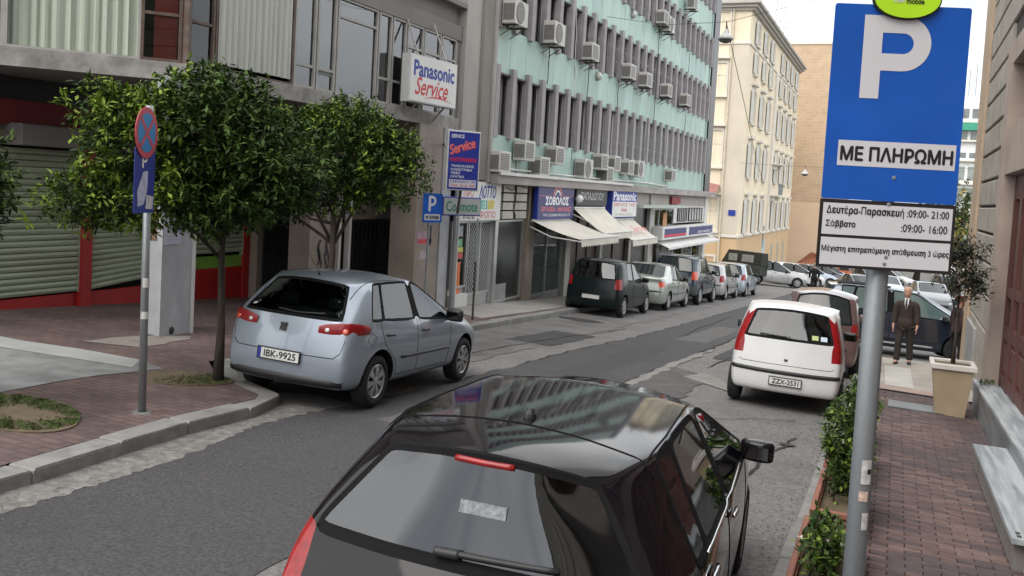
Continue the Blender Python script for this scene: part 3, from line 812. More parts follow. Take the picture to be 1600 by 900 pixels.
# dark bay, door and pilaster
mb = MB(); mb.box(15.80, 15.98, -1.1, Z0, -.1, .25, M=B0); mb.build("cladding_pier", M_stonep, LB)
for k in range(4):
    mb = MB(); mb.box(16.0 + k * .52, 16.48 + k * .52, -.2, 2.7, -.1, -.06, M=B0); mb.build("dark_pane", M_glassb, LB)
mb = MB(); mb.box(16.0, 18.0, -.9, -.15, -.1, .02, M=B0); mb.build("rubble_plinth", M_stone, LB)
mb = MB(); mb.tube([(-12.3, 17.0, -.8), (-12.3, 17.0, 2.9)], .05, 8); mb.build("drain_pipe", M_bk, LB)
PXg = -10.9
mb = MB(); mb.box(PXg - .5, PXg, 15.45, 16.45, -1.1, Z0); pil = mb.build("marble_pilaster", M_stonep, LB)
pil['label'] = "pale marble pilaster with black graffiti smears"
# spray painted smears
Gm = mat("graffiti_black", (.06, .055, .055), .8, .4, 8)
mb = MB(); rnd = random.Random(3)
for (yy, zz, ln, a) in ((15.75, .50, .55, 1.2), (15.85, .35, .6, 1.8), (16.0, .3, .5, 1.3), (16.12, .42, .6, 1.7), (16.2, .25, .4, 1.0), (15.95, .15, .4, .4), (16.1, .1, .5, 2.6)):
    pts = [(PXg + .006, yy + ln * t * math.cos(a) * .5 + .05 * math.sin(6 * t), zz + ln * t * math.sin(a)) for t in [i / 8 for i in range(9)]]
    for p, q in zip(pts[:-1], pts[1:]):
        wv = rnd.uniform(.02, .05)
        mb.quad((p[0], p[1] - wv, p[2]), (q[0], q[1] - wv, q[2]), (q[0], q[1] + wv, q[2]), (p[0], p[1] + wv, p[2]))
mb.build("graffiti", Gm, LB)
for y in (16.52, 16.90): 
    mb = MB(); mb.box(PXg - .1, PXg + .02, y - .04, y + .04, -1.1, 2.9); mb.build("door_frame", M_white, LB)
mb = MB(); mb.box(PXg - .4, PXg - .32, 16.45, 19.9, -1.2, Z0); mb.build("gate_backing", M_dark, LB)
for k in range(16):
    mb = MB(); yy = 17.06 + k * .172; mb.box(PXg - .02, PXg + .012, yy, yy + .03, -1.0, 1.42); mb.build("gate_bar", M_black, LB)
for zz in (-.75, .25, 1.35):
    mb = MB(); mb.box(PXg - .03, PXg, 17.0, 19.8, zz, zz + .05); mb.build("gate_rail", M_black, LB)
mb = MB(); mb.box(PXg - .3, PXg + .02, 16.95, 19.8, 1.42, Z0); mb.build("gate_lintel", mat("brown_marble", (.15, .12, .10), .6, .25, 2), LB)
mb = MB(); mb.box(-10.35, -9.72, 17.66, 18.76, -1.2, Z0 - .005); pr_ = mb.build("stone_pier", M_stonep, LB); pr_['label'] = "beige stone pier with torn posters and a parking sign in front"
for (y0, y1, z0, z1, mt_) in ((17.75, 18.45, .92, 1.22, mat("poster_pink", (.42, .28, .34), .8, .3, 9)), (17.80, 18.4, .95, 1.05, M_txred), (18.3, 18.42, .9, 1.35, M_txblk), (17.9, 18.3, .60, .78, mat("poster_pale", (.40, .37, .38), .8, .2, 9))):
    mb = MB(); mb.box(-9.718, -9.712 + (.002 if mt_ in (M_txred, M_txblk) else 0), y0, y1, z0, z1); mb.build("torn_poster", mt_, LB)
mb = MB(); mb.box(-10.0, -9.70, 18.80, 19.25, -1.2, Z0 - .005); mb.build("white_column", M_pillarw, LB)
mb = MB(); mb.tube([(-9.60, 19.36, -.9), (-9.60, 19.36, 3.5)], .05, 8); mb.build("drain_pipe", M_galv, LB)
mb = MB(); mb.tube([(-9.62, 19.55, -.9), (-9.62, 19.55, 2.6)], .035, 8); mb.build("drain_pipe", M_white, LB)
# corner pillar out at the edge of the pavement
PW = empty("corner_pillar", (-10.1, 10.75, G(-10.1, 10.75) + PH), "white-painted concrete pillar with a paper notice and a small hole at its foot, beside the thin tree trunk", "pillar")
mb = MB(); poly = [(-10.19, 10.35), (-9.70, 10.19), (-9.80, 10.95), (-10.22, 11.1)]
mb.prism(poly, G(-10, 10.7) + .05, Z0 - .006); mb.build("shaft", M_pillarw, PW)
mb = MB(); mb.box(-9.85, -9.78, 10.90, 10.97, G(-9.7, 10.8) + .1, 2.6); mb.build("edge_strip", M_white, PW)
fdir = Vector((-9.80 + 9.70, 10.95 - 10.19, 0)).normalized()
PM = frame_at((-9.70, 10.19, 0), fdir)
mb = MB(); mb.box(.03, .42, 1.20, 1.50, .004, .008, M=PM); mb.build("paper_notice", mat("paper_lilac", (.50, .49, .60), .8, .06), PW)
for k in range(4): flat([(.08, 1.43 - k * .05), (.36, 1.43 - k * .05), (.36, 1.415 - k * .05), (.08, 1.415 - k * .05)], PM, M_txgry, PW, "printed_line", z=.010)
fdir2 = Vector((-9.70 + 10.19, 10.19 - 10.35, 0)).normalized()
PM2 = frame_at((-10.19, 10.35, 0), fdir2)
mb = MB(); mb.box(.20, .36, 1.25, 1.75, .003, .006, M=PM2); mb.build("faded_sticker", mat("faded_sticker", (.26, .14, .10), .8, .6, 14), PW)
mb = MB(); mb.lathe([(.001, .004), (.055, .002), (.06, -.01)], 14, PM @ Matrix.Translation((.28, G(-9.85, 10.5) + .19, .006))); mb.build("drain_hole", M_black, PW)

# ---------------------------------------------------------------- party wall between the two buildings
PWL = empty("party_wall", (-9.7, 20.3, 0), "tall bare grey rendered end wall between the office building and the green-panelled one", "wall")
mb = MB(); mb.box(-14, -9.70, 19.63, 20.45, 2.66, 16); mb.build("pale_face", M_party, PWL)
mb = MB(); mb.box(-14, -9.62, 20.46, 21.02, 2.44, 16); mb.build("grey_face", M_partyg, PWL)
mb = MB(); mb.box(-14, -9.56, 21.03, 21.15, 2.40, 16); mb.build("edge_fin", M_party, PWL)

# ---------------------------------------------------------------- green panelled building
TB = empty("panelled_building", (-10, 33, G(-10, 33)), "long office block with pale green panels and grey-mauve upright fins above a row of shops", "building")
TX = -9.70; Y0t, Y1t = 21.2, 48.3
mb = MB(); mb.box(-20, TX - .30, Y0t, 49.6, 2.4, 15.5); mb.build("core_wall", M_winbk, TB)
nb_ = 25; pitch = (Y1t - Y0t - .3) / nb_
bands = [(2.64, 3.63), (5.22, 6.38), (7.93, 9.14), (10.4, 11.9), (13.1, 15.4)]
wins = [(3.63, 5.22), (6.38, 7.93), (9.14, 10.4), (11.9, 13.1)]
def share(proto, dy, name=None):
    c = proto.copy(); col.objects.link(c); c.parent = proto.parent; c.matrix_parent_inverse = proto.matrix_parent_inverse.copy()
    c.location = proto.location + Vector((0, dy, 0))
    return c
M_tealv = [M_teal, mat("teal_panel_enamel_pale", (.38, .52, .465), .5, .09, 2, stain=.42, stainc=(.22, .38, .33), stretch=(1, 2.2, .35), sscale=1.6),
           mat("teal_panel_enamel_grey", (.325, .45, .40), .5, .1, 2, stain=.5, stainc=(.19, .33, .29), stretch=(1, 2.2, .35), sscale=1.8)]
rnd = random.Random(4)
for bi, (z0, z1) in enumerate(bands):
    protos = []
    for mt_ in M_tealv:
        mb = MB(); mb.box(TX - .05, TX, Y0t + .006, Y0t + pitch - .006, z0, z1, bev=.004); protos.append(mb.build("panel", mt_, TB))
    used = [0, 0, 0]
    for k in range(nb_):
        q = rnd.randrange(3)
        if not used[q]: protos[q].location.y += k * pitch; used[q] = k + 1
        else: share(protos[q], (k - used[q] + 1) * pitch)
    mb = MB(); mb.box(TX - .06, TX + .03, Y0t, Y1t, z0 - .05, z0 - .002); mb.build("panel_rail", M_bk, TB)
    mb = MB(); mb.box(TX - .28, TX - .052, Y0t, Y1t, z0, z1); mb.build("panel_backing", M_winbk, TB)
for wi, (z0, z1) in enumerate(wins):
    mb = MB(); mb.box(TX - .06, TX + .11, Y0t + .04, Y0t + .29, z0 - .08, z1 + .16); f0 = mb.build("fin", M_fin, TB)
    for k in range(1, nb_ + 1): share(f0, k * pitch)
    T = mainM(Y0t + .30, 0, TX - .22)
    w0_ = window(T, 0.02, pitch - .30, z0, z1, M_frame_w, M_glassg if wi == 0 else M_glassb, TB, bars_h=((.34,) if wi != 1 else (.42, .72)), fw=.045, dep=.03)
    for k in range(1, nb_):
        c = share(w0_, k * pitch)
        for ch in w0_.children:
            d = ch.copy(); col.objects.link(d); d.parent = c
            if rnd.random() < .25:
                d.material_slots[0].link = 'OBJECT'; d.material_slots[0].material = rnd.choice([M_glassg, M_glassb, mat("white_blind", (.42, .44, .42), .6, .2, 3)])
rnd = random.Random(31)
for (y, z0, z1, w_) in ((22.9, 2.7, 3.2, 0), (27.0, 5.2, 7.9, 1), (31.9, 5.3, 6.4, 0), (35.9, 2.7, 6.3, 1), (37.2, 5.2, 9.1, 0), (39.3, 2.7, 5.2, 1), (43.0, 5.2, 10.3, 0), (24.9, 5.3, 6.3, 0), (28.5, 4.0, 6.3, 0), (45.3, 2.7, 6.4, 1)):
    mb = MB(); n = 10; mb.tube([(TX + .06 + .02 * rnd.random(), y + .05 * math.sin(k) * rnd.random() + (.03 * k if w_ else 0), z1 + (z0 - z1) * k / n) for k in range(n + 1)], .014, 4)
    mb.build("hanging_cable", M_white if w_ else M_bk, TB)
M_streak = mat("grime_streak", (.13, .17, .15), .9, .3, 6)
for k in range(46):
    y = Y0t + rnd.uniform(.3, 27); z1 = rnd.choice((6.36, 3.6, 9.1)); h_ = rnd.uniform(.15, .8); wd_ = rnd.uniform(.012, .05)
    mb = MB(); mb._add([(TX + .0025, y - wd_, z1), (TX + .0025, y + wd_, z1), (TX + .0025, y + wd_ * .3, z1 - h_), (TX + .0025, y - wd_ * .2, z1 - h_ * .9)], [(0, 1, 2, 3)]); mb.build("grime_streak", M_streak, TB)
# black end strip
mb = MB(); mb.box(-12, TX + .06, 48.62, 49.95, 2.66, 15.5); mb.build("end_cladding", M_blackstrip, TB)
mb = MB(); mb.box(-12, TX - .02, 48.3, 48.62, 2.66, 15.5); mb.build("end_joint", M_teal, TB)
# beam over the shops
mb = MB(); mb.box(TX - .4, TX + .34, 21.16, 50.55, 2.37, 2.63, bev=.01); mb.build("canopy_beam", M_beam, TB)
mb = MB(); mb.box(TX + .25, TX + .40, 21.2, 33.5, 2.60, 2.68); mb.build("cable_tray", M_white, TB)
mb = MB(); mb.tube([(TX + .1, 21.3, 2.78), (TX + .1, 25, 2.76), (TX + .12, 31, 2.75), (TX + .1, 36.5, 2.78), (TX + .12, 40, 2.72)], .03, 6); mb.build("white_pipe", M_white, TB)
# shops at street level
SX = TX
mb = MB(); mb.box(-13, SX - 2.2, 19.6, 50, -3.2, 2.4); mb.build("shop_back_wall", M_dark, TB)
mb = MB(); mb.box(-13, SX - .02, 49.7, 50.2, -3.2, 2.37); mb.build("end_pier", M_white, TB)
def col_(y0, y1, mt_=M_cream_col, z1=2.37, x1=SX + .04):
    mb = MB(); mb.box(SX - .5, x1, y0, y1, G(SX, y0) - .3, z1); mb.build("column", mt_, TB)
for (a, b, mt_) in ((24.10, 24.62, M_stonep), (27.40, 27.85, M_cream_col), (31.0, 31.3, M_cream_col), (34.7, 35.0, M_cream_col), (37.7, 38.5, M_cream_col), (49.3, 49.72, M_white)): col_(a, b, mt_)
def shopfront(y0, y1, z1, gm, bars=2, kick=.35, name="shop_window", fr=M_alu, x=SX - .12, back=None):
    zb = G(x, (y0 + y1) / 2) + .14
    T = mainM(0, 0, x)
    o = window(T, y0, y1, zb + kick, z1, fr, gm, TB, bars_v=[(k + 1) / (bars + 1) for k in range(bars)], fw=.05, name=name)
    mb = MB(); mb.box(x - .1, x - .02, y0, y1, zb - .5, zb + kick); mb.build("stall_riser", M_cream_col, TB)
    if back:
        mb = MB(); mb.box(x - 1.0, x - .9, y0, y1, zb - .3, z1); mb.build("shop_interior", back, TB)
    return o
# betting shop bay
mb = MB(); mb.box(SX - .45, SX + .02, 19.62, 20.4, G(SX, 20) - .2, G(SX, 20) + .42); mb.build("low_wall", M_white, TB)
o = shopfront(19.60, 20.45, 1.42, GL_shop, 0, .42, back=mat("pale_shop_display", (.28, .33, .38), .7, .3, 3))
bm_ = mainM(0, 0, SX - .10)
for (y0, y1, z0, z1, c_) in ((19.72, 20.2, 1.05, 1.30, (.35, .38, .42)), (19.75, 20.2, .80, .98, (.15, .40, .22)), (19.72, 20.25, .66, .78, (.55, .52, .12)), (19.78, 20.15, -.35, .42, (.62, .16, .05)), (20.0, 20.25, .50, .64, (.5, .1, .1))):
    mb = MB(); mb.box(y0, y1, z0, z1, .0, .006, M=bm_); mb.build("window_poster", mat("poster_%d" % int(c_[0] * 100 + c_[1] * 10), c_, .7, .45, 14), o)
shopfront(20.5, 21.9, 1.42, GL_shop, 1, .25, back=M_shopbr)
def grille(y0, y1, z0, z1, x, pitch_=.13, r_=.0045, nm="lattice_grille", mt_=M_alu):
    mb = MB(); H_ = z1 - z0; L_ = y1 - y0
    n = int((L_ + H_) / pitch_)
    for k in range(n):
        s0 = k * pitch_
        for sg in (1, -1):
            a = Vector((s0 - H_, 0)); b = Vector((s0, H_))
            ya, za, yb, zb = s0 - H_, 0.0, s0, H_
            if ya < 0: za -= ya; ya = 0
            if yb > L_: zb -= yb - L_; yb = L_
            if yb <= ya: continue
            if sg < 0: ya, yb = L_ - ya, L_ - yb
            mb.tube([(x, y0 + ya, z0 + za), (x, y0 + yb, z0 + zb)], r_, 3, cap=False)
    return tag(mb.build(nm, mt_, TB), kind='stuff')
grille(20.45, 21.85, -.75, 1.42, SX - .02)
grille(24.72, 27.35, -1.15, 1.35, SX - .02, mt_=M_galv, pitch_=.14)
mb = MB(); mb.box(SX - .08, SX + .03, 21.86, 22.05, -1.0, 1.42); mb.build("shutter_guide", M_alu, TB)
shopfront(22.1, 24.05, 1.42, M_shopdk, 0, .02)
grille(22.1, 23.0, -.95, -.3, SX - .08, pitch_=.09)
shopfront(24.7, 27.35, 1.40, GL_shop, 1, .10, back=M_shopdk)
for (yy, c_) in ((25.6, (.13, .22, .2)), (26.4, (.10, .16, .22)), (25.0, (.15, .15, .14))):
    mb = MB(); mb.box(SX - .7, SX - .4, yy, yy + .55, -1.2, -.75 + (yy % 1) * .3); mb.build("display_box", mat("display_%d" % int(yy * 10), c_, .6), TB)
shopfront(27.9, 30.95, 1.7, M_shopbr, 2, .05, fr=mat("brown_shop_frame", (.09, .055, .04), .6))
shopfront(31.35, 34.65, 1.3, M_shopbr, 1, .1, fr=mat("brown_shop_frame", (.09, .055, .04), .6))
shopfront(35.05, 37.65, 1.9, M_shopdk, 0, .05, fr=M_black)
shopfront(38.55, 49.25, .30, GL_shop, 4, .3, fr=M_white, back=mat("bank_interior", (.30, .29, .26), .7, .5, 1.5))
mb = MB(); mb.box(SX - .4, SX - .04, 34.7, 49.6, 1.85, 2.37); mb.build("shop_lintel", mat("grey_marble_lintel", (.38, .34, .32), .7, .1, 2), TB)
mb = MB(); mb.box(SX - .4, SX - .03, 38.2, 49.6, 1.05, 1.85); mb.build("shop_lintel", M_white, TB)
for (a, b) in ((43.0, 44.9), (45.4, 48.6)): window(mainM(0, 0, SX), a, b, 1.12, 1.78, M_bk, mat("white_blind", (.42, .44, .42), .6, .2, 3), TB, bars_v=[.2, .4, .6, .8], fw=.04)
# door to the flats beside the green roof canopy
mb = MB(); mb.box(SX - .3, SX + .5, 34.9, 42.2, 1.78, 1.90); mb.build("entrance_canopy", mat("pale_green_canopy", (.42, .47, .42), .6, .1), TB)
window(mainM(0, 0, SX + .01), 37.9, 42.0, .42, 1.74, M_alu, GL_shop, TB, bars_v=(.33, .66))
mb = MB(); mb.box(SX + .02, SX + .05, 40.0, 40.7, .5, 1.55); mb.build("orange_notice", mat("orange_notice", (.45, .22, .10), .6, .3), TB)

# ---------------------------------------------------------------- cream building beyond the side street
YB = empty("cream_building", (-11, 80, G(-11, 80)), "tall cream neoclassical building with white shutters, grey cornice and ochre plinth", "building")
YX = -10.8; YC = 67.0
mb = MB(); mb.box(-40, YX, YC, 100, -.3, 16.2); mb.build("wall", M_yel, YB)
mb = MB(); mb.box(-40, YX + .03, YC - .03, 100, -6.5, -.32); mb.build("plinth", M_ochre, YB)
mb = MB(); mb.box(-40.2, YX + .12, YC - .12, 100.05, -.45, -.22, bev=.03); mb.build("string_course", M_trimw, YB)
mb = MB(); mb.box(-40.2, YX + .10, YC - .10, 100.05, 13.32, 13.52, bev=.03); mb.build("string_course", M_trimw, YB)
mb = MB(); mb.box(-40.5, YX + .65, YC - .6, 100.3, 16.1, 16.35, bev=.03); mb.box(-40.4, YX + .45, YC - .4, 100.2, 15.9, 16.1); mb.box(-40.3, YX + .25, YC - .2, 100.1, 15.7, 15.9)
mb.build("cornice", mat("cornice_grey", (.42, .40, .36), .85, .1, 2), YB)
mb = MB(); mb.box(-40, YX - .4, YC + .4, 99.6, 16.35, 17.0); mb.build("roof_parapet", M_yelg, YB)
mb = MB(); mb.box(-13.6, -12.9, 92, 94, 17.0, 18.6, bev=.05); mb.build("chimney", M_yelg, YB)
mb = MB(); mb.box(YX - .02, YX + .16, 81.8, 82.9, -.2, 13.3); mb.build("pilaster", M_trimw, YB)
mb = MB(); mb.box(-12.2, YX + .02, YC - .05, YC - .01, -.2, 13.3); mb.build("shaded_corner_strip", M_yelg, YB)  # flat strip, its greyer colour paints the shade beside the corner
def shut_win(y, z0, z1, hood=True, w_=1.25):
    T = mainM(y - w_ / 2, 0, YX)
    mb = MB(); fw = .16
    mb.box(-fw, 0, z0, z1 + fw, -.05, .10, M=T); mb.box(w_, w_ + fw, z0, z1 + fw, -.05, .10, M=T); mb.box(0, w_, z1, z1 + fw, -.05, .10, M=T); mb.box(-fw * 1.4, w_ + fw * 1.4, z0 - .14, z0, -.05, .24, M=T)
    if hood: mb.box(-fw * 1.5, w_ + fw * 1.5, z1 + .34, z1 + .50, -.05, .32, M=T); mb.box(.2, w_ - .2, z1 + .16, z1 + .34, -.05, .14, M=T)
    o = mb.build("window", M_trimw, YB)
    p = MB(); p.box(.0, w_, z0, z1, -.20, -.15, M=T); p.build("pane", M_glassg, o)
    for (a, s_) in ((-.60, 1), (w_ + .60, -1)):
        sh = MB(); TT = T @ Matrix.Translation((a, 0, .08)) @ Matrix.Rotation(R(-7) * s_, 4, 'Y')
        sh.box(0 if s_ > 0 else -.6, .6 if s_ > 0 else 0, z0 + .03, z1 - .03, 0, .035, M=TT)
        zz = z0 + .15
        while zz < z1 - .15:
            sh.box(.05 * s_, .55 * s_, zz, zz + .05, .035, .055, M=TT); zz += .16
        sh.build("louvre_shutter", M_shutw, o)
    r_ = MB(); r_.box(.02, w_ - .02, z0, z0 + .6, .0, .02, M=T)
    return o
g1 = (70.3, 74.6, 78.6); g2_ = (85.6, 89.4, 93.2, 97.2)
for y in g1 + g2_:
    shut_win(y, 13.75 if False else 13.7, 15.35, False, 1.1)
    shut_win(y, 8.0, 10.4); shut_win(y, 4.0, 6.5); 
    if y != 97.2 or True: shut_win(y, -.18, 2.35)
# top floor of the front row reads as tall windows under the cornice: third storey
for y in g1 + g2_: shut_win(y, 11.6, 13.1, False, 1.15)
for (y, z) in ((84.0, 5.6), (84.0, 2.9)):
    mb = MB(); mb.box(YX, YX + .9, y - 1.6, y + 1.6, z - .14, z, bev=.02)
    for k in (-1.2, 1.2): mb.box(YX, YX + .55, y + k - .12, y + k + .12, z - .5, z - .14)
    o = mb.build("balcony", M_trimw, YB)
    if z < 5:
        rl = MB()
        for k in range(17): rl.box(YX + .82, YX + .85, y - 1.55 + k * .19, y - 1.53 + k * .19, z, z + .95)
        rl.box(YX + .80, YX + .87, y - 1.6, y + 1.6, z + .95, z + 1.0)
        rl.build("railing", M_galv, o)
mb = MB(); mb.box(YX - .02, YX + .07, 80.3, 82.1, -5.0, -1.0); d_ = mb.build("door", mat("pale_grey_blue_door", (.46, .52, .54), .6, .12), YB)
mb = MB(); mb.box(YX - .02, YX + .10, 80.45, 80.9, -1.6, .2, ); mb.build("door_lantern_post", M_galv, YB)
for (y, w_) in ((86.5, 1.1), (91, 1.1), (95.5, 1.1)):
    mb = MB(); mb.box(YX - .02, YX + .05, y, y + w_, -5, -1.6); mb.build("plinth_door", mat("grey_green_door", (.32, .34, .28), .6, .15), YB)
# front turned to the side street
def fwin(x, z0, z1, hood, gm=M_glassg, w_=.95):
    T = Matrix.Translation((x - w_ / 2, YC, 0)) @ Matrix(((1, 0, 0), (0, 0, -1), (0, 1, 0))).to_4x4()
    mb = MB(); fw = .15
    mb.box(-fw, 0, z0, z1 + fw, -.05, .09, M=T); mb.box(w_, w_ + fw, z0, z1 + fw, -.05, .09, M=T); mb.box(0, w_, z1, z1 + fw, -.05, .09, M=T); mb.box(-fw * 1.3, w_ + fw * 1.3, z0 - .14, z0, -.05, .22, M=T)
    mb.box(w_ / 2 - .03, w_ / 2 + .03, z0, z1, -.1, .02, M=T); mb.box(0, w_, z0 + (z1 - z0) * .62, z0 + (z1 - z0) * .62 + .05, -.1, .02, M=T)
    if hood: mb.box(-fw * 1.5, w_ + fw * 1.5, z1 + .30, z1 + .44, -.05, .30, M=T)
    o = mb.build("window", M_trimw, YB)
    p = MB(); p.box(.0, w_, z0, z1, -.20, -.10, M=T); p.build("pane", gm, o)
    return o
for x in (-12.75, -15.6, -18.5):
    fwin(x, 14.0, 15.6, False); fwin(x, 9.7, 12.0, True, M_glassb); fwin(x, 4.6, 7.2, True); fwin(x, -.05, 2.3, True, mat("brown_shuttered_pane", (.16, .15, .12), .6))
    fwin(x, -3.0, -1.9, False, M_shopbr)
mb = MB(); mb.tube([(-11.95, YC - .14, -3.2), (-12.0, YC - .14, 5), (-12.0, YC - .14, 15.8)], .07, 8); mb.build("drain_pipe", mat("cream_pipe", (.60, .52, .40), .7), YB)
mb = MB(); mb.box(-11.45, -10.95, YC - .10, YC - .07, 1.15, 1.55); so = mb.build("street_sign", M_txblu, YB); so['label'] = "small blue street name plate"
mb = MB(); mb.quad((-14, YC - 1.2, 2.9), (-12.2, YC - 1.2, 2.6), (-12.2, YC, 3.3), (-14, YC, 3.6)); mb.build("small_awning", mat("dull_red_awning", (.30, .14, .12), .8), YB)
for k, (yy, hh) in enumerate(((88.5, 5.5), (91.5, 6.2), (94.5, 6.0), (97.5, 4.2))):
    mb = MB(); mb.tube([(-12.0, yy, 16.6), (-12.0, yy, 16.6 + hh)], .05, 5)
    if k % 2: mb.tube([(-12.4, yy, 15.8 + hh), (-11.6, yy, 15.8 + hh)], .03, 4)
    mb.build("roof_aerial", mat("aerial_grey", (.35, .35, .36), .5), YB)

# gable beyond
GB = empty("gable_building", (-9, 112, G(-9, 112)), "blank tan brick gable wall with a peach rendered lower part beyond the cream building", "building")
mb = MB(); mb.box(-30, -6.2, 108, 122, 2.45, 20.0); mb.build("brick_gable", M_gwall, GB)
mb = MB(); mb.box(-30, -6.18, 107.98, 122, -8, 2.44); mb.build("rendered_base", M_gwall2, GB)
mb = MB(); mb.box(-30.1, -6.1, 107.9, 122.1, 20.0, 20.25); mb.build("roof_edge", M_trimw, GB)
# far white block between sign and right-hand building
FB = empty("far_block", (11, 205, -9), "distant white block with a green awning band between the parking sign and the stone building", "building")
mb = MB(); mb.box(4, 22, 200, 214, -12, 23.6); mb.build("wall", M_farb, FB)
for zr, (z0, z1, nm, gm) in enumerate(((20.6, 22.4, "window", M_glassb), (16.4, 18.8, "window", M_glassb), (12.9, 13.9, "window", M_glassb), (8.6, 11.2, "window", M_glassg), (4.5, 7.0, "window", M_glassg))):
    for k in range(8):
        mb = MB(); mb.box(5.0 + k * 2.05, 6.5 + k * 2.05, 199.9, 200.05, z0, z1)
        mb.box(5.7 + k * 2.05, 5.8 + k * 2.05, 199.85, 200.05, z0, z1)
        mb.build(nm, gm, FB)
mb = MB(); mb.box(4, 22, 198.8, 200.0, 18.2, 19.6); mb.build("green_awning", mat("green_awning", (.05, .30, .20), .7), FB)
for z in (16.0, 12.2, 7.7, 19.7):
    mb = MB(); mb.box(3.8, 22.2, 199.3, 200.0, z, z + .35); mb.build("floor_band", M_trimw, FB)
mb = MB(); mb.box(6, 18, 203, 210, 23.6, 25.2); mb.build("roof_room", M_farb, FB)
for xx in (8.5, 10.4, 11.6):
    mb = MB(); mb.tube([(xx, 204, 25), (xx, 204, 30 + xx % 2)], .08, 4); mb.build("roof_aerial", M_galv, FB)

# ---------------------------------------------------------------- stone building on the right
RB = empty("stone_building", (1.6, 12, G(1.6, 12)), "grooved limestone building on the right with red-brown timber shopfront and marble ledge", "building")
RX = 1.42
mb = MB(); mb.box(RX + .22, 9, -14, 22.6, -2.5, 12); mb.build("core_wall", M_dark, RB)
zc = [-1.3, .35, .92, 1.45, 1.96, 2.44, 2.92, 3.42, 3.93, 4.44, 4.92, 5.38, 5.90, 6.42, 6.95, 7.5, 8.0, 8.5]
for i in range(len(zc) - 1):
    z0, z1 = zc[i], zc[i + 1]
    ya = 16.72
    if z0 > 4.95: ya = -14
    elif False: pass
    nbk = [(ya, 20.95)] if ya > 0 else [(-14, -4), (-4, 2), (2, 8), (8, 13), (13, 16.7), (16.7, 20.95)]
    for (a, b) in nbk:
        mb = MB(); mb.box(RX, RX + .3, a + .004, b - .004, z0 + .022, z1 - .022, bev=.018)
        mb.build("stone_block", M_stone, RB)
mb = MB(); mb.box(RX + .05, RX + .28, 16.72, 20.9, -1.3, 8.5); mb.box(RX + .05, RX + .28, -14, 16.7, 4.97, 8.5); mb.build("joint_backing", mat("dark_joint", (.06, .055, .05), .95), RB)
mb = MB(); mb.box(RX - .04, RX + .4, 20.96, 22.62, -2.4, 12, bev=.01); mb.build("corner_pilaster", M_stonewarm, RB)
mb = MB(); mb.box(RX - .02, RX + .3, 22.1, 22.9, -2.4, .35); mb.build("tan_board", M_board, RB)
mb = MB(); mb.box(RX - .05, RX + .2, 18.9, 20.9, -2.0, .18); mb.build("grey_base_stone", mat("grey_base_stone", (.30, .30, .30), .8, .2, 2, stain=.4), RB)
# door surround and woodwork
mb = MB(); mb.box(RX - .04, RX + .42, 16.02, 16.70, -.9, 5.0); mb.build("door_surround", M_trimst, RB)
mb = MB(); mb.box(RX - .03, RX + .42, -14, 16.0, 4.62, 4.96); mb.build("lintel", M_trimst, RB)
mb = MB(); mb.box(RX - .02, RX + .40, -14, 16.0, 2.92, 3.62); mb.build("spandrel", M_trimst, RB)
mb = MB(); mb.box(RX + .20, RX + .24, -14, 16.0, 3.62, 4.62); mb.build("upper_window", M_shopbr, RB)
for y in (14.2, 12.4, 10.6, 8.8, 7, 5, 3, 1, -1):
    mb = MB(); mb.box(RX + .08, RX + .2, y, y + .12, 3.62, 4.62); mb.build("upper_window_frame", M_wood, RB)
def bay(y0, y1):
    T = mainM(0, 0, RX + .12)
    T = Matrix.Translation((RX + .20, 0, 0)) @ Matrix(((0, 0, -1), (1, 0, 0), (0, 1, 0))).to_4x4()
    zb = -.28 + (16 - y1) * .045
    mb = MB(); fw = .13
    mb.box(y0, y0 + fw, zb - .3, 2.9, -.06, .06, M=T); mb.box(y1 - fw, y1, zb - .3, 2.9, -.06, .06, M=T)
    for (z0, z1) in ((zb, zb + .16), (zb + .72, zb + .90), (zb + 1.35, zb + 1.48), (2.55, 2.9)): mb.box(y0 + fw, y1 - fw, z0, z1, -.055, .055, M=T)
    fr_ = mb.build("timber_bay", M_wood, RB)
    p = MB(); p.box(y0 + fw, y1 - fw, zb + .16, zb + .72, -.02, .02, M=T); p.box(y0 + fw + .08, y1 - fw - .08, zb + .24, zb + .64, .02, .045, M=T, bev=.01); p.build("timber_panel", M_wood, fr_)
    g = MB(); g.box(y0 + fw, y1 - fw, zb + .90, zb + 1.35, -.01, .0, M=T); g.build("pane", M_shopbr, fr_)
    g = MB(); g.box(y0 + fw, y1 - fw, zb + 1.48, 2.55, -.01, .0, M=T); g.build("pane", M_shopbr, fr_)
yy = 15.98
while yy > 4: bay(yy - .92, yy); yy -= .95
mb = MB(); mb.box(RX - .02, RX + .3, -14, yy, -.9, 2.9); mb.build("plain_pier", M_trimst, RB)
# ledge, parallel to the street, and the low marble slab in front
def sloped(mb, x0, x1, y0, y1, d0, d1, xs_=0.0):
    vs = []
    for dz in (d0, d1):
        for (x, y) in ((x0, y0), (x1, y0), (x1, y1), (x0, y1)):
            vs.append((x, y, G(1.25, y) + dz))
    mb._add(vs, [(3, 2, 1, 0), (4, 5, 6, 7), (0, 1, 5, 4), (1, 2, 6, 5), (2, 3, 7, 6), (3, 0, 4, 7)])
ys_ = [16.5, 14.4, 12.3, 10.2, 8.1, 6.0, 3.9, 1.8, -.6]
for a, b in zip(ys_[1:], ys_[:-1]):
    mb = MB(); sloped(mb, 1.24, RX + .30, a + .004, b, .54, .58); mb.build("ledge_slab", M_marble, RB)
    mb = MB(); sloped(mb, 1.265, RX + .25, a + .003, b, .05, .538); mb.build("ledge_riser", M_marble2, RB)
mb = MB(); sloped(mb, .92, 1.262, 7.6, 11.45, .35, .39); 
LS = mb.build("low_step_slab", M_marble, RB)
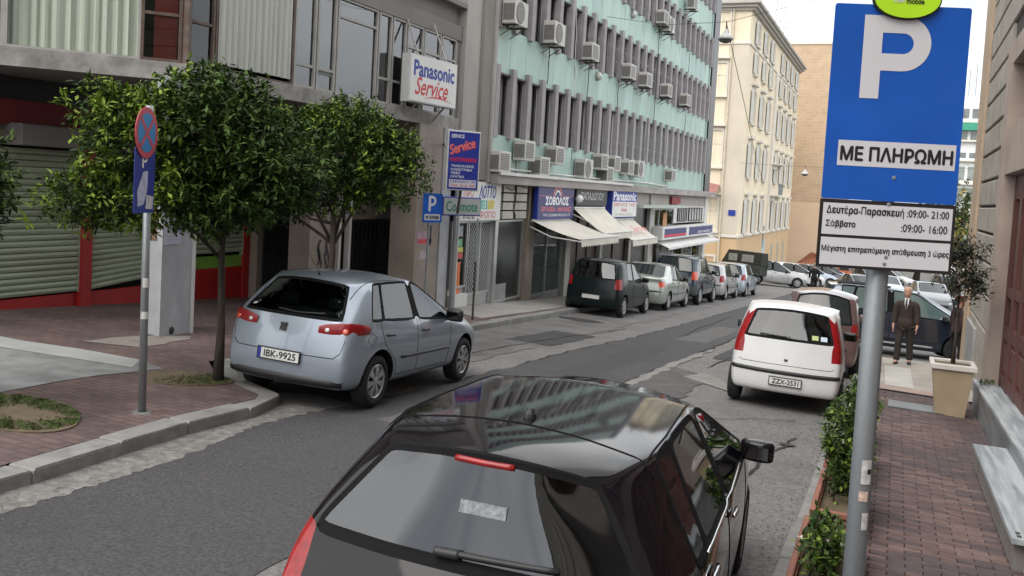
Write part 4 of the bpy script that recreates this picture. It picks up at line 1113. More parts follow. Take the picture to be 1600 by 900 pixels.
mb = MB(); sloped(mb, .95, 1.262, 7.7, 11.40, .05, .349); mb.build("low_step_base", mat("cement_base", (.20, .185, .17), .9, .2, 3), RB)
mb = MB(); sloped(mb, .92, 1.262, 3.0, 6.9, .35, .39); mb.build("low_step_slab", M_marble, RB)
for (y) in (7.75, 7.66):
    mb = MB(); mb.box(.96, .99, y, y + .04, G(1.25, y) + .388, G(1.25, y) + .396); mb.build("bolt_head", M_bk, RB)
# ================================================================ VEHICLES
WMODE[0] = False
def wheel_meshes(r, wdt, style):
    """tyre and rim, axle along local Y, outer face towards -Y (right-hand wheels)"""
    T = Matrix.Rotation(R(90), 4, 'X')       # lathe axis Z -> -Y
    ty = MB()
    h = wdt / 2
    ty.lathe([(r * .66, -h), (r * .80, -h - .004), (r * .96, -h + .012), (r, -h + .045), (r, h - .045), (r * .96, h - .012), (r * .80, h + .006), (r * .645, h - .008), (r * .63, h - .03)], 28, T)
    ri = MB()
    ri.lathe([(r * .645, h - .006), (r * .62, h + .001), (r * .585, h - .012), (r * .57, h - .05)], 28, T)
    bk = MB(); bk.lathe([(r * .60, h - .055), (.001, h - .055)], 24, T)
    ns = 5 if style == 'alloy' else 7
    hub = [(r * .17, h - .012), (r * .13, h - .002), (.001, h)]
    ri.lathe(hub, 16, T)
    for k in range(ns):
        a0 = 2 * math.pi * k / ns; half = (.19 if style == 'alloy' else .31) * (7 / ns) ** .3
        vs = []
        for (rr, aa, zz) in ((r * .14, half * 1.6, h - .006), (r * .36, half * .95, h - .002), (r * .60, half * (1.0 if style == 'alloy' else 1.15), h - .010)):
            for sg in (-1, 1):
                vs.append(T @ Vector((rr * math.cos(a0 + sg * aa * .8), rr * math.sin(a0 + sg * aa * .8), zz)))
        vs2 = [v + Vector((0, .03, 0)) for v in vs]
        ri._add(vs + vs2, [(0, 1, 3, 2), (2, 3, 5, 4), (0, 2, 8, 6), (2, 4, 10, 8), (3, 1, 7, 9), (5, 3, 9, 11)])
    return ty, ri, bk

class Car:
    def __init__(s, name, **k):
        s.name = name
        d = dict(L=4.0, W=1.7, H=1.45, wb=2.46, ro=.68, r=.30, gc=.20, sill=.30, bump=.52, lamp0=.74, belt_r=.98, belt_f=.90,
                 hood=.92, cowl=1.00, roof_r=-.12, roof_f=1.30, cowlx=2.02, tumble=.80, track=1.44, sedan=False, deck=1.02,
                 glass_r=None, b1=.95, b2=1.03, cpx=.0, lamp='corner', paintm=None, crown=.035, nose=.62, plan=.90,
                 level=2, roofpeak=.0, lampk=.62, glassm=None, rearglass=None, quarter=True, hatch_in=.08, rail=.06, wstyle='cap', bumpm=None, rtaper=.96, rtrim=.03, gcr=.9)
        d.update(k); s.__dict__.update(d)
    def cage(s):
        """lattice shell: i stations along x, j levels, k across; returns vert func + faces with tags"""
        L, W, H, ro = s.L, s.W, s.H, s.ro
        fx = L - ro
        w2 = W / 2
        # stations: x at belt level, x at the top row, top height, half width scale
        roofH = H
        St = []
        if not s.sedan:
            St.append(dict(x=-ro, xt=s.roof_r, zt=roofH - .07, w=s.plan, belt=s.belt_r, kind='rear'))
            St.append(dict(x=-ro + .30, xt=s.roof_r + .14, zt=roofH - .035, w=.965, belt=s.belt_r, kind='r2'))
        else:
            St.append(dict(x=-ro, xt=-ro + .03, zt=s.deck - .03, w=s.plan, belt=s.belt_r - .05, kind='rear'))
            St.append(dict(x=-ro + .28, xt=-ro + .28, zt=s.deck, w=.96, belt=s.belt_r - .01, kind='r2'))
            St.append(dict(x=s.glass_r[0], xt=s.glass_r[0], zt=s.deck + .02, w=.985, belt=s.belt_r, kind='deck'))
            St.append(dict(x=s.glass_r[0] + .12, xt=s.roof_r, zt=roofH - .05, w=.99, belt=s.belt_r, kind='rg'))
        c0 = s.cpx
        St.append(dict(x=c0, xt=max(s.roof_r + .26, c0 + .06), zt=roofH - .02, w=.99, belt=s.belt_r, kind='q'))
        St.append(dict(x=c0 + .27, xt=c0 + .40 if s.quarter else c0 + .36, zt=roofH - .008, w=.995, belt=s.belt_r - .005, kind='d0'))
        St.append(dict(x=s.b1, xt=s.b1 - .02, zt=roofH, w=1.0, belt=(s.belt_r + s.belt_f) / 2 + .005, kind='b1'))
        St.append(dict(x=s.b2, xt=s.b2 - .04, zt=roofH - .002, w=1.0, belt=(s.belt_r + s.belt_f) / 2, kind='b2'))
        St.append(dict(x=(s.b2 + s.cowlx) / 2 + .12, xt=s.roof_f, zt=roofH - .05, w=.995, belt=s.belt_f + .01, kind='rf'))
        St.append(dict(x=s.cowlx, xt=s.cowlx - .02, zt=s.cowl, w=.985, belt=s.belt_f, kind='cowl'))
        St.append(dict(x=s.wb - .02, xt=s.wb - .02, zt=s.hood, w=.975, belt=s.belt_f - .06, kind='h1'))
        St.append(dict(x=fx - .22, xt=fx - .26, zt=s.nose + .14, w=.93, belt=s.nose + .06, kind='h2'))
        St.append(dict(x=fx, xt=fx - .06, zt=s.nose + .03, w=.80, belt=s.nose - .02, kind='front'))
        s.St = St
        nI = len(St)
        J = 6
        topk = [-1, -s.tumble_k(), -.45, 0, .45, s.tumble_k(), 1]
        K = len(topk)
        def P(i, j, k):
            st = St[i]; kf = topk[k]
            hoody = st['kind'] in ('h1', 'h2', 'front', 'cowl') or (s.sedan and st['kind'] in ('rear', 'r2', 'deck'))
            ww = w2 * st['w']
            zs = [s.gc, s.sill, s.bump, s.lamp0, st['belt'], st['zt']]
            wf = [.90, .985, 1.0, .992, .955, (.90 if hoody else s.tumble)]
            if st['kind'] == 'cowl': wf[5] = .885
            xx = [st['x']] * 5 + [st['xt']]
            if st['kind'] == 'rear':
                xx = [-s.ro + .06, -s.ro + .01, -s.ro, -s.ro + .035, -s.ro + s.hatch_in, st['xt']]
            if st['kind'] == 'front':
                xx = [xx[0] - .06, xx[0] - .01, xx[0], xx[0] - .015, xx[0] - .03, xx[5]]
                zs[3] = min(zs[3], st['belt'] - .05)
            if st['kind'] == 'h2': zs[3] = min(zs[3], st['belt'] - .04)
            x, z, wd = xx[j], zs[j], ww * wf[j]
            y = wd * kf
            if st['kind'] in ('rear', 'front'):
                sg = -1 if st['kind'] == 'rear' else 1
                x -= sg * (.10 if st['kind'] == 'rear' else .16) * (abs(kf) ** 2.4) * (1 if j < 5 else .5)
            if j == 5:
                if not s.sedan and st['kind'] in ('rear', 'r2'): y *= s.rtaper if st['kind'] == 'rear' else (1 + s.rtaper) / 2
                cr = s.crown * (1 - kf * kf)
                z += cr
                if st['kind'] in ('rf',): x += .10 * (1 - kf * kf)
                if st['kind'] in ('cowl',): x += .22 * (1 - kf * kf); z -= .01
                if st['kind'] == 'rear' and not s.sedan: x -= .05 * (1 - kf * kf)
                if st['kind'] in ('rg', 'deck'): x -= .07 * (1 - kf * kf)
            if j == 0: z = s.gc
            return Vector((x, y, z))
        vid = {}; verts = []
        def V(i, j, k):
            key = (i, j, k)
            if key not in vid: vid[key] = len(verts); verts.append(P(i, j, k))
            return vid[key]
        faces = []; tags = []
        def add(f, t): faces.append(f); tags.append(t)
        kinds = [q['kind'] for q in St]
        for i in range(nI - 1):
            a, b = kinds[i], kinds[i + 1]
            for j in range(J - 1):
                t = 'body'
                if j == 4:
                    if (a, b) == ('q', 'd0') and s.quarter: t = 'side_q'
                    elif (a, b) == ('d0', 'b1'): t = 'side_r'
                    elif (a, b) in (('b2', 'rf'), ('rf', 'cowl')): t = 'side_f'
                    elif (a, b) == ('b1', 'b2'): t = 'trim'
                if j == 3 and i == 0 and s.lamp == 'corner': t = 'lamp'
                if i == 0 and s.lamp == 'tall' and j in (3, 4): t = 'lamp' if j == 4 or True else t
                if s.bumpm and j in (0, 1) and (i == 0 or i == nI - 2): t = 'bumper'
                add((V(i, j, K - 1), V(i, j + 1, K - 1), V(i + 1, j + 1, K - 1), V(i + 1, j, K - 1)), t + '_L' if t not in ('body', 'trim', 'bumper') else t)
                add((V(i, j, 0), V(i + 1, j, 0), V(i + 1, j + 1, 0), V(i, j + 1, 0)), t + '_R' if t not in ('body', 'trim', 'bumper') else t)
            for k in range(K - 1):
                t = 'body'
                if (a, b) == ('rf', 'cowl') and 0 < k < K - 2: t = 'windscreen'
                if (a, b) == ('deck', 'rg') and 0 < k < K - 2: t = 'rear_window'
                add((V(i, J - 1, k), V(i + 1, J - 1, k), V(i + 1, J - 1, k + 1), V(i, J - 1, k + 1)), t)
                add((V(i, 0, k), V(i, 0, k + 1), V(i + 1, 0, k + 1), V(i + 1, 0, k)), 'under')
        for j in range(J - 1):
            for k in range(K - 1):
                t = 'body'
                edge = k in (0, K - 2)
                if j == 4 and not s.sedan: t = 'rear_window' if not edge else 'body'
                if j == 3 and s.lamp == 'corner' and k in ((0, K - 2) if s.lampk >= .62 else (0, 1, K - 3, K - 2)): t = 'lamp_R' if k < K / 2 else 'lamp_L'
                if s.lamp == 'tall' and edge and j in (3, 4): t = 'lamp_R' if k == 0 else 'lamp_L'
                if s.bumpm and j in (0, 1): t = 'bumper'
                add((V(0, j, k), V(0, j + 1, k), V(0, j + 1, k + 1), V(0, j, k + 1)), t)
                n = nI - 1
                t = 'body'
                if j == 3 and k in (0, K - 2): t = 'head_R' if k == 0 else 'head_L'
                if j == 1 and 0 < k < K - 2: t = 'grille'
                if s.bumpm and j in (0, 1): t = 'bumper'
                add((V(n, j, k), V(n, j, k + 1), V(n, j + 1, k + 1), V(n, j + 1, k)), t)
        creases = {}
        def cr(a, b, v): creases[tuple(sorted((a, b)))] = v
        for i in range(nI - 1):
            for k in (0, K - 1):
                cr(V(i, 5, k), V(i + 1, 5, k), s.top_crease if hasattr(s, 'top_crease') else .45)
                cr(V(i, 0, k), V(i + 1, 0, k), .7)
                cr(V(i, 4, k), V(i + 1, 4, k), .35)
                cr(V(i, 3, k), V(i + 1, 3, k), .10)
        for j in range(5):
            for k in (0, K - 1): cr(V(0, j, k), V(0, j + 1, k), .25)
        for k in range(K - 1):
            cr(V(0, 5, k), V(0, 5, k + 1), .75); cr(V(0, 4, k), V(0, 4, k + 1), .4); cr(V(0, 3, k), V(0, 3, k + 1), .15)
            ic = kinds.index('cowl'); cr(V(ic, 5, k), V(ic, 5, k + 1), .6)
            cr(V(0, 2, k), V(0, 2, k + 1), .5)
            if s.sedan:
                q = kinds.index('deck'); cr(V(q, 5, k), V(q, 5, k + 1), .6)
        return verts, faces, tags, creases
    def tumble_k(s): return getattr(s, 'tk', .88)

    def build(s, loc, yaw, label, cat='car', group=None, roll=0.0):
        x, y = loc[0], loc[1]
        dz = loc[2] if len(loc) > 2 else 0
        hx = Vector((math.sin(yaw), math.cos(yaw), 0))
        hx = (hx - GN * hx.dot(GN)).normalized(); hy = GN.cross(hx)
        rot = Matrix((hx, hy, GN)).transposed() @ Matrix.Rotation(roll, 3, 'X')
        root = empty(s.name, (x, y, G(x, y) + .018 + dz), label, cat, group, rot=rot)
        s.root = root
        verts, faces, tags, creases = s.cage()
        names = []
        for t in tags:
            if t not in names: names.append(t)
        for e in ('trim', 'arch'):
            if e not in names: names.append(e)
        bm = bmesh.new()
        vs = [bm.verts.new(v) for v in verts]
        bm.verts.ensure_lookup_table()
        cl = bm.edges.layers.float.new('crease_edge')
        for f, t in zip(faces, tags):
            ff = bm.faces.new([vs[i] for i in f]); ff.material_index = names.index(t); ff.smooth = True
        bm.edges.ensure_lookup_table()
        for e in bm.edges:
            key = tuple(sorted((e.verts[0].index, e.verts[1].index)))
            if key in creases: e[cl] = creases[key]
        # frames of black rubber round every pane
        bm.verts.index_update()
        ti = names.index('trim')
        for t in names:
            if t.startswith('side_') or t in ('windscreen', 'rear_window'):
                idx = names.index(t)
                fs = [f for f in bm.faces if f.material_index == idx]
                th = .022 if t != 'rear_window' else s.rtrim
                res_ = bmesh.ops.inset_region(bm, faces=fs, thickness=th, depth=-.004, use_even_offset=True)
                for f in res_['faces']: f.material_index = ti
                for f in fs: f.material_index = idx
                fset = set(fs); ring = set(res_['faces'])
                for f in fs:
                    for e in f.edges:
                        if any(g not in fset for g in e.link_faces): e[cl] = s.gcr
                for f in ring:
                    for e in f.edges:
                        if all(g in ring for g in e.link_faces): e[cl] = s.gcr
                        elif not any(g in fset for g in e.link_faces): e[cl] = max(e[cl], s.gcr * .8)
        bmesh.ops.recalc_face_normals(bm, faces=bm.faces)
        me = bpy.data.meshes.new("shell"); bm.to_mesh(me); bm.free()
        for t in names: me.materials.append(s.mat_for(t))
        ob = bpy.data.objects.new("shell", me); col.objects.link(ob)
        sub = ob.modifiers.new("s", 'SUBSURF'); sub.levels = s.level; sub.render_levels = s.level
        # wheel arches
        cutters = []
        for wx in (0, s.wb):
            c = MB(); T = Matrix.Translation((wx, 0, s.r + .015)) @ Matrix.Rotation(R(90), 4, 'X')
            c.lathe([(s.r + .055, -1.2), (s.r + .055, -s.track / 2 + .17)], 32, T, cap=True)
            c.lathe([(s.r + .055, s.track / 2 - .17), (s.r + .055, 1.2)], 32, T, cap=True)
            for q in range(len(c.f)): c.m[q] = names.index('arch')
            cm = bpy.data.meshes.new("cut"); cm.from_pydata([tuple(v) for v in c.v], [], c.f)
            for t in names: cm.materials.append(s.mat_for(t))
            cm.polygons.foreach_set('material_index', c.m); cm.update()
            bmc = bmesh.new(); bmc.from_mesh(cm); bmesh.ops.recalc_face_normals(bmc, faces=bmc.faces); bmc.to_mesh(cm); bmc.free()
            co = bpy.data.objects.new("cut", cm); col.objects.link(co); cutters.append(co)
            bo = ob.modifiers.new("b", 'BOOLEAN'); bo.operation = 'DIFFERENCE'; bo.object = co; bo.solver = 'EXACT'
        for attempt in range(5):
            dg = bpy.context.evaluated_depsgraph_get()
            full = bpy.data.meshes.new_from_object(ob.evaluated_get(dg))
            nbody = sum(1 for p in full.polygons if names[p.material_index] in ('body', 'bumper'))
            if nbody > .45 * tags.count('body') * 4 ** s.level: break
            print('boolean retry', s.name, nbody)
            for c in cutters: c.location.x += .0037; c.location.z += .0023
            for md in ob.modifiers:
                if md.type == 'BOOLEAN': md.solver = 'FAST' if attempt % 2 == 0 else 'EXACT'
            if attempt == 3:
                for md in list(ob.modifiers)[1:]: ob.modifiers.remove(md)
        bpy.data.objects.remove(ob)
        for c in cutters: bpy.data.objects.remove(c)
        bm = bmesh.new(); bm.from_mesh(full)
        s.bvh = BVHTree.FromBMesh(bm)
        bm.free()
        # split into one mesh per part
        V_ = full.vertices; groups = {}
        for p in full.polygons:
            t = names[p.material_index]
            if t == 'arch': t += '_%d%d' % (p.center.x > s.wb / 2, p.center.y > 0)
            groups.setdefault(t, []).append(p)
        label_names = {'body': 'body', 'trim': 'window_seal', 'under': 'underbody', 'arch': 'wheel_arch', 'bumper': 'bumper', 'grille': 'grille',
                       'windscreen': 'windscreen', 'rear_window': 'rear_window'}
        for t, ps in groups.items():
            mp = {}; vv = []; ff = []
            for p in ps:
                f = []
                for vi in p.vertices:
                    if vi not in mp: mp[vi] = len(vv); vv.append(V_[vi].co.copy())
                    f.append(mp[vi])
                ff.append(tuple(f))
            nm = label_names.get(t.split('_')[0] if t.startswith('arch') else t) or ('tail_lamp' if t.startswith('lamp') else 'headlamp' if t.startswith('head') else 'side_window')
            o = meshobj(nm, vv, ff, s.mat_for(t), root, smooth=not t.startswith('arch'))
            if t == 'body': s.body = o
            if t == 'rear_window': s.rw = o
        # wheels
        ty, ri, bk = wheel_meshes(s.r, .185 if s.r < .34 else .22, s.wstyle)
        w0 = ty.build("wheel", M_tyre, root, smooth=True)
        w0.location = (0, -s.track / 2, s.r)
        WR = ri.build("rim", M_rim, w0, smooth=False); WB = bk.build("brake_shadow", M_black, w0)
        for (wx, sg) in ((s.wb, -1), (0, 1), (s.wb, 1)):
            c = w0.copy(); col.objects.link(c); c.parent = root
            c.location = (wx, sg * s.track / 2, s.r)
            if sg > 0: c.rotation_euler = (0, 0, math.pi)
            for q in (WR, WB):
                d = q.copy(); col.objects.link(d); d.parent = c
        w0.rotation_euler = (0, .3, 0)
        if getattr(s, 'steer', 0):
            for o in root.children:
                if o.name.startswith('wheel') and not o.name.startswith('wheel_arch') and o.location.x > .5: o.rotation_euler.z += s.steer
        return root
    def mat_for(s, t):
        g = s.glassm or M_cglass
        if t == 'body': return s.paintm
        if t.startswith('arch'): return M_black
        if t in ('trim', 'under', 'grille'): return {'trim': M_seal}.get(t, M_black if t != 'grille' else M_blkpl)
        if t == 'bumper': return s.bumpm
        if t.startswith('side_'): return g
        if t in ('windscreen', 'rear_window'): return s.rearglass or g
        if t.startswith('lamp'): return getattr(s, 'lampm', M_lampr)
        if t.startswith('head'): return M_lampc
        return M_black
    # --- surface picking
    def side(s, x, z, sgn=-1):
        h = s.bvh.ray_cast(Vector((x, sgn * 2.5, z)), Vector((0, -sgn, 0)))
        return h[0], h[1]
    def rear(s, y, z):
        h = s.bvh.ray_cast(Vector((-3.0, y, z)), Vector((1, 0, 0)))
        return h[0], h[1]
    def top(s, x, y):
        h = s.bvh.ray_cast(Vector((x, y, 4)), Vector((0, 0, -1)))
        return h[0], h[1]
    def line(s, fn, pts, rad, mt, name, n=10, out=.001, parent=None, nseg=5):
        poly = []
        for a, b in zip(pts[:-1], pts[1:]):
            for i in range(n):
                t = i / n
                poly.append(tuple(a[q] + (b[q] - a[q]) * t for q in range(len(a))))
        poly.append(pts[-1])
        P3 = []
        for q in poly:
            hp = fn(*q)
            if hp[0] is not None:
                nn = hp[1]
                P3.append(hp[0] + nn * out)
        if len(P3) < 2: return None
        mb = MB(); mb.tube(P3, rad, nseg)
        return mb.build(name, mt, parent or s.root, smooth=True)
    def put(s, fn, a, w, h, mt, name, thick=.01, out=.006, up=(0, 0, 1), parent=None):
        """small plate stuck on the shell; returns the board matrix"""
        p, n = fn(*a)
        if p is None: return None
        n = n.normalized(); upv = Vector(up); ux = upv.cross(n).normalized(); uy = n.cross(ux)
        mm = Matrix((ux, uy, n)).transposed().to_4x4(); mm.translation = p + n * out
        mb = MB(); mb.box(-w / 2, w / 2, -h / 2, h / 2, -thick, 0, M=mm, bev=min(w, h) * .04)
        o = mb.build(name, mt, parent or s.root)
        return mm, o
    def mirror(s, x, z, sgn=-1, mt=None, size=1.0, cap=None):
        p, n = s.side(x, z, sgn)
        if p is None: p = Vector((x, sgn * s.W * .46, z))
        y0 = p.y
        mb = MB()
        vs = []; k = size
        # a rounded wedge, blunt edge to the rear
        pr = [(-.06, .0), (-.075, .22), (.0, .235), (.085, .16), (.10, .0)]
        for zz, q in ((-.065, .85), (-.03, 1.0), (.045, 1.0), (.085, .8)):
            for (dx, dy) in pr: vs.append(Vector((x + dx * q * k, y0 + sgn * (-.01 + dy * (.9 + .1 * q)) * k, z + .02 + zz * k)))
        fs = []
        m_ = len(pr)
        for r_ in range(3):
            for i in range(m_):
                j = (i + 1) % m_; fs.append((r_ * m_ + i, r_ * m_ + j, (r_ + 1) * m_ + j, (r_ + 1) * m_ + i))
        fs.append(tuple(range(m_))); fs.append(tuple(range(3 * m_, 4 * m_)))
        mb._add(vs, fs)
        o = mb.build("door_mirror", mt or M_blkpl, s.root, smooth=True)
        sb = o.modifiers.new("round", 'SUBSURF'); sb.levels = 2; sb.render_levels = 2
        g = MB(); g.quad(*[Vector((x - .072 * k - .004, y0 + sgn * a * k, z + .02 + b * k)) for a, b in ((.04, -.035), (.18, -.035), (.175, .045), (.045, .045))])
        g.build("mirror_glass", mat('mirror_dark_glass', (.12, .13, .14), .06, .1, 3, metal=1.0), o)
        bm = bmesh.new(); bm.from_mesh(o.data); bmesh.ops.recalc_face_normals(bm, faces=bm.faces); bm.to_mesh(o.data); bm.free()
        return o
    def plate(s, text_, y=0, z=.5, w=.52, h=.115, eu=True, up=(0, 0, 1), tilt=None, blk=None):
        r_ = s.put(s.rear, (y, z), w, h, M_plate, "number_plate", .012, .02)
        if r_ is None: return
        mm, o = r_
        fr_ = MB()
        for (a, b, c_, d) in ((-w / 2 - .008, w / 2 + .008, -h / 2 - .008, -h / 2 + .002), (-w / 2 - .008, w / 2 + .008, h / 2 - .002, h / 2 + .008),
                              (-w / 2 - .008, -w / 2 + .002, -h / 2, h / 2), (w / 2 - .002, w / 2 + .008, -h / 2, h / 2)):
            fr_.box(a, b, c_, d, -.012, .004, M=mm)
        fr_.build("plate_frame", M_blkpl, o)
        if text_: text(text_, mm, -w * .40 + (.03 if eu else 0), -h * .31, w * .82 - (.03 if eu else 0), h * .62, M_txblk, o, bold=.02, z=.003)
        if eu: flat([(-w / 2, -h / 2), (-w / 2 + .042, -h / 2), (-w / 2 + .042, h / 2), (-w / 2, h / 2)], mm, M_blue, o, "plate_band", z=.0025)
    def seats(s):
        mb = MB()
        def seat(cx, cy, w):
            mb.box(cx - .25, cx + .25, cy - w / 2, cy + w / 2, .34, .50, bev=.04)
            T = Matrix.Translation((cx - .25, cy, .5)) @ Matrix.Rotation(R(-14), 4, 'Y')
            mb.box(-.07, .06, -w / 2, w / 2, -.05, .56, M=T, bev=.04)
            if w < .6: mb.box(-.06, .04, -.12, .12, .60, .78, M=T, bev=.03)
            else:
                for q in (-.33, .33): mb.box(-.06, .04, q - .12, q + .12, .58, .72, M=T, bev=.03)
        fxx = s.cowlx - .85
        seat(fxx, .36, .48); seat(fxx, -.36, .48); seat(fxx - .88, 0, 1.15)
        mb.box(s.cowlx - .12, s.cowlx + .25, -.62, .62, .62, .92, bev=.05)
        mb.build("seats", M_seat, s.root)
        st = MB(); st.lathe([(.18, 0), (.19, .015), (.18, .03), (.17, .015), (.18, 0)], 18, Matrix.Translation((s.cowlx - .32, .36, .86)) @ Matrix.Rotation(R(-65), 4, 'Y'))
        st.build("steering_wheel", M_blkpl, s.root)
# ---------------------------------------------------------------- the cars
P_silverblue = paint("silver_blue_car_paint", (.275, .32, .375), metal=.35, rough=.30, dirt=.10)
P_black = paint("black_car_paint", (.007, .0055, .0075), rough=.06, dirt=.015, coat=0.0)
P_black.node_tree.nodes['Principled BSDF'].inputs['Specular IOR Level'].default_value = .32
P_whitec = paint("white_car_paint", (.62, .62, .62), rough=.35, dirt=.10, coat=.35)
P_dkgreen = paint("black_green_car_paint", (.006, .012, .012), rough=.22, coat=0.0, dirt=.03)
P_dkgreen.node_tree.nodes["Principled BSDF"].inputs["Specular IOR Level"].default_value = .3
P_champ = paint("silver_green_car_paint", (.33, .36, .32), metal=.35, rough=.3)
P_dkblue = paint("dark_blue_car_paint", (.012, .025, .045), rough=.2)
P_silver = paint("silver_car_paint", (.42, .42, .42), metal=.35, rough=.3)
P_silverb = paint("pale_blue_silver_car_paint", (.36, .41, .46), metal=.35, rough=.3)
P_maroon = paint("faded_maroon_car_paint", (.10, .055, .053), rough=.45, dirt=.3)
P_navy = paint("navy_car_paint", (.018, .025, .045), rough=.15)
P_grey = paint("grey_car_paint", (.10, .105, .11), rough=.3)
P_olive = paint("olive_army_paint", (.022, .028, .018), rough=.7, coat=0.0)
P_orange = paint("orange_car_paint", (.45, .12, .05), rough=.4)
M_canvas = mat("army_canvas_top", (.026, .025, .018), .95, .2, 3, bump=.3)
PX2 = None

# ---- silver blue hatchback, half out of the bay on the left
def blue_hatch():
    c = Car("parked_hatchback", L=3.95, W=1.72, H=1.43, wb=2.46, ro=.74, r=.305, track=1.47, belt_r=1.00, belt_f=.92, hood=.93, cowl=1.0, cowlx=2.02,
            roof_r=-.24, roof_f=1.14, tumble=.74, b1=.86, b2=.96, cpx=-.22, lamp0=.80, bump=.56, paintm=P_silverblue, hatch_in=.10, plan=.90,
            lampk=.62, lamp='none', glassm=glass_mat("car_side_glass", .42, 1.5, .03), gcr=.6, rearglass=glass_mat("car_rear_glass_blue", .4, 1.5), crown=.05, sill=.32, gc=.24)
    r_ = c.build((-6.23, 9.02), -.035, "silver blue five-door hatchback parked beside the orange tree with its tail over the kerb", roll=R(0))
    # wrap-round tail lamps
    for sg in (-1, 1):
        mb = MB(); pts = []
        n = 8
        for i in range(n + 1):
            t = i / n
            if t < .62:
                y = sg * (.40 + (.80 - .40) * t / .62)
                p, nn = c.rear(y, .885 + .03 * t)
            else:
                x = -.56 + (t - .62) / .38 * .30
                p, nn = c.side(x, .905, sg)
            pts.append((p, nn, t))
        vs = []; fs = []
        for (p, nn, t) in pts:
            h_ = .092 * (1 - abs(t - .45) ** 2.2 * 2.6) if t < .45 else .092 * (1 - max(0, t - .62) ** 1.6 * 2.2)
            h_ = max(.018, h_)
            for q in (-1, -.5, .5, 1): vs.append(p + nn * (.012 if abs(q) < 1 else -.004) + Vector((0, 0, q * h_)))
        for i in range(n):
            for q in range(3): fs.append((4 * i + q, 4 * i + 4 + q, 4 * i + 5 + q, 4 * i + 1 + q))
        mb._add(vs, fs); o = mb.build("tail_lamp", M_lampr, c.root, smooth=True)
        for t in ((.50, .03), (.70, .035)):
            p, nn = c.rear(sg * t[0], .90)
            b_ = MB(); b_.lathe([(.001, .008), (t[1] * .7, .006), (t[1], 0)], 14, Matrix.Translation(p + nn * .013) @ nn.to_track_quat('Z', 'Y').to_matrix().to_4x4())
            b_.build("lamp_bulb", M_lampc if t[0] < .6 else M_lampro, o)
    c.plate("IBK-9925", 0.02, .56, .54, .12)
    # emblem, badge, wiper, handles, seams, strips
    mm, o = c.put(c.rear, (.03, .87), .095, .095, M_chrome, "badge", .008, .008)
    text("S", mm, -.026, -.035, .052, .07, M_blkpl, o, bold=.03, z=.002)
    c.line(c.rear, [(.17, 1.045), (-.10, 1.03), (-.42, 1.05)], .011, M_blkpl, "rear_wiper", out=.02)
    c.line(c.rear, [(.69, .66), (.62, .60), (-.62, .60), (-.69, .66)], .005, M_seal, "tailgate_seam", out=-.001)
    c.line(c.rear, [(.69, .66), (.72, .80)], .004, M_seal, "tailgate_seam", out=-.001)
    c.line(c.rear, [(-.69, .66), (-.72, .80)], .004, M_seal, "tailgate_seam", out=-.001)
    c.line(c.rear, [(.74, .31), (-.74, .31)], .06, M_blkpl, "lower_bumper_strip", out=-.035, nseg=8)
    for sg in (-1, 1):
        c.line(c.side, [(-.02, .99, sg), (.08, .74, sg), (.36, .52, sg), (.42, .34, sg)], .0045, M_seal, "door_seam", out=-.001)
        c.line(c.side, [(.90, .97, sg), (.95, .34, sg)], .0045, M_seal, "door_seam", out=-.001)
        c.line(c.side, [(1.92, .93, sg), (1.93, .60, sg), (1.86, .34, sg)], .0045, M_seal, "door_seam", out=-.001)
        c.line(c.side, [(.42, .34, sg), (1.86, .34, sg)], .0045, M_seal, "door_seam", out=-.001)
        c.line(c.side, [(.50, .545, sg), (1.90, .545, sg)], .018, M_blkpl, "rubbing_strip", out=.001)
        for hx_ in (.12, 1.04):
            c.line(c.side, [(hx_, .83, sg), (hx_ + .17, .825, sg)], .014, M_blkpl, "door_handle", n=4, out=.016)
        c.mirror(1.80, .95, sg, M_blkpl, 1.2)
        c.line(c.side, [(-.10, .82, sg), (-.22, .88, sg), (-.30, .80, sg), (-.20, .73, sg), (-.10, .82, sg)], .003, M_seal, "fuel_flap", out=-.001)
    c.line(c.top, [(-.34, .57), (.7, .60)], .005, M_seal, "roof_seam", out=0)
    c.line(c.top, [(-.34, -.57), (.7, -.60)], .005, M_seal, "roof_seam", out=0)
    p, n = c.top(-.10, 0); a = MB(); a.tube([p - n * .01, p + n * .03 + Vector((-.02, 0, 0))], [.022, .012], 8); a.tube([p + n * .03 + Vector((-.02, 0, 0)), p + Vector((-.28, 0, .26))], [.004, .0025], 5)
    a.build("aerial", M_blkpl, c.root)
    c.seats()
    s1 = MB(); s1.box(-.30, -.10, -.5, .5, .80, .84); s1.build("parcel_shelf", M_seat, c.root)
    return c
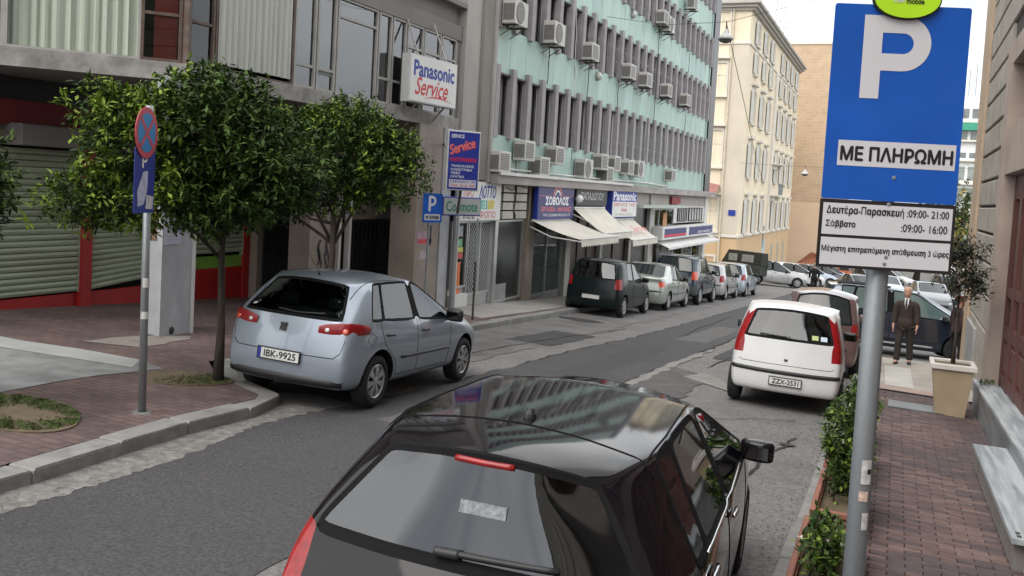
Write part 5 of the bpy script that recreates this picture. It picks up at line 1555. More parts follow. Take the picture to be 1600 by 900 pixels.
# ---- black hatchback in the foreground
def black_hatch():
    c = Car("foreground_hatchback", L=4.40, W=1.73, H=1.405, wb=2.78, ro=.82, r=.325, track=1.50, belt_r=.975, belt_f=.93, hood=.96, cowl=1.03, cowlx=2.42,
            roof_r=-.48, roof_f=1.46, tumble=.67, b1=1.05, b2=1.13, cpx=-.12, lamp0=.74, bump=.56, paintm=P_black, hatch_in=.16, plan=.90,
            lamp='corner', glassm=glass_mat("car_side_glass_black", .42, 1.75), rearglass=glass_mat("car_rear_glass_black", .22, 1.85, .03, (.85, .95, 1)), level=3, crown=.055, gc=.2, wstyle='alloy', top_crease=.18, tk=.955, rtaper=.88, rtrim=.018, gcr=.45)
    r_ = c.build((-1.49, 3.66), -.075, "glossy black hatchback in the near foreground, seen from above and behind")
    c.line(c.rear, [(.12, 1.352), (-.12, 1.352)], .013, M_lampr, "high_brake_lamp", out=.004, nseg=8)
    c.line(c.rear, [(.10, 1.02), (-.36, 1.03)], .013, M_blkpl, "rear_wiper", out=.022, nseg=6)
    c.line(c.rear, [(.12, 1.015), (.02, 1.02)], .020, M_blkpl, "wiper_hub", out=.018, nseg=8)
    c.line(c.top, [(-.16, .60), (-.12, .3), (-.11, 0), (-.12, -.3), (-.16, -.60)], .0045, M_seal, "spoiler_seam", out=0)
    for sg in (-1, 1):
        c.line(c.top, [(-.22, .555 * sg), (.3, .565 * sg), (1.2, .545 * sg)], .005, M_seal, "roof_seam", out=0, n=14)
        c.line(c.side, [(-.10, 1.0, sg), (-.02, .80, sg), (.30, .60, sg), (.42, .34, sg)], .0045, M_seal, "door_seam", out=-.001)
        c.line(c.side, [(1.02, .99, sg), (1.05, .34, sg)], .0045, M_seal, "door_seam", out=-.001)
        c.line(c.side, [(2.30, .94, sg), (2.28, .34, sg)], .0045, M_seal, "door_seam", out=-.001)
        c.line(c.side, [(.12, .975, sg), (1.05, .962, sg), (2.02, .958, sg)], .009, M_chrome, "chrome_waist_strip", out=.004)
        for hx_ in (.16, 1.14):
            c.line(c.side, [(hx_, .86, sg), (hx_ + .18, .855, sg)], .014, M_chrome if sg < 0 else M_blkpl, "door_handle", n=4, out=.018)
        c.mirror(2.22, .97, sg, P_black, .98)
    p, n = c.top(.02, -.0)
    a = MB(); a.lathe([(.032, -.004), (.028, .016), (.012, .04), (.001, .042)], 12, Matrix.Translation(p)); a.build("aerial_base", M_blkpl, c.root)
    # a paper sticker inside the rear window
    mm, o = c.put(c.rear, (-.03, 1.19), .19, .05, mat("rear_window_sticker", (.20, .22, .23), .6, .5, 60), "window_sticker", .001, .004)
    c.plate("", 0, .62)
    c.seats()
    s1 = MB(); s1.box(-.42, .0, -.55, .55, .84, .88); s1.build("parcel_shelf", M_seat, c.root)
    return c
def white_hatch():
    c = Car("parked_hatchback", L=3.84, W=1.61, H=1.47, wb=2.46, ro=.56, r=.29, track=1.42, belt_r=1.01, belt_f=.92, hood=.93, cowl=1.02, cowlx=2.12,
            roof_r=-.24, roof_f=1.22, tumble=.80, b1=.80, b2=.88, cpx=-.08, lamp0=.76, bump=.56, paintm=P_whitec, hatch_in=.08, plan=.93,
            lamp='tall', glassm=glass_mat("car_side_glass", .42, 1.5, .03), rearglass=glass_mat("car_rear_glass_white", .4, 1.55), crown=.05, quarter=False, gc=.24)
    c.build((-1.42, 14.09), -.047, "white hatchback with tall red tail lamps and black bumper strip beside the planters", )
    c.line(c.rear, [(.74, .56), (.4, .55), (-.4, .55), (-.74, .56)], .032, M_blkpl, "bumper_strip", out=-.006, nseg=6)
    c.line(c.rear, [(.66, .68), (.60, .655), (-.60, .655), (-.66, .68)], .0045, M_seal, "tailgate_seam", out=-.001)
    c.line(c.rear, [(.0, 1.05), (-.02, 1.02)], .018, M_blkpl, "rear_wiper", out=.02)
    c.line(c.rear, [(.02, 1.05), (.40, 1.06)], .007, M_blkpl, "rear_wiper", out=.02)
    c.put(c.rear, (.0, .73), .05, .03, M_blkpl, "badge", .01, .01)
    c.plate("ZZX-2531", -.02, .425, .44, .11, eu=False)
    mm, o = c.put(c.rear, (-.36, 1.09), .09, .07, mat("sticker_yellow_green", (.45, .50, .22), .6), "window_sticker", .001, .003)
    mm, o = c.put(c.rear, (-.48, 1.085), .09, .07, mat("sticker_pale_blue", (.5, .6, .68), .6), "window_sticker", .001, .003)
    for sg in (-1, 1):
        c.line(c.side, [(.84, .97, sg), (.87, .34, sg)], .0045, M_seal, "door_seam", out=-.001)
        c.line(c.side, [(1.98, .94, sg), (1.95, .34, sg)], .0045, M_seal, "door_seam", out=-.001)
        c.line(c.side, [(.40, .56, sg), (1.96, .56, sg)], .022, M_blkpl, "rubbing_strip", out=.001)
        c.mirror(1.86, .96, sg, M_blkpl, 1.0)
        c.line(c.side, [(.95, .84, sg), (1.10, .835, sg)], .014, M_blkpl, "door_handle", n=4, out=.016)
    c.seats()
    return c
def simple(c, loc, yaw, label, plate=True, group=None, stripz=None, handles=True, wiper=True, cat='car'):
    c.level = getattr(c, 'level', 2)
    c.build(loc, yaw, label, cat, group)
    if plate: c.plate("", 0, .50 if not c.sedan else .55, .50, .11, eu=False)
    for sg in (-1, 1):
        c.line(c.side, [(c.b1 + .04, c.belt_f + .03, sg), (c.b1 + .05, .34, sg)], .006, M_seal, "door_seam", out=-.001, n=6)
        c.line(c.side, [(c.cowlx - .1, c.belt_f, sg), (c.cowlx - .12, .34, sg)], .006, M_seal, "door_seam", out=-.001, n=6)
        c.mirror(c.cowlx - .25, c.belt_f + .04, sg, M_blkpl, 1.0)
        if handles: c.line(c.side, [(c.b2 + .04, .84, sg), (c.b2 + .2, .84, sg)], .013, M_blkpl, "door_handle", n=3, out=.014)
        if stripz: c.line(c.side, [(.42, stripz, sg), (c.wb - .5, stripz, sg)], .018, M_blkpl, "rubbing_strip", out=.001)
    return c
GRP = "cars parked in a row along the left kerb"
def fleet():
    blue_hatch(); black_hatch(); white_hatch()
    # left kerb row, near to far
    c = simple(Car("parked_hatchback", L=3.62, W=1.66, H=1.50, wb=2.37, ro=.55, r=.285, track=1.45, belt_r=1.0, belt_f=.94, hood=.98, cowl=1.05, cowlx=1.95, roof_r=-.22, roof_f=1.10,
               b1=.72, b2=.80, cpx=-.1, paintm=P_dkgreen, lamp='corner', lamp0=.76, glassm=M_cglass, rearglass=glass_mat("car_glass_far", .45, 1.6), crown=.05, quarter=False, lampm=M_lampr),
               (-7.62, 24.35), .01, "black-green three-door hatchback, nearest car of the row along the left kerb", group=GRP)
    c.seats()
    c = simple(Car("parked_saloon", L=4.35, W=1.68, H=1.42, wb=2.55, ro=.92, r=.29, track=1.44, sedan=True, deck=1.04, glass_r=(-.42,), belt_r=.96, belt_f=.90, hood=.90, cowl=.98, cowlx=2.0,
               roof_r=.12, roof_f=1.20, b1=.98, b2=1.06, cpx=.22, lamp0=.76, paintm=P_champ, lamp='corner', lampm=M_lampro, tumble=.78, crown=.035), (-7.45, 28.95), .01,
               "pale silver-green saloon with orange-red tail lamps behind the black-green hatchback", group=GRP, stripz=.52)
    c.line(c.rear, [(.74, .60), (-.74, .60)], .03, M_blkpl, "bumper_strip", out=-.01)
    c = simple(Car("parked_offroader", L=4.3, W=1.79, H=1.72, wb=2.60, ro=.86, r=.345, track=1.54, belt_r=1.16, belt_f=1.10, hood=1.12, cowl=1.18, cowlx=2.05, roof_r=-.55, roof_f=1.15,
               b1=.88, b2=.97, cpx=-.35, lamp0=.90, bump=.68, sill=.42, gc=.32, paintm=P_dkblue, lamp='corner', lampm=M_lampro, tumble=.82, hatch_in=.03, nose=.80, crown=.03, bumpm=mat("grey_bumper_plastic", (.06, .065, .07), .6)),
               (-7.40, 33.4), .01, "dark blue off-roader with roof rails, tallest car of the left row", group=GRP, plate=False)
    for sg in (-1, 1): c.line(c.top, [(-.30, .56 * sg), (1.0, .56 * sg)], .02, M_black, "roof_rail", out=.035)
    c = simple(Car("parked_estate", L=4.2, W=1.68, H=1.44, wb=2.55, ro=.85, r=.29, track=1.44, belt_r=.98, belt_f=.92, roof_r=-.60, roof_f=1.15, b1=.88, b2=.96, cpx=-.35, paintm=P_silver,
               lamp='corner', hatch_in=.05, tumble=.80), (-7.25, 38.4), .01, "silver estate car with black bumper strip between off-roader and pale blue car", group=GRP, stripz=.52)
    c.line(c.rear, [(.74, .60), (-.74, .60)], .03, M_blkpl, "bumper_strip", out=-.01)
    c = simple(Car("parked_hatchback", L=4.0, W=1.70, H=1.46, wb=2.55, ro=.70, r=.30, track=1.46, belt_r=1.0, belt_f=.93, roof_r=-.35, roof_f=1.15, b1=.88, b2=.96, cpx=-.15, paintm=P_silverb,
               lamp='corner', lampm=M_lampr, tumble=.78), (-7.10, 42.9), .02, "pale blue-silver hatchback, farthest car of the row along the left kerb", group=GRP)
    # maroon car hidden behind the white hatchback
    c = simple(Car("parked_hatchback", L=3.7, W=1.50, H=1.53, wb=2.40, ro=.62, r=.29, track=1.36, belt_r=1.0, belt_f=.95, roof_r=-.22, roof_f=1.28, b1=.86, b2=.94, cpx=-.05, paintm=P_maroon,
               tumble=.82, crown=.10, hood=.92, cowl=1.02, cowlx=1.95), (-1.32, 18.9), -.045, "old faded maroon car with a rounded roof in front of the white hatchback")
    for sg in (-1, 1): c.mirror(1.62, 1.0, sg, mat("pink_mirror_cover", (.36, .25, .25), .7), 1.3)
    # dark car standing across the end of the right pavement
    c = simple(Car("crosswise_car", L=4.15, W=1.74, H=1.62, wb=2.62, ro=.78, r=.31, track=1.48, belt_r=1.06, belt_f=.98, hood=1.02, cowl=1.10, cowlx=2.50, roof_r=-.42, roof_f=1.62, b1=.98, b2=1.08, cpx=-.2,
               paintm=paint('navy_metallic_car_paint', (.035, .045, .07), metal=.55, rough=.12, dirt=.04), lamp='corner', tumble=.76, glassm=M_cglassl, rearglass=glass_mat("car_glass_far", .45, 1.6), crown=.06, level=3), (-1.25, 25.1), R(90) - R(9), "dark navy car with roof rails standing crosswise beyond the old man")
    for sg in (-1, 1):
        c.line(c.top, [(-.25, .53 * sg), (1.0, .55 * sg)], .028, M_black, "roof_rail", out=.03)
        c.line(c.side, [(.42, .31, sg), (2.05, .31, sg)], .025, mat("sill_chrome_grey", (.35, .35, .35), .4), "sill_strip", out=.002)
    # perpendicular row in front of the cream building
    g2 = "cars parked nose out in front of the cream building"
    spots = [((-8.4, 60.6), 1.25, P_silver, "silver three-door car parked across the street in front of the cream building", 1.55),
             ((-7.6, 65.3), 1.2, P_whitec, "white car beside the silver one in front of the cream building", 1.48),
             ((-7.0, 69.6), 1.2, P_silverb, "pale car third in the row before the cream building", 1.46),
             ((-6.4, 74.0), 1.2, P_navy, "dark blue car at the far end of the row before the cream building", 1.46)]
    for (loc, yw, pm, lb, hh) in spots:
        c = Car("parked_hatchback", L=3.95, W=1.70, H=hh, wb=2.5, ro=.70, r=.31, track=1.46, roof_r=-.42, roof_f=1.2, b1=.86, b2=.95, cpx=-.2, paintm=pm, tumble=.80, quarter=False)
        simple(c, loc, yw, lb, plate=False, group=g2)
    # far car park, right of the man in black
    far = [((-6.2, 79.0), 1.1, P_silverb, "pale green-silver hatchback far down the street left of the black saloon", 1.44),
           ((-4.6, 97.0), .2, P_orange, "orange-red car far down the street under the sign's left corner", 1.8),
           ((-3.1, 92.0), 2.6, P_grey, "dark grey car far down the street under the parking sign", 1.5),
           ((-1.2, 98.0), 2.2, P_silver, "silver car far down the street behind the sign pole", 1.5),
           ((-.9, 60.0), 2.9, P_silverb, "pale blue car with white roof beside the sign pole in the middle distance", 1.45),
           ((1.4, 52.0), 3.0, P_grey, "grey car roof seen just right of the sign pole", 1.46),
           ((2.6, 62.0), 2.8, P_dkblue, "black van-like car far beyond the crosswise car", 1.8),
           ((4.6, 66.0), 2.4, P_silver, "silver car far off beside the white kiosk roof", 1.46)]
    for (loc, yw, pm, lb, hh) in far:
        c = Car("distant_car", L=4.0, W=1.68, H=hh, wb=2.5, ro=.72, r=.30, track=1.44, roof_r=-.4, roof_f=1.2, paintm=pm, cpx=-.2, quarter=False, level=1)
        c.build(loc, yw, lb, 'car')
    # black old saloon facing the camera
    c = Car("old_saloon", L=4.2, W=1.62, H=1.40, wb=2.5, ro=.95, r=.30, track=1.38, sedan=True, deck=.98, glass_r=(-.45,), belt_r=.92, belt_f=.90, hood=.90, cowl=.94, cowlx=1.95, nose=.76, roof_r=.15, roof_f=1.15, cpx=.25,
            paintm=paint("black_saloon_paint", (.045, .047, .05), rough=.3), tumble=.80, glassm=glass_mat("car_glass_far", .45, 1.6))
    c.build((-2.3, 54.5), R(180) - .45, "dark old saloon facing the camera beyond the maroon car", 'car')
# ================================================================ SIGNS, MACHINES, AWNINGS, LAMPS
WMODE[0] = True
# ---- big parking sign
PS = empty("parking_sign", (-.06, 3.36, G(-.06, 3.36) + PH), "large blue pay-parking sign on a galvanised pole in the right foreground", "road sign")
bx = Vector((.905, .425, 0)).normalized()
bx = (Matrix.Rotation(R(-6.5), 3, 'Z') @ bx)
cpt = Vector((-.045, 3.34, 0))
wS = .440
SM = frame_at(cpt - bx * wS / 2 + Vector((0, 0, 2.10)), bx)
nrm = SM.to_3x3() @ Vector((0, 0, 1))
mb = MB(); pc = Vector((-.045, 3.34, 0)) - nrm * .055
mb.tube([pc + Vector((0, 0, G(0, 3.3))), pc + Vector((0, 0, 3.02))], .036, 20); mb.build("pole", mat("dull_galvanised_pole", (.20, .22, .235), .5, .16, 3, metal=.4, stain=.4, stainc=(.12, .13, .13), sscale=3, stretch=(1, 1, .35), bump=.15), PS, smooth=True)
mb = MB()
for z in (2.2, 2.62): mb.lathe([(.043, z), (.043, z + .03)], 16, Matrix.Translation(pc)); mb.box(-.05, .05, -.012, .012, z, z + .03, M=Matrix.Translation(pc + nrm * .036) @ Matrix.Rotation(math.atan2(bx.y, bx.x), 4, 'Z'))
mb.build("clamp", M_galv, PS)
def rrect(w_, h_, r_, x=0, y=0, n=4):
    out = []
    for (cx, cy, a0) in ((w_ - r_, r_, -90), (w_ - r_, h_ - r_, 0), (r_, h_ - r_, 90), (r_, r_, 180)):
        for k in range(n + 1):
            a = R(a0 + 90 * k / n); out.append((x + cx + r_ * math.cos(a), y + cy + r_ * math.sin(a)))
    return out
def plate_poly(poly, M, mt, parent, name, z0, z1):
    n = len(poly); vs = [M @ Vector((a, b, z0)) for a, b in poly] + [M @ Vector((a, b, z1)) for a, b in poly]
    fs = [tuple(range(n - 1, -1, -1)), tuple(range(n, 2 * n))] + [(i, (i + 1) % n, n + (i + 1) % n, n + i) for i in range(n)]
    return meshobj(name, vs, fs, mt, parent)
bh = .232
blue = plate_poly(rrect(wS, .650, .008, 0, bh), SM, M_pblue, PS, "blue_plate", -.006, 0)
low = plate_poly(rrect(wS + .004, bh - .001, .004, -.002, 0), SM, M_black, PS, "hours_plate", -.006, 0)
flat([(.008, .112), (wS - .008, .112), (wS - .008, bh - .014), (.008, bh - .014)], SM, M_signw, low, "white_field", z=.001)
flat([(.008, .010), (wS - .008, .010), (wS - .008, .102), (.008, .102)], SM, M_signw, low, "white_field", z=.001)
# the letter P
def letterP(x, y, w_, h_, M, mt, parent, z=.0015, sw=.28):
    st = w_ * sw; r_out = h_ * .33; pts_o = []; pts_i = []
    mb = MB()
    mb.quad(*[M @ Vector(q) for q in ((x, y, z), (x + st, y, z), (x + st, y + h_, z), (x, y + h_, z))])
    cy = y + h_ - r_out; cx = x + w_ - r_out
    n = 18
    prev = None
    t_in = r_out - st * .92
    seq = [((x + st, y + h_), (x + st, y + h_ - st * .92))]
    seq.append(((cx, y + h_), (cx, y + h_ - st * .92)))
    for k in range(1, n + 1):
        a = math.pi / 2 - math.pi * k / n
        seq.append(((cx + r_out * math.cos(a), cy + r_out * math.sin(a)), (cx + t_in * math.cos(a), cy + t_in * math.sin(a))))
    seq.append(((x + st, cy - r_out), (x + st, cy - t_in)))
    for (o0, i0), (o1, i1) in zip(seq[:-1], seq[1:]):
        mb.quad(*[M @ Vector((*q, z)) for q in (i0, o0, o1, i1)])
    return mb.build("lettering", mt, parent)
letterP(.098, .572, .220, .275, SM, M_signw, blue)
flat([(.042, .345), (.426, .345), (.426, .430), (.042, .430)], SM, M_signw, blue, "white_field", z=.001)
text("ΜΕ ΠΛΗΡΩΜΗ", SM, .052, .364, .364, .046, M_txblk, blue, bold=.035, z=.002)
text("Δευτέρα-Παρασκευή :09:00- 21:00", SM, .020, .176, .400, .034, M_txblk, low, bold=.010, z=.002)
text("Σάββατο", SM, .020, .133, .098, .028, M_txblk, low, bold=.010, z=.002)
text(":09:00- 16:00", SM, .268, .133, .150, .026, M_txblk, low, bold=.010, z=.002)
text("Μέγιστη επιτρεπόμενη στάθμευση 3 ώρες", SM, .012, .050, .418, .026, M_txblk, low, bold=.010, z=.002)
for (x, y, p_) in ((.226, .868, blue), (.232, .312, blue), (.222, .222, low), (.222, .022, low), (.226, .045, low)):
    mb = MB(); mb.lathe([(.001, .004), (.006, .003), (.007, 0)], 10, SM @ Matrix.Translation((x, y, 0))); mb.build("bolt", M_galv, p_)
# green oval badge on top
ov = [(.226 + .105 * math.cos(a * math.pi / 16), .900 + .062 * math.sin(a * math.pi / 16)) for a in range(32)]
plate_poly([(.226 + (x - .226) * 1.06, .900 + (y - .900) * 1.09) for x, y in ov], SM, M_black, PS, "badge_rim", .004, .014)
bd = plate_poly(ov, SM, mat("lime_badge", (.42, .72, .02), .4, .05), PS, "lime_badge", .014, .020)
text("mobile", SM, .222, .884, .056, .018, M_txblk, bd, bold=.03, z=.021)
text("Call", SM, .178, .888, .036, .016, M_signw, bd, bold=.03, z=.021)
# stickers on the pole
for (z, h_, w_, mt_, a0) in ((1.36, .085, .9, mat("sticker_white_grey", (.42, .42, .42), .7, .4, 60), .2), (1.30, .035, .8, mat("sticker_peach", (.48, .36, .30), .7, .4, 60), .0), (1.20, .06, .6, mat("sticker_white_grey", (.42, .42, .42), .7, .4, 60), .5), (1.345 + .05, .018, .35, M_txblk, .6)):
    mb = MB(); n = 8; base = math.atan2(nrm.y, nrm.x) - .5 * w_ + a0 * .6
    vs = []
    for k in range(n + 1):
        a = base + w_ * k / n; rr = .0392 if mt_ is not M_txblk else .0396
        vs += [pc + Vector((rr * math.cos(a), rr * math.sin(a), z)), pc + Vector((rr * math.cos(a), rr * math.sin(a), z + h_))]
    mb._add(vs, [(2 * k, 2 * k + 2, 2 * k + 3, 2 * k + 1) for k in range(n)]); mb.build("pole_sticker", mt_, PS)

# ---- no-stopping sign on the left
NS = empty("no_stopping_sign", (-6.53, 6.67, G(-6.53, 6.67) + PH), "thin grey pole with a round blue and red no-stopping sign over a blue tow-away plate", "road sign")
mb = MB(); mb.tube([(-6.53, 6.67, G(-6.53, 6.67)), (-6.55, 6.66, 2.88)], .036, 14); mb.build("pole", M_galv, NS, smooth=True)
mb = MB(); mb.lathe([(.11, -.01), (.09, .012), (.04, .014)], 12, Matrix.Translation((-6.53, 6.67, G(-6.53, 6.67) + PH))); mb.build("footing", M_conc2, NS)
sdir = Vector((.86, .26, 0)).normalized()
_a = math.atan2(6.67, -6.53) - R(90) + R(66)
sdir = Vector((math.cos(_a), math.sin(_a), 0))
# board direction: nearly edge-on to the camera
ND = frame_at(Vector((-6.53, 6.67, 2.62)) - sdir * .17, sdir)
def disc(r_, M, mt, parent, name, z0, z1, n=28, squash=1): return plate_poly([(r_ * math.cos(2 * math.pi * k / n), r_ * squash * math.sin(2 * math.pi * k / n)) for k in range(n)], M, mt, parent, name, z0, z1)
dd = disc(.235, ND, mat("sign_red", (.52, .06, .09), .45, .08), NS, "round_plate", .03, .036)
disc(.180, ND, mat("sign_cyan_blue", (.02, .22, .50), .45, .08), dd, "blue_face", .0365, .038)
for a in (45, -45):
    Tm = ND @ Matrix.Rotation(R(a), 4, 'Z'); mb = MB(); mb.quad(*[Tm @ Vector(q) for q in ((-.185, -.02, .0395 + (.0005 if a > 0 else 0)), (.185, -.02, .0395 + (.0005 if a > 0 else 0)), (.185, .02, .0395 + (.0005 if a > 0 else 0)), (-.185, .02, .0395 + (.0005 if a > 0 else 0)))]); mb.build("red_stroke", MATS["sign_red"], dd)
NP = ND @ Matrix.Translation((-.2, -.74, 0))
rp_ = plate_poly(rrect(.42, .60, .02), NP, M_blue, NS, "tow_away_plate", .018, .024)
text("P", NP, .15, .42, .10, .11, M_txwht, rp_, bold=.03, z=.026)
mb = MB(); mb._add([NP @ Vector(q) for q in ((.08, .06, .026), (.20, .08, .026), (.27, .22, .026), (.27, .39, .026), (.17, .38, .026), (.06, .20, .026))], [(0, 1, 2, 3, 4, 5)]); mb.build("torn_sticker", mat("torn_sticker", (.45, .47, .60), .8, .3, 14), rp_)
mb = MB(); mb._add([NP @ Vector(q) for q in ((.24, .04, .027), (.39, .03, .027), (.40, .15, .027), (.25, .17, .027))], [(0, 1, 2, 3)]); mb.build("torn_sticker", mat("torn_sticker_w", (.55, .55, .58), .8, .3, 14), rp_)
for (z, a) in ((1.52, 0), (1.22, 1)):
    mb = MB(); mb.lathe([(.0372, 0), (.0372, .09 if a == 0 else .07)], 14, Matrix.Translation((-6.535, 6.667, z - .35))); mb.build("pole_sticker", M_sticker, NS)

# ---- small parking sign before the stone pier
SP = empty("small_parking_sign", (-9.3, 17.6, G(-9.3, 17.6) + PH), "small blue parking sign on a thin pole in front of the beige stone pier", "road sign")
mb = MB(); mb.tube([(-9.3, 17.48, G(-9.3, 17.5)), (-9.3, 17.48, 2.12)], .025, 10); mb.build("pole", M_galv, SP)
qd = Vector((.45, .89, 0)).normalized()
QM = frame_at((-9.33, 17.20, 1.46), qd)
b_ = plate_poly(rrect(.50, .62, .03), QM, M_pblue, SP, "blue_plate", .03, .036)
letterP(.14, .24, .20, .33, QM, M_signw, b_, z=.038, sw=.3)
flat([(.05, .05), (.45, .05), (.45, .18), (.05, .18)], QM, M_signw, b_, "white_field", z=.038)
text("ME ΠΛΗΡΩΜΗ", QM, .08, .075, .34, .075, M_txblk, b_, bold=.03, z=.040)
# thin pole without a sign on the kerb
TP = empty("bare_pole", (-8.31, 17.83, G(-8.31, 17.83) + PH), "thin dark bare pole standing on the kerb in front of the betting shop", "pole")
mb = MB(); mb.tube([(-8.31, 17.83, G(-8.31, 17.83)), (-8.31, 17.83, .68)], .025, 8); mb.build("dark_lower_part", M_bk, TP)
mb = MB(); mb.tube([(-8.31, 17.83, .68), (-8.31, 17.83, 1.6)], .022, 8); mb.build("pale_upper_part", M_galv, TP)

def boxsign(name, M, w_, h_, d_, fm, sm, label, cat="sign", loc=None):
    o = M.translation
    e = empty(name, tuple(o), label, cat)
    mb = MB(); mb.box(0, w_, 0, h_, -d_, 0, M=M, bev=.012); b = mb.build("sign_case", sm, e)
    f = MB(); f.box(.03, w_ - .03, .03, h_ - .03, .0, .006, M=M); f = f.build("sign_face", fm, e)
    return e, f
M_case = mat("sign_case_white", (.55, .55, .54), .5, .08, 3)
# service lightbox hung on the overhang
sm_ = frame_at((-9.45, 16.62, 3.95), Vector((.10, .99, 0)))
e, f = boxsign("service_sign", sm_, 1.80, .98, .22, M_lotto, M_case, "white lit box sign reading Panasonic Service in blue and red, hung on the window band")
text("Panasonic", sm_, .14, .55, 1.52, .31, M_txblu, f, bold=.035, z=.008)
text("Service", sm_, .20, .17, 1.24, .36, M_txred, f, bold=.015, z=.008, shear=.35)
mb = MB(); 
for k in range(14):
    t0, t1 = k / 14, (k + 1) / 14
    yy = lambda t: .115 + .06 * math.sin(t * math.pi) * 1.0 - .02 * t; th = lambda t: .028 * math.sin(math.pi * min(1, t * 1.02 + .02)) + .004
    mb.quad(*[sm_ @ Vector(q) for q in ((.55 + 1.10 * t0, yy(t0) - th(t0) * .5, .008), (.55 + 1.10 * t1, yy(t1) - th(t1) * .5, .008), (.55 + 1.10 * t1, yy(t1) + th(t1) * .5, .008), (.55 + 1.10 * t0, yy(t0) + th(t0) * .5, .008))])
mb.build("red_swoosh", M_txred, f)
mb = MB()
for xx in (.40, 1.45):
    p = sm_ @ Vector((xx, .98, -.08)); mb = MB(); mb.tube([p, p + Vector((-.35, 0, .85))], .018, 6); mb.build("hanging_rod", M_frame_w, e)
    p = sm_ @ Vector((xx, 0, -.08)); mb = MB(); mb.tube([p, p + Vector((-.28, 0, -.30))], .022, 6); mb.build("support_rod", M_frame_w, e)
# blue upright lightbox
bm_ = frame_at((-8.95, 17.50, 2.17), Vector((.62, .80, 0)))
e, f = boxsign("blue_service_sign", bm_, .78, 1.28, .16, M_blue, M_case, "upright blue box sign with slanted red lettering projecting below the overhang")
text("SERVICE", bm_, .08, 1.12, .30, .075, M_txwht, f, bold=.02, z=.008)
s1 = bm_ @ Matrix.Translation((.07, .76, 0)) @ Matrix.Rotation(R(18), 4, 'Z')
text("Service", s1, 0, 0, .62, .20, M_txpink, f, bold=.03, z=.009, shear=.3)
text("Service", s1, .012, -.012, .62, .20, M_txred, f, bold=.05, z=.008, shear=.3)
text("ΗΛΕΚΤΡΟΝΙΚΟΝ", bm_, .07, .62, .62, .085, M_txred, f, bold=.03, z=.008)
for k, s_ in enumerate(("ΤΗΛΕΟΡΑΣΕΙΣ", "ΗΛΕΚΤΡΙΚΑ", "VIDEO", "ΗΧΗΤΙΚΑ")):
    text(s_, bm_, .10, .50 - k * .075, (.54, .50, .22, .32)[k], .048, M_txwht, f, bold=.02, z=.008)
flat([(.07, .07), (.71, .07), (.71, .235), (.07, .235)], bm_, M_signw, f, "white_field", z=.0075)
text("ΓΕΡΑΝΙΟΥ 39", bm_, .10, .165, .58, .055, M_txblu, f, bold=.02, z=.009)
text("ΤΗΛ. 52 41 390", bm_, .10, .085, .58, .055, M_txred, f, bold=.02, z=.009)
mb = MB(); p = bm_ @ Vector((.4, 0, -.08)); mb.tube([p, p + Vector((-.1, .1, -.5))], .03, 6); p = bm_ @ Vector((0, .9, -.08)); mb.tube([p, (-9.72, 18.8, 3.2)], .02, 6); mb.build("bracket", M_bk, e)
# grey phone-shop lightbox
cm_ = frame_at((-9.30, 18.10, 1.60), Vector((.30, .95, 0)))
e, f = boxsign("phone_sign", cm_, 1.25, .42, .22, mat("sign_face_grey", (.40, .41, .41), .5, .05), M_txblu, "low grey box sign with green lettering under the upright blue sign")
text("Cosmote", cm_, .10, .10, 1.02, .22, M_txgrn, f, bold=.03, z=.008)
# betting shop fascia
lm = mainM(19.62, 1.42, -9.62)
e, f = boxsign("betting_sign", lm, 2.38, .98, .06, M_lotto, M_case, "white betting shop sign with scrawled blue letters and green and yellow tiles")
text("ΛΟΤΤΟ", lm, 1.02, .58, 1.0, .30, M_txblu, f, bold=.03, z=.008, shear=.2)
text("ΠΡΟ", lm, .15, .60, .55, .18, M_txpink, f, bold=.03, z=.008)
for (a, b, c_, d, mt_) in ((1.12, 1.52, .30, .52, mat("tile_green", (.12, .45, .35), .5)), (1.55, 1.95, .30, .52, mat("tile_yellow", (.60, .50, .10), .5)), (.70, .88, .30, .56, mat("tile_blue", (.2, .45, .62), .5))):
    flat([(a, c_), (b, c_), (b, d), (a, d)], lm, mt_, f, "coloured_tile", z=.008)
text("ΠΡΟΠΟ", lm, .95, .08, 1.1, .16, M_txpink, f, bold=.03, z=.008)
text("13", lm, 1.25, .33, .18, .15, M_txwht, f, bold=.03, z=.010)
text("ΠΡΟΓΝΩΣΤΙΚΑ", lm, .12, .06, .70, .10, M_txblk, f, bold=.02, z=.008)
# stack of pale meter boxes
e = empty("meter_boxes", (-9.66, 22.9, 1.5), "stack of pale wall boxes with cables between the betting sign and the navy sign", "wall box")
for r_ in range(4):
    for (a, b) in ((22.12, 22.85), (22.92, 23.75)):
        mb = MB(); mb.box(-9.72, -9.60, a, b, 1.46 + r_ * .235, 1.66 + r_ * .235, bev=.01); mb.build("box", mat("meter_box_cream", (.46, .43, .38), .7, .15, 3, stain=.4), e)
mb = MB(); rnd = random.Random(2)
for k in range(4): mb.tube([(-9.58, 22.86 + rnd.uniform(-.06, .08), 1.45 + j * .12) for j in range(9)], .012, 4)
mb.tube([(-9.57, 22.2, 2.3), (-9.56, 22.6, 2.22), (-9.57, 23.0, 2.36), (-9.57, 23.7, 2.3)], .012, 4)
mb.build("cable", M_bk, e)
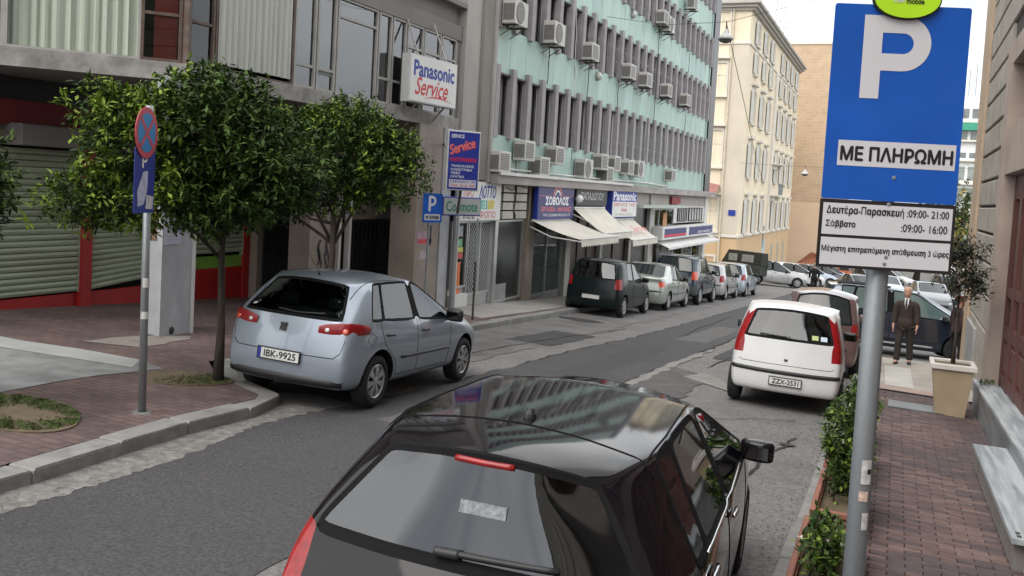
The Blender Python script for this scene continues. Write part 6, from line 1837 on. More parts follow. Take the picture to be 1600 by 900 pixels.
# navy shop sign with an arc
sm2 = mainM(24.2, 1.44, -9.45)
e, f = boxsign("navy_shop_sign", sm2, 3.1, 1.02, .14, M_navy, M_txblu, "navy square shop sign with a red arc and white Greek name")
text("ΣΟΒΟΛΟΣ", sm2, .62, .42, 1.95, .22, M_txwht, f, bold=.06, z=.008)
text("ΕΡΓΑΛΕΙΑ - ΜΗΧΑΝΕΣ", sm2, .30, .22, 2.55, .13, M_txpink, f, bold=.04, z=.008)
text("ΤΗΛ. 52 24 836 FAX 52 23 171", sm2, .45, .08, 2.3, .075, M_txwht, f, bold=.02, z=.008)
def arc(M, cx, cy, r0, r1, mt, parent, z, n=16, a0=0.0, a1=math.pi):
    mb = MB()
    for k in range(n):
        a, b = a0 + (a1 - a0) * k / n, a0 + (a1 - a0) * (k + 1) / n
        mb.quad(*[M @ Vector((cx + r_ * math.cos(t) * 1.25, cy + r_ * math.sin(t), z)) for r_, t in ((r0, a), (r1, a), (r1, b), (r0, b))])
    return mb.build("arc", mt, parent)
arc(sm2, 1.6, .66, .24, .31, M_txpink, f, .009); arc(sm2, 1.6, .66, .14, .20, M_txwht, f, .009, a0=.2, a1=2.94)
flat([(.1, .665), (1.1, .665), (1.1, .68), (.1, .68)], sm2, M_txpink, f, "line", z=.009); flat([(2.1, .665), (3.0, .665), (3.0, .68), (2.1, .68)], sm2, M_txpink, f, "line", z=.009)
# black shop sign
sm3 = mainM(27.65, 1.83, -9.5)
e, f = boxsign("black_shop_sign", sm3, 3.3, .60, .12, mat("charcoal_sign", (.035, .034, .036), .5, .1), M_black, "charcoal shop sign with grey Greek letters above the middle awning")
text("ΠΑΠΑΔΟΓΙΟΥ", sm3, .45, .20, 2.45, .24, M_txgry, f, bold=.02, z=.008)
e = empty("globe_lamp", (-9.35, 27.5, 2.05), "small round white lamp between the navy and charcoal signs", "lamp")
mb = MB(); mb.lathe([(.001, -.13), (.09, -.09), (.13, 0), (.09, .09), (.001, .13)], 14, Matrix.Translation((-9.35, 27.52, 2.06))); mb.build("globe", M_lotto, e, smooth=True)
mb = MB(); mb.tube([(-9.7, 27.52, 2.06), (-9.42, 27.52, 2.06)], .02, 6); mb.build("arm", M_bk, e)
# electronics shop sign
sm4 = mainM(31.35, 1.42, -9.42)
e, f = boxsign("electronics_sign", sm4, 3.25, 1.02, .34, M_lotto, M_txblu, "white and blue shop sign reading Panasonic above the third awning")
flat([(.03, .58), (3.22, .58), (3.22, .99), (.03, .99)], sm4, M_txblu, f, "blue_band", z=.0075)
text("Panasonic", sm4, .12, .63, 2.95, .30, M_txwht, f, bold=.05, z=.009)
text("SERVICE  HIFI", sm4, .2, .42, 2.8, .11, M_txpink, f, bold=.02, z=.009)
text("Service", sm4, 1.15, .22, .75, .14, M_txpink, f, bold=.03, z=.009)
text("TV VIDEO AUDIO", sm4, .4, .07, 2.3, .08, M_txgry, f, bold=.02, z=.009)
# bank fascia with two panels
sm5 = mainM(38.2, .42, -9.2)
e, f = boxsign("bank_fascia", sm5, 11.3, .55, .45, M_white, M_white, "long white fascia with a navy and red panel over the last shop")
for (a, b) in ((.3, 4.6), (5.2, 10.9)):
    flat([(a, .09), (b, .09), (b, .47), (a, .47)], sm5, M_navy, f, "navy_panel", z=.0075)
flat([(.3, .12), (4.6, .12), (4.6, .22), (.3, .22)], sm5, M_txred, f, "red_band", z=.009)
text("ΜΕΤΑΦΟΡΕΣ", sm5, 7.3, .14, 3.2, .12, M_txwht, f, bold=.02, z=.009)
mb = MB(); mb._add([(-9.65, 38.3, .40), (-9.65, 49.8, .40), (-8.9, 49.9, .12), (-8.9, 38.2, .12), (-8.9, 49.9, .03), (-8.9, 38.2, .03)], [(0, 1, 2, 3), (3, 2, 4, 5)])
mb.build("white_canopy", M_white, e)
e = empty("red_notice", (-9.65, 42.2, 2.1), "small dark red wall plate above the green entrance canopy", "sign")
mb = MB(); mb.box(-9.70, -9.60, 41.3, 43.0, 1.95, 2.30); mb.build("plate", mat("dark_red_plate", (.25, .03, .03), .6), e)

# ---- awnings
def awning(y0, y1, z0, x1, z1, ya, yb, label, rail=True, script=None):
    e = empty("shop_awning", (-9.6, (y0 + y1) / 2, z0), label, "awning", "cream awnings over the shops")
    mb = MB(); n = 10; m_ = 6; vs = []
    for j in range(m_ + 1):
        t = j / m_
        for i in range(n + 1):
            s_ = i / n
            y = (y0 + (y1 - y0) * s_) * (1 - t) + (ya + (yb - ya) * s_) * t
            vs.append((-9.56 + (x1 + 9.56) * t, y, z0 + (z1 - z0) * t - .05 * math.sin(math.pi * t) - .012 * math.sin(s_ * n * math.pi) * t))
    fs = [(j * (n + 1) + i, j * (n + 1) + i + 1, (j + 1) * (n + 1) + i + 1, (j + 1) * (n + 1) + i) for j in range(m_) for i in range(n)]
    mb._add(vs, fs); cv = mb.build("canvas", M_awn, e, smooth=True)
    # scalloped valance
    mb = MB(); ns = int((yb - ya) / .23); k = 6
    for s_ in range(ns):
        a = ya + (yb - ya) * s_ / ns; b = ya + (yb - ya) * (s_ + 1) / ns
        for q in range(k):
            u0, u1 = q / k, (q + 1) / k
            d0 = .17 + .045 * math.sin(math.pi * u0); d1 = .17 + .045 * math.sin(math.pi * u1)
            mb.quad((x1, a + (b - a) * u0, z1), (x1, a + (b - a) * u1, z1), (x1 + .02, a + (b - a) * u1, z1 - d1), (x1 + .02, a + (b - a) * u0, z1 - d0))
    mb.build("valance", M_awn, e)
    mb = MB(); mb.tube([(x1 - .01, ya, z1 + .01), (x1 - .01, yb, z1 + .01)], .03, 6); mb.tube([(-9.55, y0, z0), (-9.55, y1, z0)], .045, 6); mb.build("front_bar", M_white, e)
    if rail:
        mb = MB(); mb.tube([(-9.6, y0 - .02, z0 - .18), (-9.0, y0 + .04, z0 - .42), (x1, ya + .02, z1 - .06)], .022, 6); mb.tube([(-9.6, y1, z0 - .18), (-9.0, y1, z0 - .42), (x1, yb, z1 - .06)], .022, 6); mb.build("folding_arm", M_white, e)
    if script:
        ux = Vector((0, 1, 0)); dn_ = Vector((-9.56 - x1, 0, z0 - z1)).normalized()
        T = Matrix((ux, dn_, ux.cross(dn_))).transposed().to_4x4(); T.translation = Vector((x1 + .1, ya + .3, z1 + .07))
        text(script, T, .55, .35, 1.9, .32, M_txpink, cv, bold=.01, z=.03, shear=.3)
awning(24.15, 27.3, 1.40, -8.15, .95, 24.35, 28.0, "cream scalloped awning under the navy sign, nearest of the three")
awning(27.6, 30.85, 1.76, -8.45, 1.02, 27.5, 30.6, "steep cream awning under the charcoal sign, middle of the three")
awning(31.4, 34.6, 1.36, -8.55, .68, 31.2, 34.7, "cream awning with pale red script under the Panasonic shop sign, farthest of the three", script="Service")

# ---- air conditioners
def ac(y, z, label, fan=False, w_=.82, h_=.58, brk=True, x=-9.58, white=False, proto={}):
    key = (fan, w_, h_, brk, white)
    if key in proto:
        src = proto[key]
        e = src.copy(); col.objects.link(e); e.location = (x, y, z)
        for ch in src.children:
            c = ch.copy(); col.objects.link(c); c.parent = e; c.matrix_parent_inverse = Matrix.Identity(4)
            for g in ch.children:
                d = g.copy(); col.objects.link(d); d.parent = c
        e['label'] = label
        return e
    WMODE[0] = False
    e = empty("air_conditioner", (x, y, z), label, "air conditioner", "air conditioners on the green facade")
    mb = MB(); mb.box(0, .34, -w_ / 2, w_ / 2, -h_ / 2, h_ / 2, bev=.015); cs = mb.build("case", M_acw, e)
    if fan:
        T = Matrix.Translation((.342, -.08, 0)) @ Matrix.Rotation(R(90), 4, 'Y')
        mb = MB(); mb.lathe([(.001, .001), (h_ * .40, .001), (h_ * .42, .012), (h_ * .44, .001)], 20, T); mb.build("fan_grille", M_acg, cs)
        mb = MB()
        for k in range(1, 5): mb.lathe([(h_ * .09 * k - .006, .014), (h_ * .09 * k + .006, .014)], 18, T)
        mb.build("grille_ring", M_acw, cs)
    else:
        mb = MB(); mb.box(.338, .346, -w_ * .40, w_ * .34, -h_ * .38, h_ * .38)
        mb.build("fan_grille", M_acg, cs)
        mb = MB()
        for k in range(9): mb.box(.346, .352, -w_ * .40, w_ * .34, -h_ * .38 + k * h_ * .085, -h_ * .38 + k * h_ * .085 + .012)
        tag(mb.build("grille_slat", M_acw, cs), kind='stuff')
    mb = MB(); mb.box(.02, .32, -w_ / 2 - .006, -w_ / 2 - .002, -h_ * .36, h_ * .30); mb.build("side_vent", M_acg, cs)
    if brk:
        for yy in (-w_ * .35, w_ * .35):
            mb = MB(); mb.box(-.12, .40, yy - .015, yy + .015, -h_ / 2 - .04, -h_ / 2); mb.tube([(.32, yy, -h_ / 2 - .03), (-.1, yy, -h_ / 2 - .28)], .012, 4); mb.build("bracket", M_bk, e)
        mb = MB(); mb.tube([(-.02, w_ / 2, 0), (-.1, w_ / 2 + .1, .1), (-.12, w_ / 2 + .12, .5)], .02, 5); mb.build("hose", M_bk, e)
    WMODE[0] = True
    proto[key] = e
    return e
acs = [(20.95 + .5, 2.93, "cream air conditioner at the near end of the beam, next to the grey end wall", False, False),
       (23.1, 3.30, "high cream air conditioner nearest the grey end wall in the lowest green band", False, False),
       (24.3, 2.93, "low cream air conditioner with a looping cable above the navy sign", False, False),
       (25.5, 3.30, "high cream air conditioner above the right edge of the navy sign", False, False),
       (28.2, 3.02, "large white air conditioner with a round fan above the charcoal sign", True, False),
       (29.9, 3.32, "slim air conditioner high above the charcoal sign's right end", False, False),
       (31.4, 3.33, "high air conditioner above the left edge of the Panasonic shop sign", False, False),
       (30.6, 2.92, "low air conditioner on the beam between charcoal and Panasonic shop signs", False, False),
       (33.2, 3.27, "air conditioner directly left of the white one with a black round fan", False, False),
       (34.6, 3.27, "white air conditioner with a black round fan above the Panasonic shop sign", True, False),
       (40.1, 3.21, "air conditioner farthest along the lowest green band", False, False),
       (21.75, 6.70, "round-fan air conditioner at the top left corner of the green facade", True, True),
       (24.6, 6.68, "second round-fan air conditioner from the grey end wall, second window row", True, True),
       (27.9, 6.68, "bracketed cream air conditioner third along the second window row", False, True),
       (32.3, 6.66, "bracketed cream air conditioner fourth along the second window row", False, True),
       (34.6, 6.66, "bracketed cream air conditioner fifth along the second window row", False, True),
       (38.0, 6.66, "bracketed cream air conditioner sixth along the second window row", False, True),
       (41.6, 6.66, "bracketed cream air conditioner farthest along the second window row", False, True),
       (36.6, 9.40, "left one of the pair of air conditioners at the third window row", False, True),
       (37.6, 9.30, "right, round-fan one of the pair of air conditioners at the third window row", True, True),
       (41.8, 11.0, "air conditioner high under the top green band near the black end strip", False, True)]
for (y, z, lb, fan, br) in acs: ac(y, z, lb, fan, brk=br, w_=.85 if fan else .72, h_=.62 if fan else .54, x=-9.56 if br else -9.66)
# little round lamps on the facade
for (y, z, lb) in ((29.6, 6.15, "small cream round fitting on the green panels under the second window row"), (33.3, 8.9, "small cream round fitting on the green panels under the third window row")):
    e = empty("wall_fitting", (-9.6, y, z), lb, "wall lamp"); mb = MB(); mb.lathe([(.001, .16), (.12, .12), (.15, 0), (.05, -.02)], 12, Matrix.Translation((-9.68, y, z)) @ Matrix.Rotation(R(90), 4, 'Y')); mb.build("body", M_acw, e, smooth=True)

# ---- hanging street lamps and their wires
def hang(x, y, z, s_, label, wires):
    e = empty("hanging_street_lamp", (x, y, z), label, "street lamp")
    mb = MB(); T = Matrix.Translation((x, y, z))
    mb.lathe([(.001, .30 * s_), (.05 * s_, .29 * s_), (.07 * s_, .20 * s_), (.13 * s_, .13 * s_), (.24 * s_, .04 * s_), (.25 * s_, -.02 * s_), (.22 * s_, -.03 * s_)], 18, T); mb.build("lamp_housing", mat("lamp_housing_grey", (.42, .42, .42), .5, .12, 3), e, smooth=True)
    mb = MB(); mb.lathe([(.22 * s_, -.03 * s_), (.18 * s_, -.10 * s_), (.08 * s_, -.14 * s_), (.001, -.145 * s_)], 16, T); mb.build("glass_bowl", mat("lamp_bowl", (.10, .10, .095), .2, .2), e, smooth=True)
    mb = MB(); mb.tube([(x, y, z + .29 * s_), (x, y, z + .55 * s_)], .02 * s_, 6); mb.build("hanger", M_bk, e)
    mb = MB()
    for w_ in wires: mb.tube(w_, .008 * s_, 4)
    mb.build("wire", M_bk, e)
hang(-5.30, 28.4, 7.15, .95, "large grey street lamp hanging from wires against the black end strip", [[(-9.6, 30, 8.2), (-7.4, 29.2, 7.75), (-5.3, 28.4, 7.65)], [(-5.3, 28.4, 7.65), (-2, 27, 8.1), (1.4, 26, 9.0)]])
hang(-6.7, 70, 4.45, 1.15, "small street lamp hanging far off in front of the tan gable wall", [[(-10.8, 66, 4.9), (-6.7, 70, 4.95), (6, 76, 5.6)]])
e = empty("overhead_wire", (-7, 40, 8), "thin dark wire running down across the cream building's facade", "wire")
mb = MB(); mb.tube([(-5.3, 28.4, 7.60), (-6.2, 38, 6.3), (-7.6, 52, 4.6), (-8.6, 63, 3.5)], .012, 4); mb.build("strand", M_bk, e)

# ---- planters and pot
def leafquad(mb, p, d, up, L_, W_, k):
    s_ = d.cross(up)
    if s_.length < 1e-4: s_ = Vector((1, 0, 0))
    s_.normalize(); n_ = s_.cross(d).normalized()
    a = p; b = p + d * L_ * .5 + s_ * W_ * .5 + n_ * L_ * .06; c = p + d * L_; e_ = p + d * L_ * .5 - s_ * W_ * .5 + n_ * L_ * .06
    mb.cur = k; mb._add([a, b, c, e_], [(0, 1, 2), (0, 2, 3)])
def rdir(rnd):
    while True:
        v = Vector((rnd.uniform(-1, 1), rnd.uniform(-1, 1), rnd.uniform(-1, 1)))
        if .05 < v.length < 1: return v.normalized()
def planter(x0, x1, y0, y1, h_, label, plabel, nleaf, seed, hgt, flowers=0, yr=(.1, .9)):
    zf = lambda x, y: G(0, (y0 + y1) / 2) + PH - .006
    e = empty("terracotta_planter", ((x0 + x1) / 2, (y0 + y1) / 2, zf(0, 0)), label, "planter", "terracotta troughs along the right kerb")
    z = zf(0, 0); mb = MB(); t = .025; q = .03
    def wall(a, b, c_, d, z0=0, z1=h_): mb.box(a, b, c_, d, z + z0, z + z1)
    wall(x0 + q, x1 - q, y0 + q, y0 + q + t, 0, h_ - .045); wall(x0 + q, x1 - q, y1 - q - t, y1 - q, 0, h_ - .045); wall(x0 + q, x0 + q + t, y0 + q + t, y1 - q - t, 0, h_ - .045); wall(x1 - q - t, x1 - q, y0 + q + t, y1 - q - t, 0, h_ - .045)
    mb.build("trough", M_terra, e)
    mb = MB(); rr = .045
    mb.box(x0, x1, y0, y0 + rr, z + h_ - .05, z + h_, bev=.008); mb.box(x0, x1, y1 - rr, y1, z + h_ - .05, z + h_, bev=.008); mb.box(x0, x0 + rr, y0 + rr, y1 - rr, z + h_ - .05, z + h_, bev=.008); mb.box(x1 - rr, x1, y0 + rr, y1 - rr, z + h_ - .05, z + h_, bev=.008)
    mb.build("rim", M_terra, e)
    mb = MB(); mb.box(x0 + q + t, x1 - q - t, y0 + q + t, y1 - q - t, z + .02, z + h_ - .09); mb.build("earth", M_soil, e)
    rnd = random.Random(seed); lf = MB(); st = MB()
    cx, cy = (x0 + x1) / 2, (y0 + y1) / 2
    ns = 16; tips = []
    for k in range(ns):
        bx_, by_ = cx + rnd.uniform(-.5, .5) * (x1 - x0) * .55, y0 + rnd.uniform(*yr) * (y1 - y0)
        tip = Vector((bx_ + rnd.uniform(-.16, .16), by_ + rnd.uniform(-.14, .14), z + h_ + hgt * rnd.uniform(.45, 1.0)))
        mid = (Vector((bx_, by_, z + h_ - .1)) + tip) / 2 + Vector((rnd.uniform(-.04, .04), rnd.uniform(-.04, .04), .03))
        st.tube([(bx_, by_, z + h_ - .12), mid, tip], [.007, .005, .003], 4, cap=False)
        tips.append((Vector((bx_, by_, z + h_ - .1)), mid, tip))
    st.build("stems", M_bark, e)
    for k in range(nleaf):
        a, b, c_ = rnd.choice(tips); t = rnd.random() ** .6
        p = a * (1 - t) ** 2 + b * 2 * t * (1 - t) + c_ * t * t + rdir(rnd) * rnd.uniform(0, .085)
        d = (rdir(rnd) + Vector((0, 0, .35))).normalized()
        outer = (p - Vector((cx, cy, z + h_ + hgt * .3))).length / max(.2, hgt)
        kk = 0 if rnd.random() < .5 else (1 if rnd.random() < .75 else 2)
        leafquad(lf, p, d, Vector((0, 0, 1)), rnd.uniform(.045, .075), rnd.uniform(.025, .038), kk)
    for k in range(flowers):
        a, b, c_ = rnd.choice(tips); p = c_ + rdir(rnd) * .05; 
        for q_ in range(5):
            d = rdir(rnd); leafquad(lf, p, d, Vector((0, 0, 1)), .022, .02, 3)
    tag(lf.build("foliage", None, e, mats=[M_leafd, M_leafm, M_leafl, M_flower]), kind='stuff')
    e['label'] = label
    return e
planter(-.50, -.06, 5.80, 7.10, .24, "nearest terracotta trough with a low sprawling green plant, at the foot of the sign pole", "", 1000, 1, .17, 12, (.1, .75))
planter(-.50, -.08, 7.55, 8.75, .24, "second terracotta trough from the camera holding a tall dense dark bush", "", 3000, 2, .66, 10, (.45, .85))
planter(-.52, -.12, 9.3, 10.5, .24, "third terracotta trough hidden under a leafy bush beside the white hatchback's tail", "", 2000, 3, .45, 14, (.2, .9))
planter(-.54, -.14, 11.0, 12.2, .24, "farthest terracotta trough with bush between sign pole and white hatchback", "", 1800, 4, .50, 8)
# big square pot with a small olive tree
px_, py_ = .87, 15.30; pz = G(px_, py_) + PH
PT = empty("square_plant_pot", (px_, py_, pz), "tall beige square pot with a pale rim at the end of the marble ledge", "plant pot")
mb = MB()
def frust(mb, cx, cy, a0, a1, z0, z1):
    vs = [(cx + sx * a0, cy + sy * a0, z0) for sx, sy in ((-1, -1), (1, -1), (1, 1), (-1, 1))] + [(cx + sx * a1, cy + sy * a1, z1) for sx, sy in ((-1, -1), (1, -1), (1, 1), (-1, 1))]
    mb._add(vs, [(3, 2, 1, 0), (4, 5, 6, 7), (0, 1, 5, 4), (1, 2, 6, 5), (2, 3, 7, 6), (3, 0, 4, 7)])
frust(mb, px_, py_, .20, .275, pz - .03, pz + .70); mb.build("body", M_pot, PT)
mb = MB(); a = .315
for (x0, x1, y0, y1) in ((-a, a, -a, -a + .07), (-a, a, a - .07, a), (-a, -a + .07, -a + .07, a - .07), (a - .07, a, -a + .07, a - .07)): mb.box(px_ + x0, px_ + x1, py_ + y0, py_ + y1, pz + .702, pz + .79, bev=.012)
mb.build("rim", M_potw, PT)
mb = MB(); mb.box(px_ - .26, px_ + .26, py_ - .26, py_ + .26, pz + .702, pz + .75); mb.build("earth", M_soil, PT)

# ================================================================ TREES
def tree(name, base, trunk, clumps, nleaf, leafL, label, cat="tree", group=None, seed=1, mats=None, weights=(.5, .38, .12), tr=.07, bright=None, limbs=7, tipbias=1.0, stemmat=None):
    rnd = random.Random(seed)
    e = empty(name, base, label, cat, group)
    mb = MB(); pts = [Vector(p) for p in trunk]
    mb.tube(pts, [tr * (1.15 - .4 * i / (len(pts) - 1)) + (.03 if i == 0 else 0) * (tr / .07) for i in range(len(pts))], 10)
    top = pts[-1]
    for k in range(limbs):
        c_, r_ = clumps[k % len(clumps)]
        tgt = Vector(c_) + rdir(rnd) * r_[0] * .5; st = pts[-2].lerp(top, rnd.uniform(.2, 1))
        mid = st.lerp(tgt, .5) + Vector((0, 0, -.05)) + rdir(rnd) * .1
        mb.tube([st, mid, tgt], [tr * .55, tr * .35, tr * .12], 6)
        for q in range(3):
            t2 = tgt + rdir(rnd) * r_[0] * .5; mb.tube([mid.lerp(tgt, .6), t2], [tr * .2, tr * .06], 4)
    mb.build("trunk", stemmat or M_bark, e, smooth=True)
    tot = sum(r_[0] * r_[1] * r_[2] for _, r_ in clumps) or 1
    lf = MB()
    for (c_, r_) in clumps:
        c_ = Vector(c_); n = int(nleaf * (r_[0] * r_[1] * r_[2]) / tot)
        # twigs: leaves gather round twig tips
        nt = max(6, n // 11)
        for k in range(nt):
            d = rdir(rnd); rad = rnd.random() ** (.28 * tipbias)
            ct = c_ + Vector((d.x * r_[0], d.y * r_[1], d.z * r_[2])) * rad * rnd.uniform(.86, 1.10)
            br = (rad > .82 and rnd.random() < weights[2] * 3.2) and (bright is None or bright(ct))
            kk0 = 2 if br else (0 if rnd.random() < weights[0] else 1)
            axis = (d + Vector((0, 0, .25)) + rdir(rnd) * .5).normalized()
            for q in range(11):
                p = ct + axis * rnd.uniform(-.10, .06) + rdir(rnd) * .035
                dd_ = (axis * .5 + rdir(rnd)).normalized()
                if dd_.z > .2 and rnd.random() < .4: dd_.z *= -.3; dd_.normalize()
                kk = kk0 if rnd.random() < .8 else rnd.choice((0, 1))
                leafquad(lf, p, dd_, (Vector((0, 0, 1)) + rdir(rnd) * .5), leafL * rnd.uniform(.5, 1.3), leafL * rnd.uniform(.34, .48), kk)
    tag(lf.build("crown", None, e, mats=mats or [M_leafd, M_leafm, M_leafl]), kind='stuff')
    return e
gz = lambda x, y: G(x, y) + PH
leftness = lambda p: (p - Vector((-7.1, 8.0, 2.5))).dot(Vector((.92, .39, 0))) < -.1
tx, ty = -7.12, 8.42
def cam_off(x, y, r_, u): return (x + .92 * r_, y + .39 * r_, u)      # offset to camera-right
cl1 = [(cam_off(-7.25, 8.1, .15, 2.75), (.85, .85, .72)), (cam_off(-7.25, 8.1, -.55, 2.55), (.75, .8, .62)), (cam_off(-7.2, 8.1, -1.15, 1.95), (.62, .7, .40)), (cam_off(-7.2, 8.1, -.45, 2.0), (.8, .8, .45)),
       (cam_off(-7.2, 8.1, .55, 2.25), (.75, .8, .60)), (cam_off(-7.2, 8.1, .95, 2.35), (.50, .65, .50)), (cam_off(-7.2, 8.1, .10, 3.12), (.55, .6, .36)), (cam_off(-7.2, 8.0, -1.0, 2.95), (.42, .5, .30)), (cam_off(-7.2, 8.1, .15, 1.95), (.6, .7, .40))]
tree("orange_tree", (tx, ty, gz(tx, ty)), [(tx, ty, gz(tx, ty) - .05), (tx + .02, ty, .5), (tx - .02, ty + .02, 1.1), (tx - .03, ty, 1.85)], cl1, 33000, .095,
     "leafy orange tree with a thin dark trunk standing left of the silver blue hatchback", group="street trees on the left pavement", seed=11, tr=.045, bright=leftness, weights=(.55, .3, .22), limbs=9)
t2x, t2y = -8.15, 12.15
cl2 = [(cam_off(-8.22, 12.3, .10, 2.75), (1.05, .95, .78)), (cam_off(-8.22, 12.3, -.75, 2.75), (.75, .8, .70)), (cam_off(-8.22, 12.3, .80, 2.45), (.72, .8, .62)), (cam_off(-8.22, 12.3, .15, 3.2), (.7, .7, .42)), (cam_off(-8.22, 12.3, -.2, 2.1), (.9, .8, .42)), (cam_off(-8.22, 12.3, .95, 2.75), (.45, .5, .45)), (cam_off(-8.22, 12.3, -.9, 2.1), (.7, .7, .45))]
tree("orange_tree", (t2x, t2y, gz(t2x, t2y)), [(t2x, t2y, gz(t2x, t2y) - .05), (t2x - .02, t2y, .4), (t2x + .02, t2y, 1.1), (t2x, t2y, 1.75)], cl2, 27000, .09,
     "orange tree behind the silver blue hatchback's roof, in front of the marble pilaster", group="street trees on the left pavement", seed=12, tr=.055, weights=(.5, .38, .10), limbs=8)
t0x, t0y = -7.35, 5.7
cl0 = [(cam_off(-7.3, 5.8, -.62, 2.2), (.58, .65, .50)), (cam_off(-7.3, 5.8, -.30, 1.95), (.34, .45, .40)), (cam_off(-7.3, 5.8, -1.1, 2.35), (.75, .8, .6))]
tree("orange_tree", (t0x, t0y, gz(t0x, t0y)), [(t0x - .45, t0y - .25, gz(t0x, t0y) - .05), (t0x - .45, t0y - .25, .8), (t0x - .5, t0y - .25, 1.7)], cl0, 11000, .095,
     "orange tree cut off by the left edge of the picture", group="street trees on the left pavement", seed=13, tr=.05, weights=(.5, .38, .10))
# potted olive
clp = [((px_ + .02, py_, 1.42), (.38, .36, .42)), ((px_ + .20, py_, 1.25), (.26, .30, .30)), ((px_ - .16, py_, 1.65), (.28, .3, .30)), ((px_ + .1, py_, 1.75), (.3, .3, .3)), ((px_ - .1, py_, 1.15), (.22, .25, .16))]
tree("potted_tree", (px_, py_, pz + .79), [(px_, py_, pz + .77), (px_ + .01, py_, pz + 1.2), (px_, py_, pz + 2.0)], clp, 3000, .075, "small olive-like tree with sparse crown growing in the square beige pot", seed=14, mats=[mat("olive_leaf_dark", (.028, .034, .022), .6, .3), M_leafo, mat("olive_leaf_rosy", (.20, .16, .12), .6, .3)], tr=.022, weights=(.6, .3, .15), limbs=6, tipbias=1.6)
e = empty("ledge_plant", (1.5, 16.2, G(1.5, 16.2) + .58), "tiny green plant growing in the corner of the marble ledge against the door surround", "plant")
mb = MB(); rnd = random.Random(3)
for k in range(90): leafquad(mb, Vector((1.40 + rnd.uniform(-.10, .1), 15.9 + rnd.uniform(-.25, .1), G(1.25, 16) + .58 + rnd.uniform(0, .07))), (rdir(rnd) + Vector((0, 0, .6))).normalized(), Vector((0, 0, 1)), .05, .02, rnd.randrange(2))
tag(mb.build("leaves", None, e, mats=[M_leafd, M_leafm]), kind='stuff')
# distant trees behind the sign and the stone building
M_fl = [mat("far_leaf_dark", (.035, .06, .02), .7, .3, .5), mat("far_leaf_mid", (.08, .11, .03), .7, .3, .5), mat("far_leaf_yellow", (.30, .25, .06), .7, .3, .5)]
def bigtree(x, y, zt, rx_, rz, label, seed, w=(.5, .3, .1), n=2600):
    gz_ = terr(x, y); rnd = random.Random(seed)
    cl = [((x + rnd.uniform(-.5, .5) * rx_, y + rnd.uniform(-.4, .4) * rx_, zt - rz * (.6 + rnd.random() * .9)), (rx_ * rnd.uniform(.45, .75), rx_ * .6, rz * rnd.uniform(.35, .6))) for k in range(7)]
    return tree("park_tree", (x, y, gz_), [(x, y, gz_ - .2), (x + .2, y, gz_ + (zt - gz_) * .3), (x, y, gz_ + (zt - gz_) * .55)], cl, n, .55, label, group="trees of the far park", seed=seed, mats=M_fl, tr=.35, weights=w, limbs=6)
bigtree(9.0, 140, 7.5, 7, 6, "dark green tree top between the parking sign and the stone building", 21, n=8000)
bigtree(6.4, 118, 2.0, 4.5, 4, "yellow-green autumn tree behind the potted olive", 22, (.25, .3, .6), n=4500)
bigtree(2.2, 128, -1.0, 4.5, 2.4, "dark tree seen below the parking sign right of its pole", 23)
bigtree(-2.5, 135, -1.4, 5, 2.4, "dull tree behind the distant cars under the sign's left corner", 24, (.5, .4, .1))
bigtree(14, 135, 2.5, 6, 4, "tree hidden mostly by the stone building's corner", 25)
e = empty("kiosk", (4.3, 78, terr(4.3, 78)), "distant white roofed kiosk with a white post right of the old man", "kiosk")
zk = G(4.3, 78)
mb = MB(); mb.box(2.6, 6.2, 77, 80, zk + 2.0, zk + 2.35); mb.build("roof", M_white, e)
for xx in (2.8, 6.0):
    mb = MB(); mb.box(xx - .06, xx + .06, 77.1, 77.25, zk, zk + 2.0); mb.build("post", M_white, e)
mb = MB(); mb.box(3.0, 5.8, 79, 79.6, zk, zk + 1.3); mb.build("counter", M_winbk, e)
mb = MB(); mb.tube([(3.0, 74, G(3, 74)), (3.0, 74, G(3, 74) + 3.6)], .10, 6); pst = mb.build("white_post", M_white, None); tag(pst, "white upright post rising before the distant kiosk", "post")
e = empty("rubble_skip", (-7.5, 104, G(-7.5, 104)), "rusty brown heap and low wall at the foot of the peach gable wall", "rubble heap")
mb = MB(); mb.prism([(-10, 102.5), (-5.5, 101.5), (-5.2, 104), (-9.8, 105)], 0, 1.1, zg); mb.build("low_wall", mat("brown_grey_wall", (.20, .16, .13), .9, .2), e)
mb = MB(); mb._add([(-10.2, 103, G(-10, 103) + 1.0), (-6, 102.5, G(-6, 103) + .9), (-6.5, 104, G(-6, 104) + .9), (-9.6, 104.5, G(-9.6, 104) + 1.0), (-8.6, 103.2, G(-8, 103) + 2.5), (-7.6, 103.6, G(-8, 103) + 2.2)], [(0, 1, 5, 4), (1, 2, 5), (2, 3, 4, 5), (3, 0, 4)]); mb.build("heap", mat("rust_heap", (.30, .12, .07), .9, .4, 4), e)

# ================================================================ PEOPLE
def skinned(name, nodes, edges, mt, parent, level=2, root=0):
    me = bpy.data.meshes.new(name); me.from_pydata([n[:3] for n in nodes], edges, []); me.update()
    ob = bpy.data.objects.new(name, me); col.objects.link(ob)
    md = ob.modifiers.new("sk", 'SKIN'); md.branch_smoothing = .6
    sv_ = me.skin_vertices[0].data
    for i, n in enumerate(nodes):
        r_ = n[3]
        sv_[i].radius = (r_, r_) if not isinstance(r_, tuple) else r_
        sv_[i].use_root = (i == root)
    sb = ob.modifiers.new("sb", 'SUBSURF'); sb.levels = level; sb.render_levels = level
    dg = bpy.context.evaluated_depsgraph_get()
    m2 = bpy.data.meshes.new_from_object(ob.evaluated_get(dg)); bpy.data.objects.remove(ob)
    m2.materials.clear(); m2.materials.append(mt); m2.polygons.foreach_set('use_smooth', [True] * len(m2.polygons))
    o = bpy.data.objects.new(name, m2); link(o, parent); return o
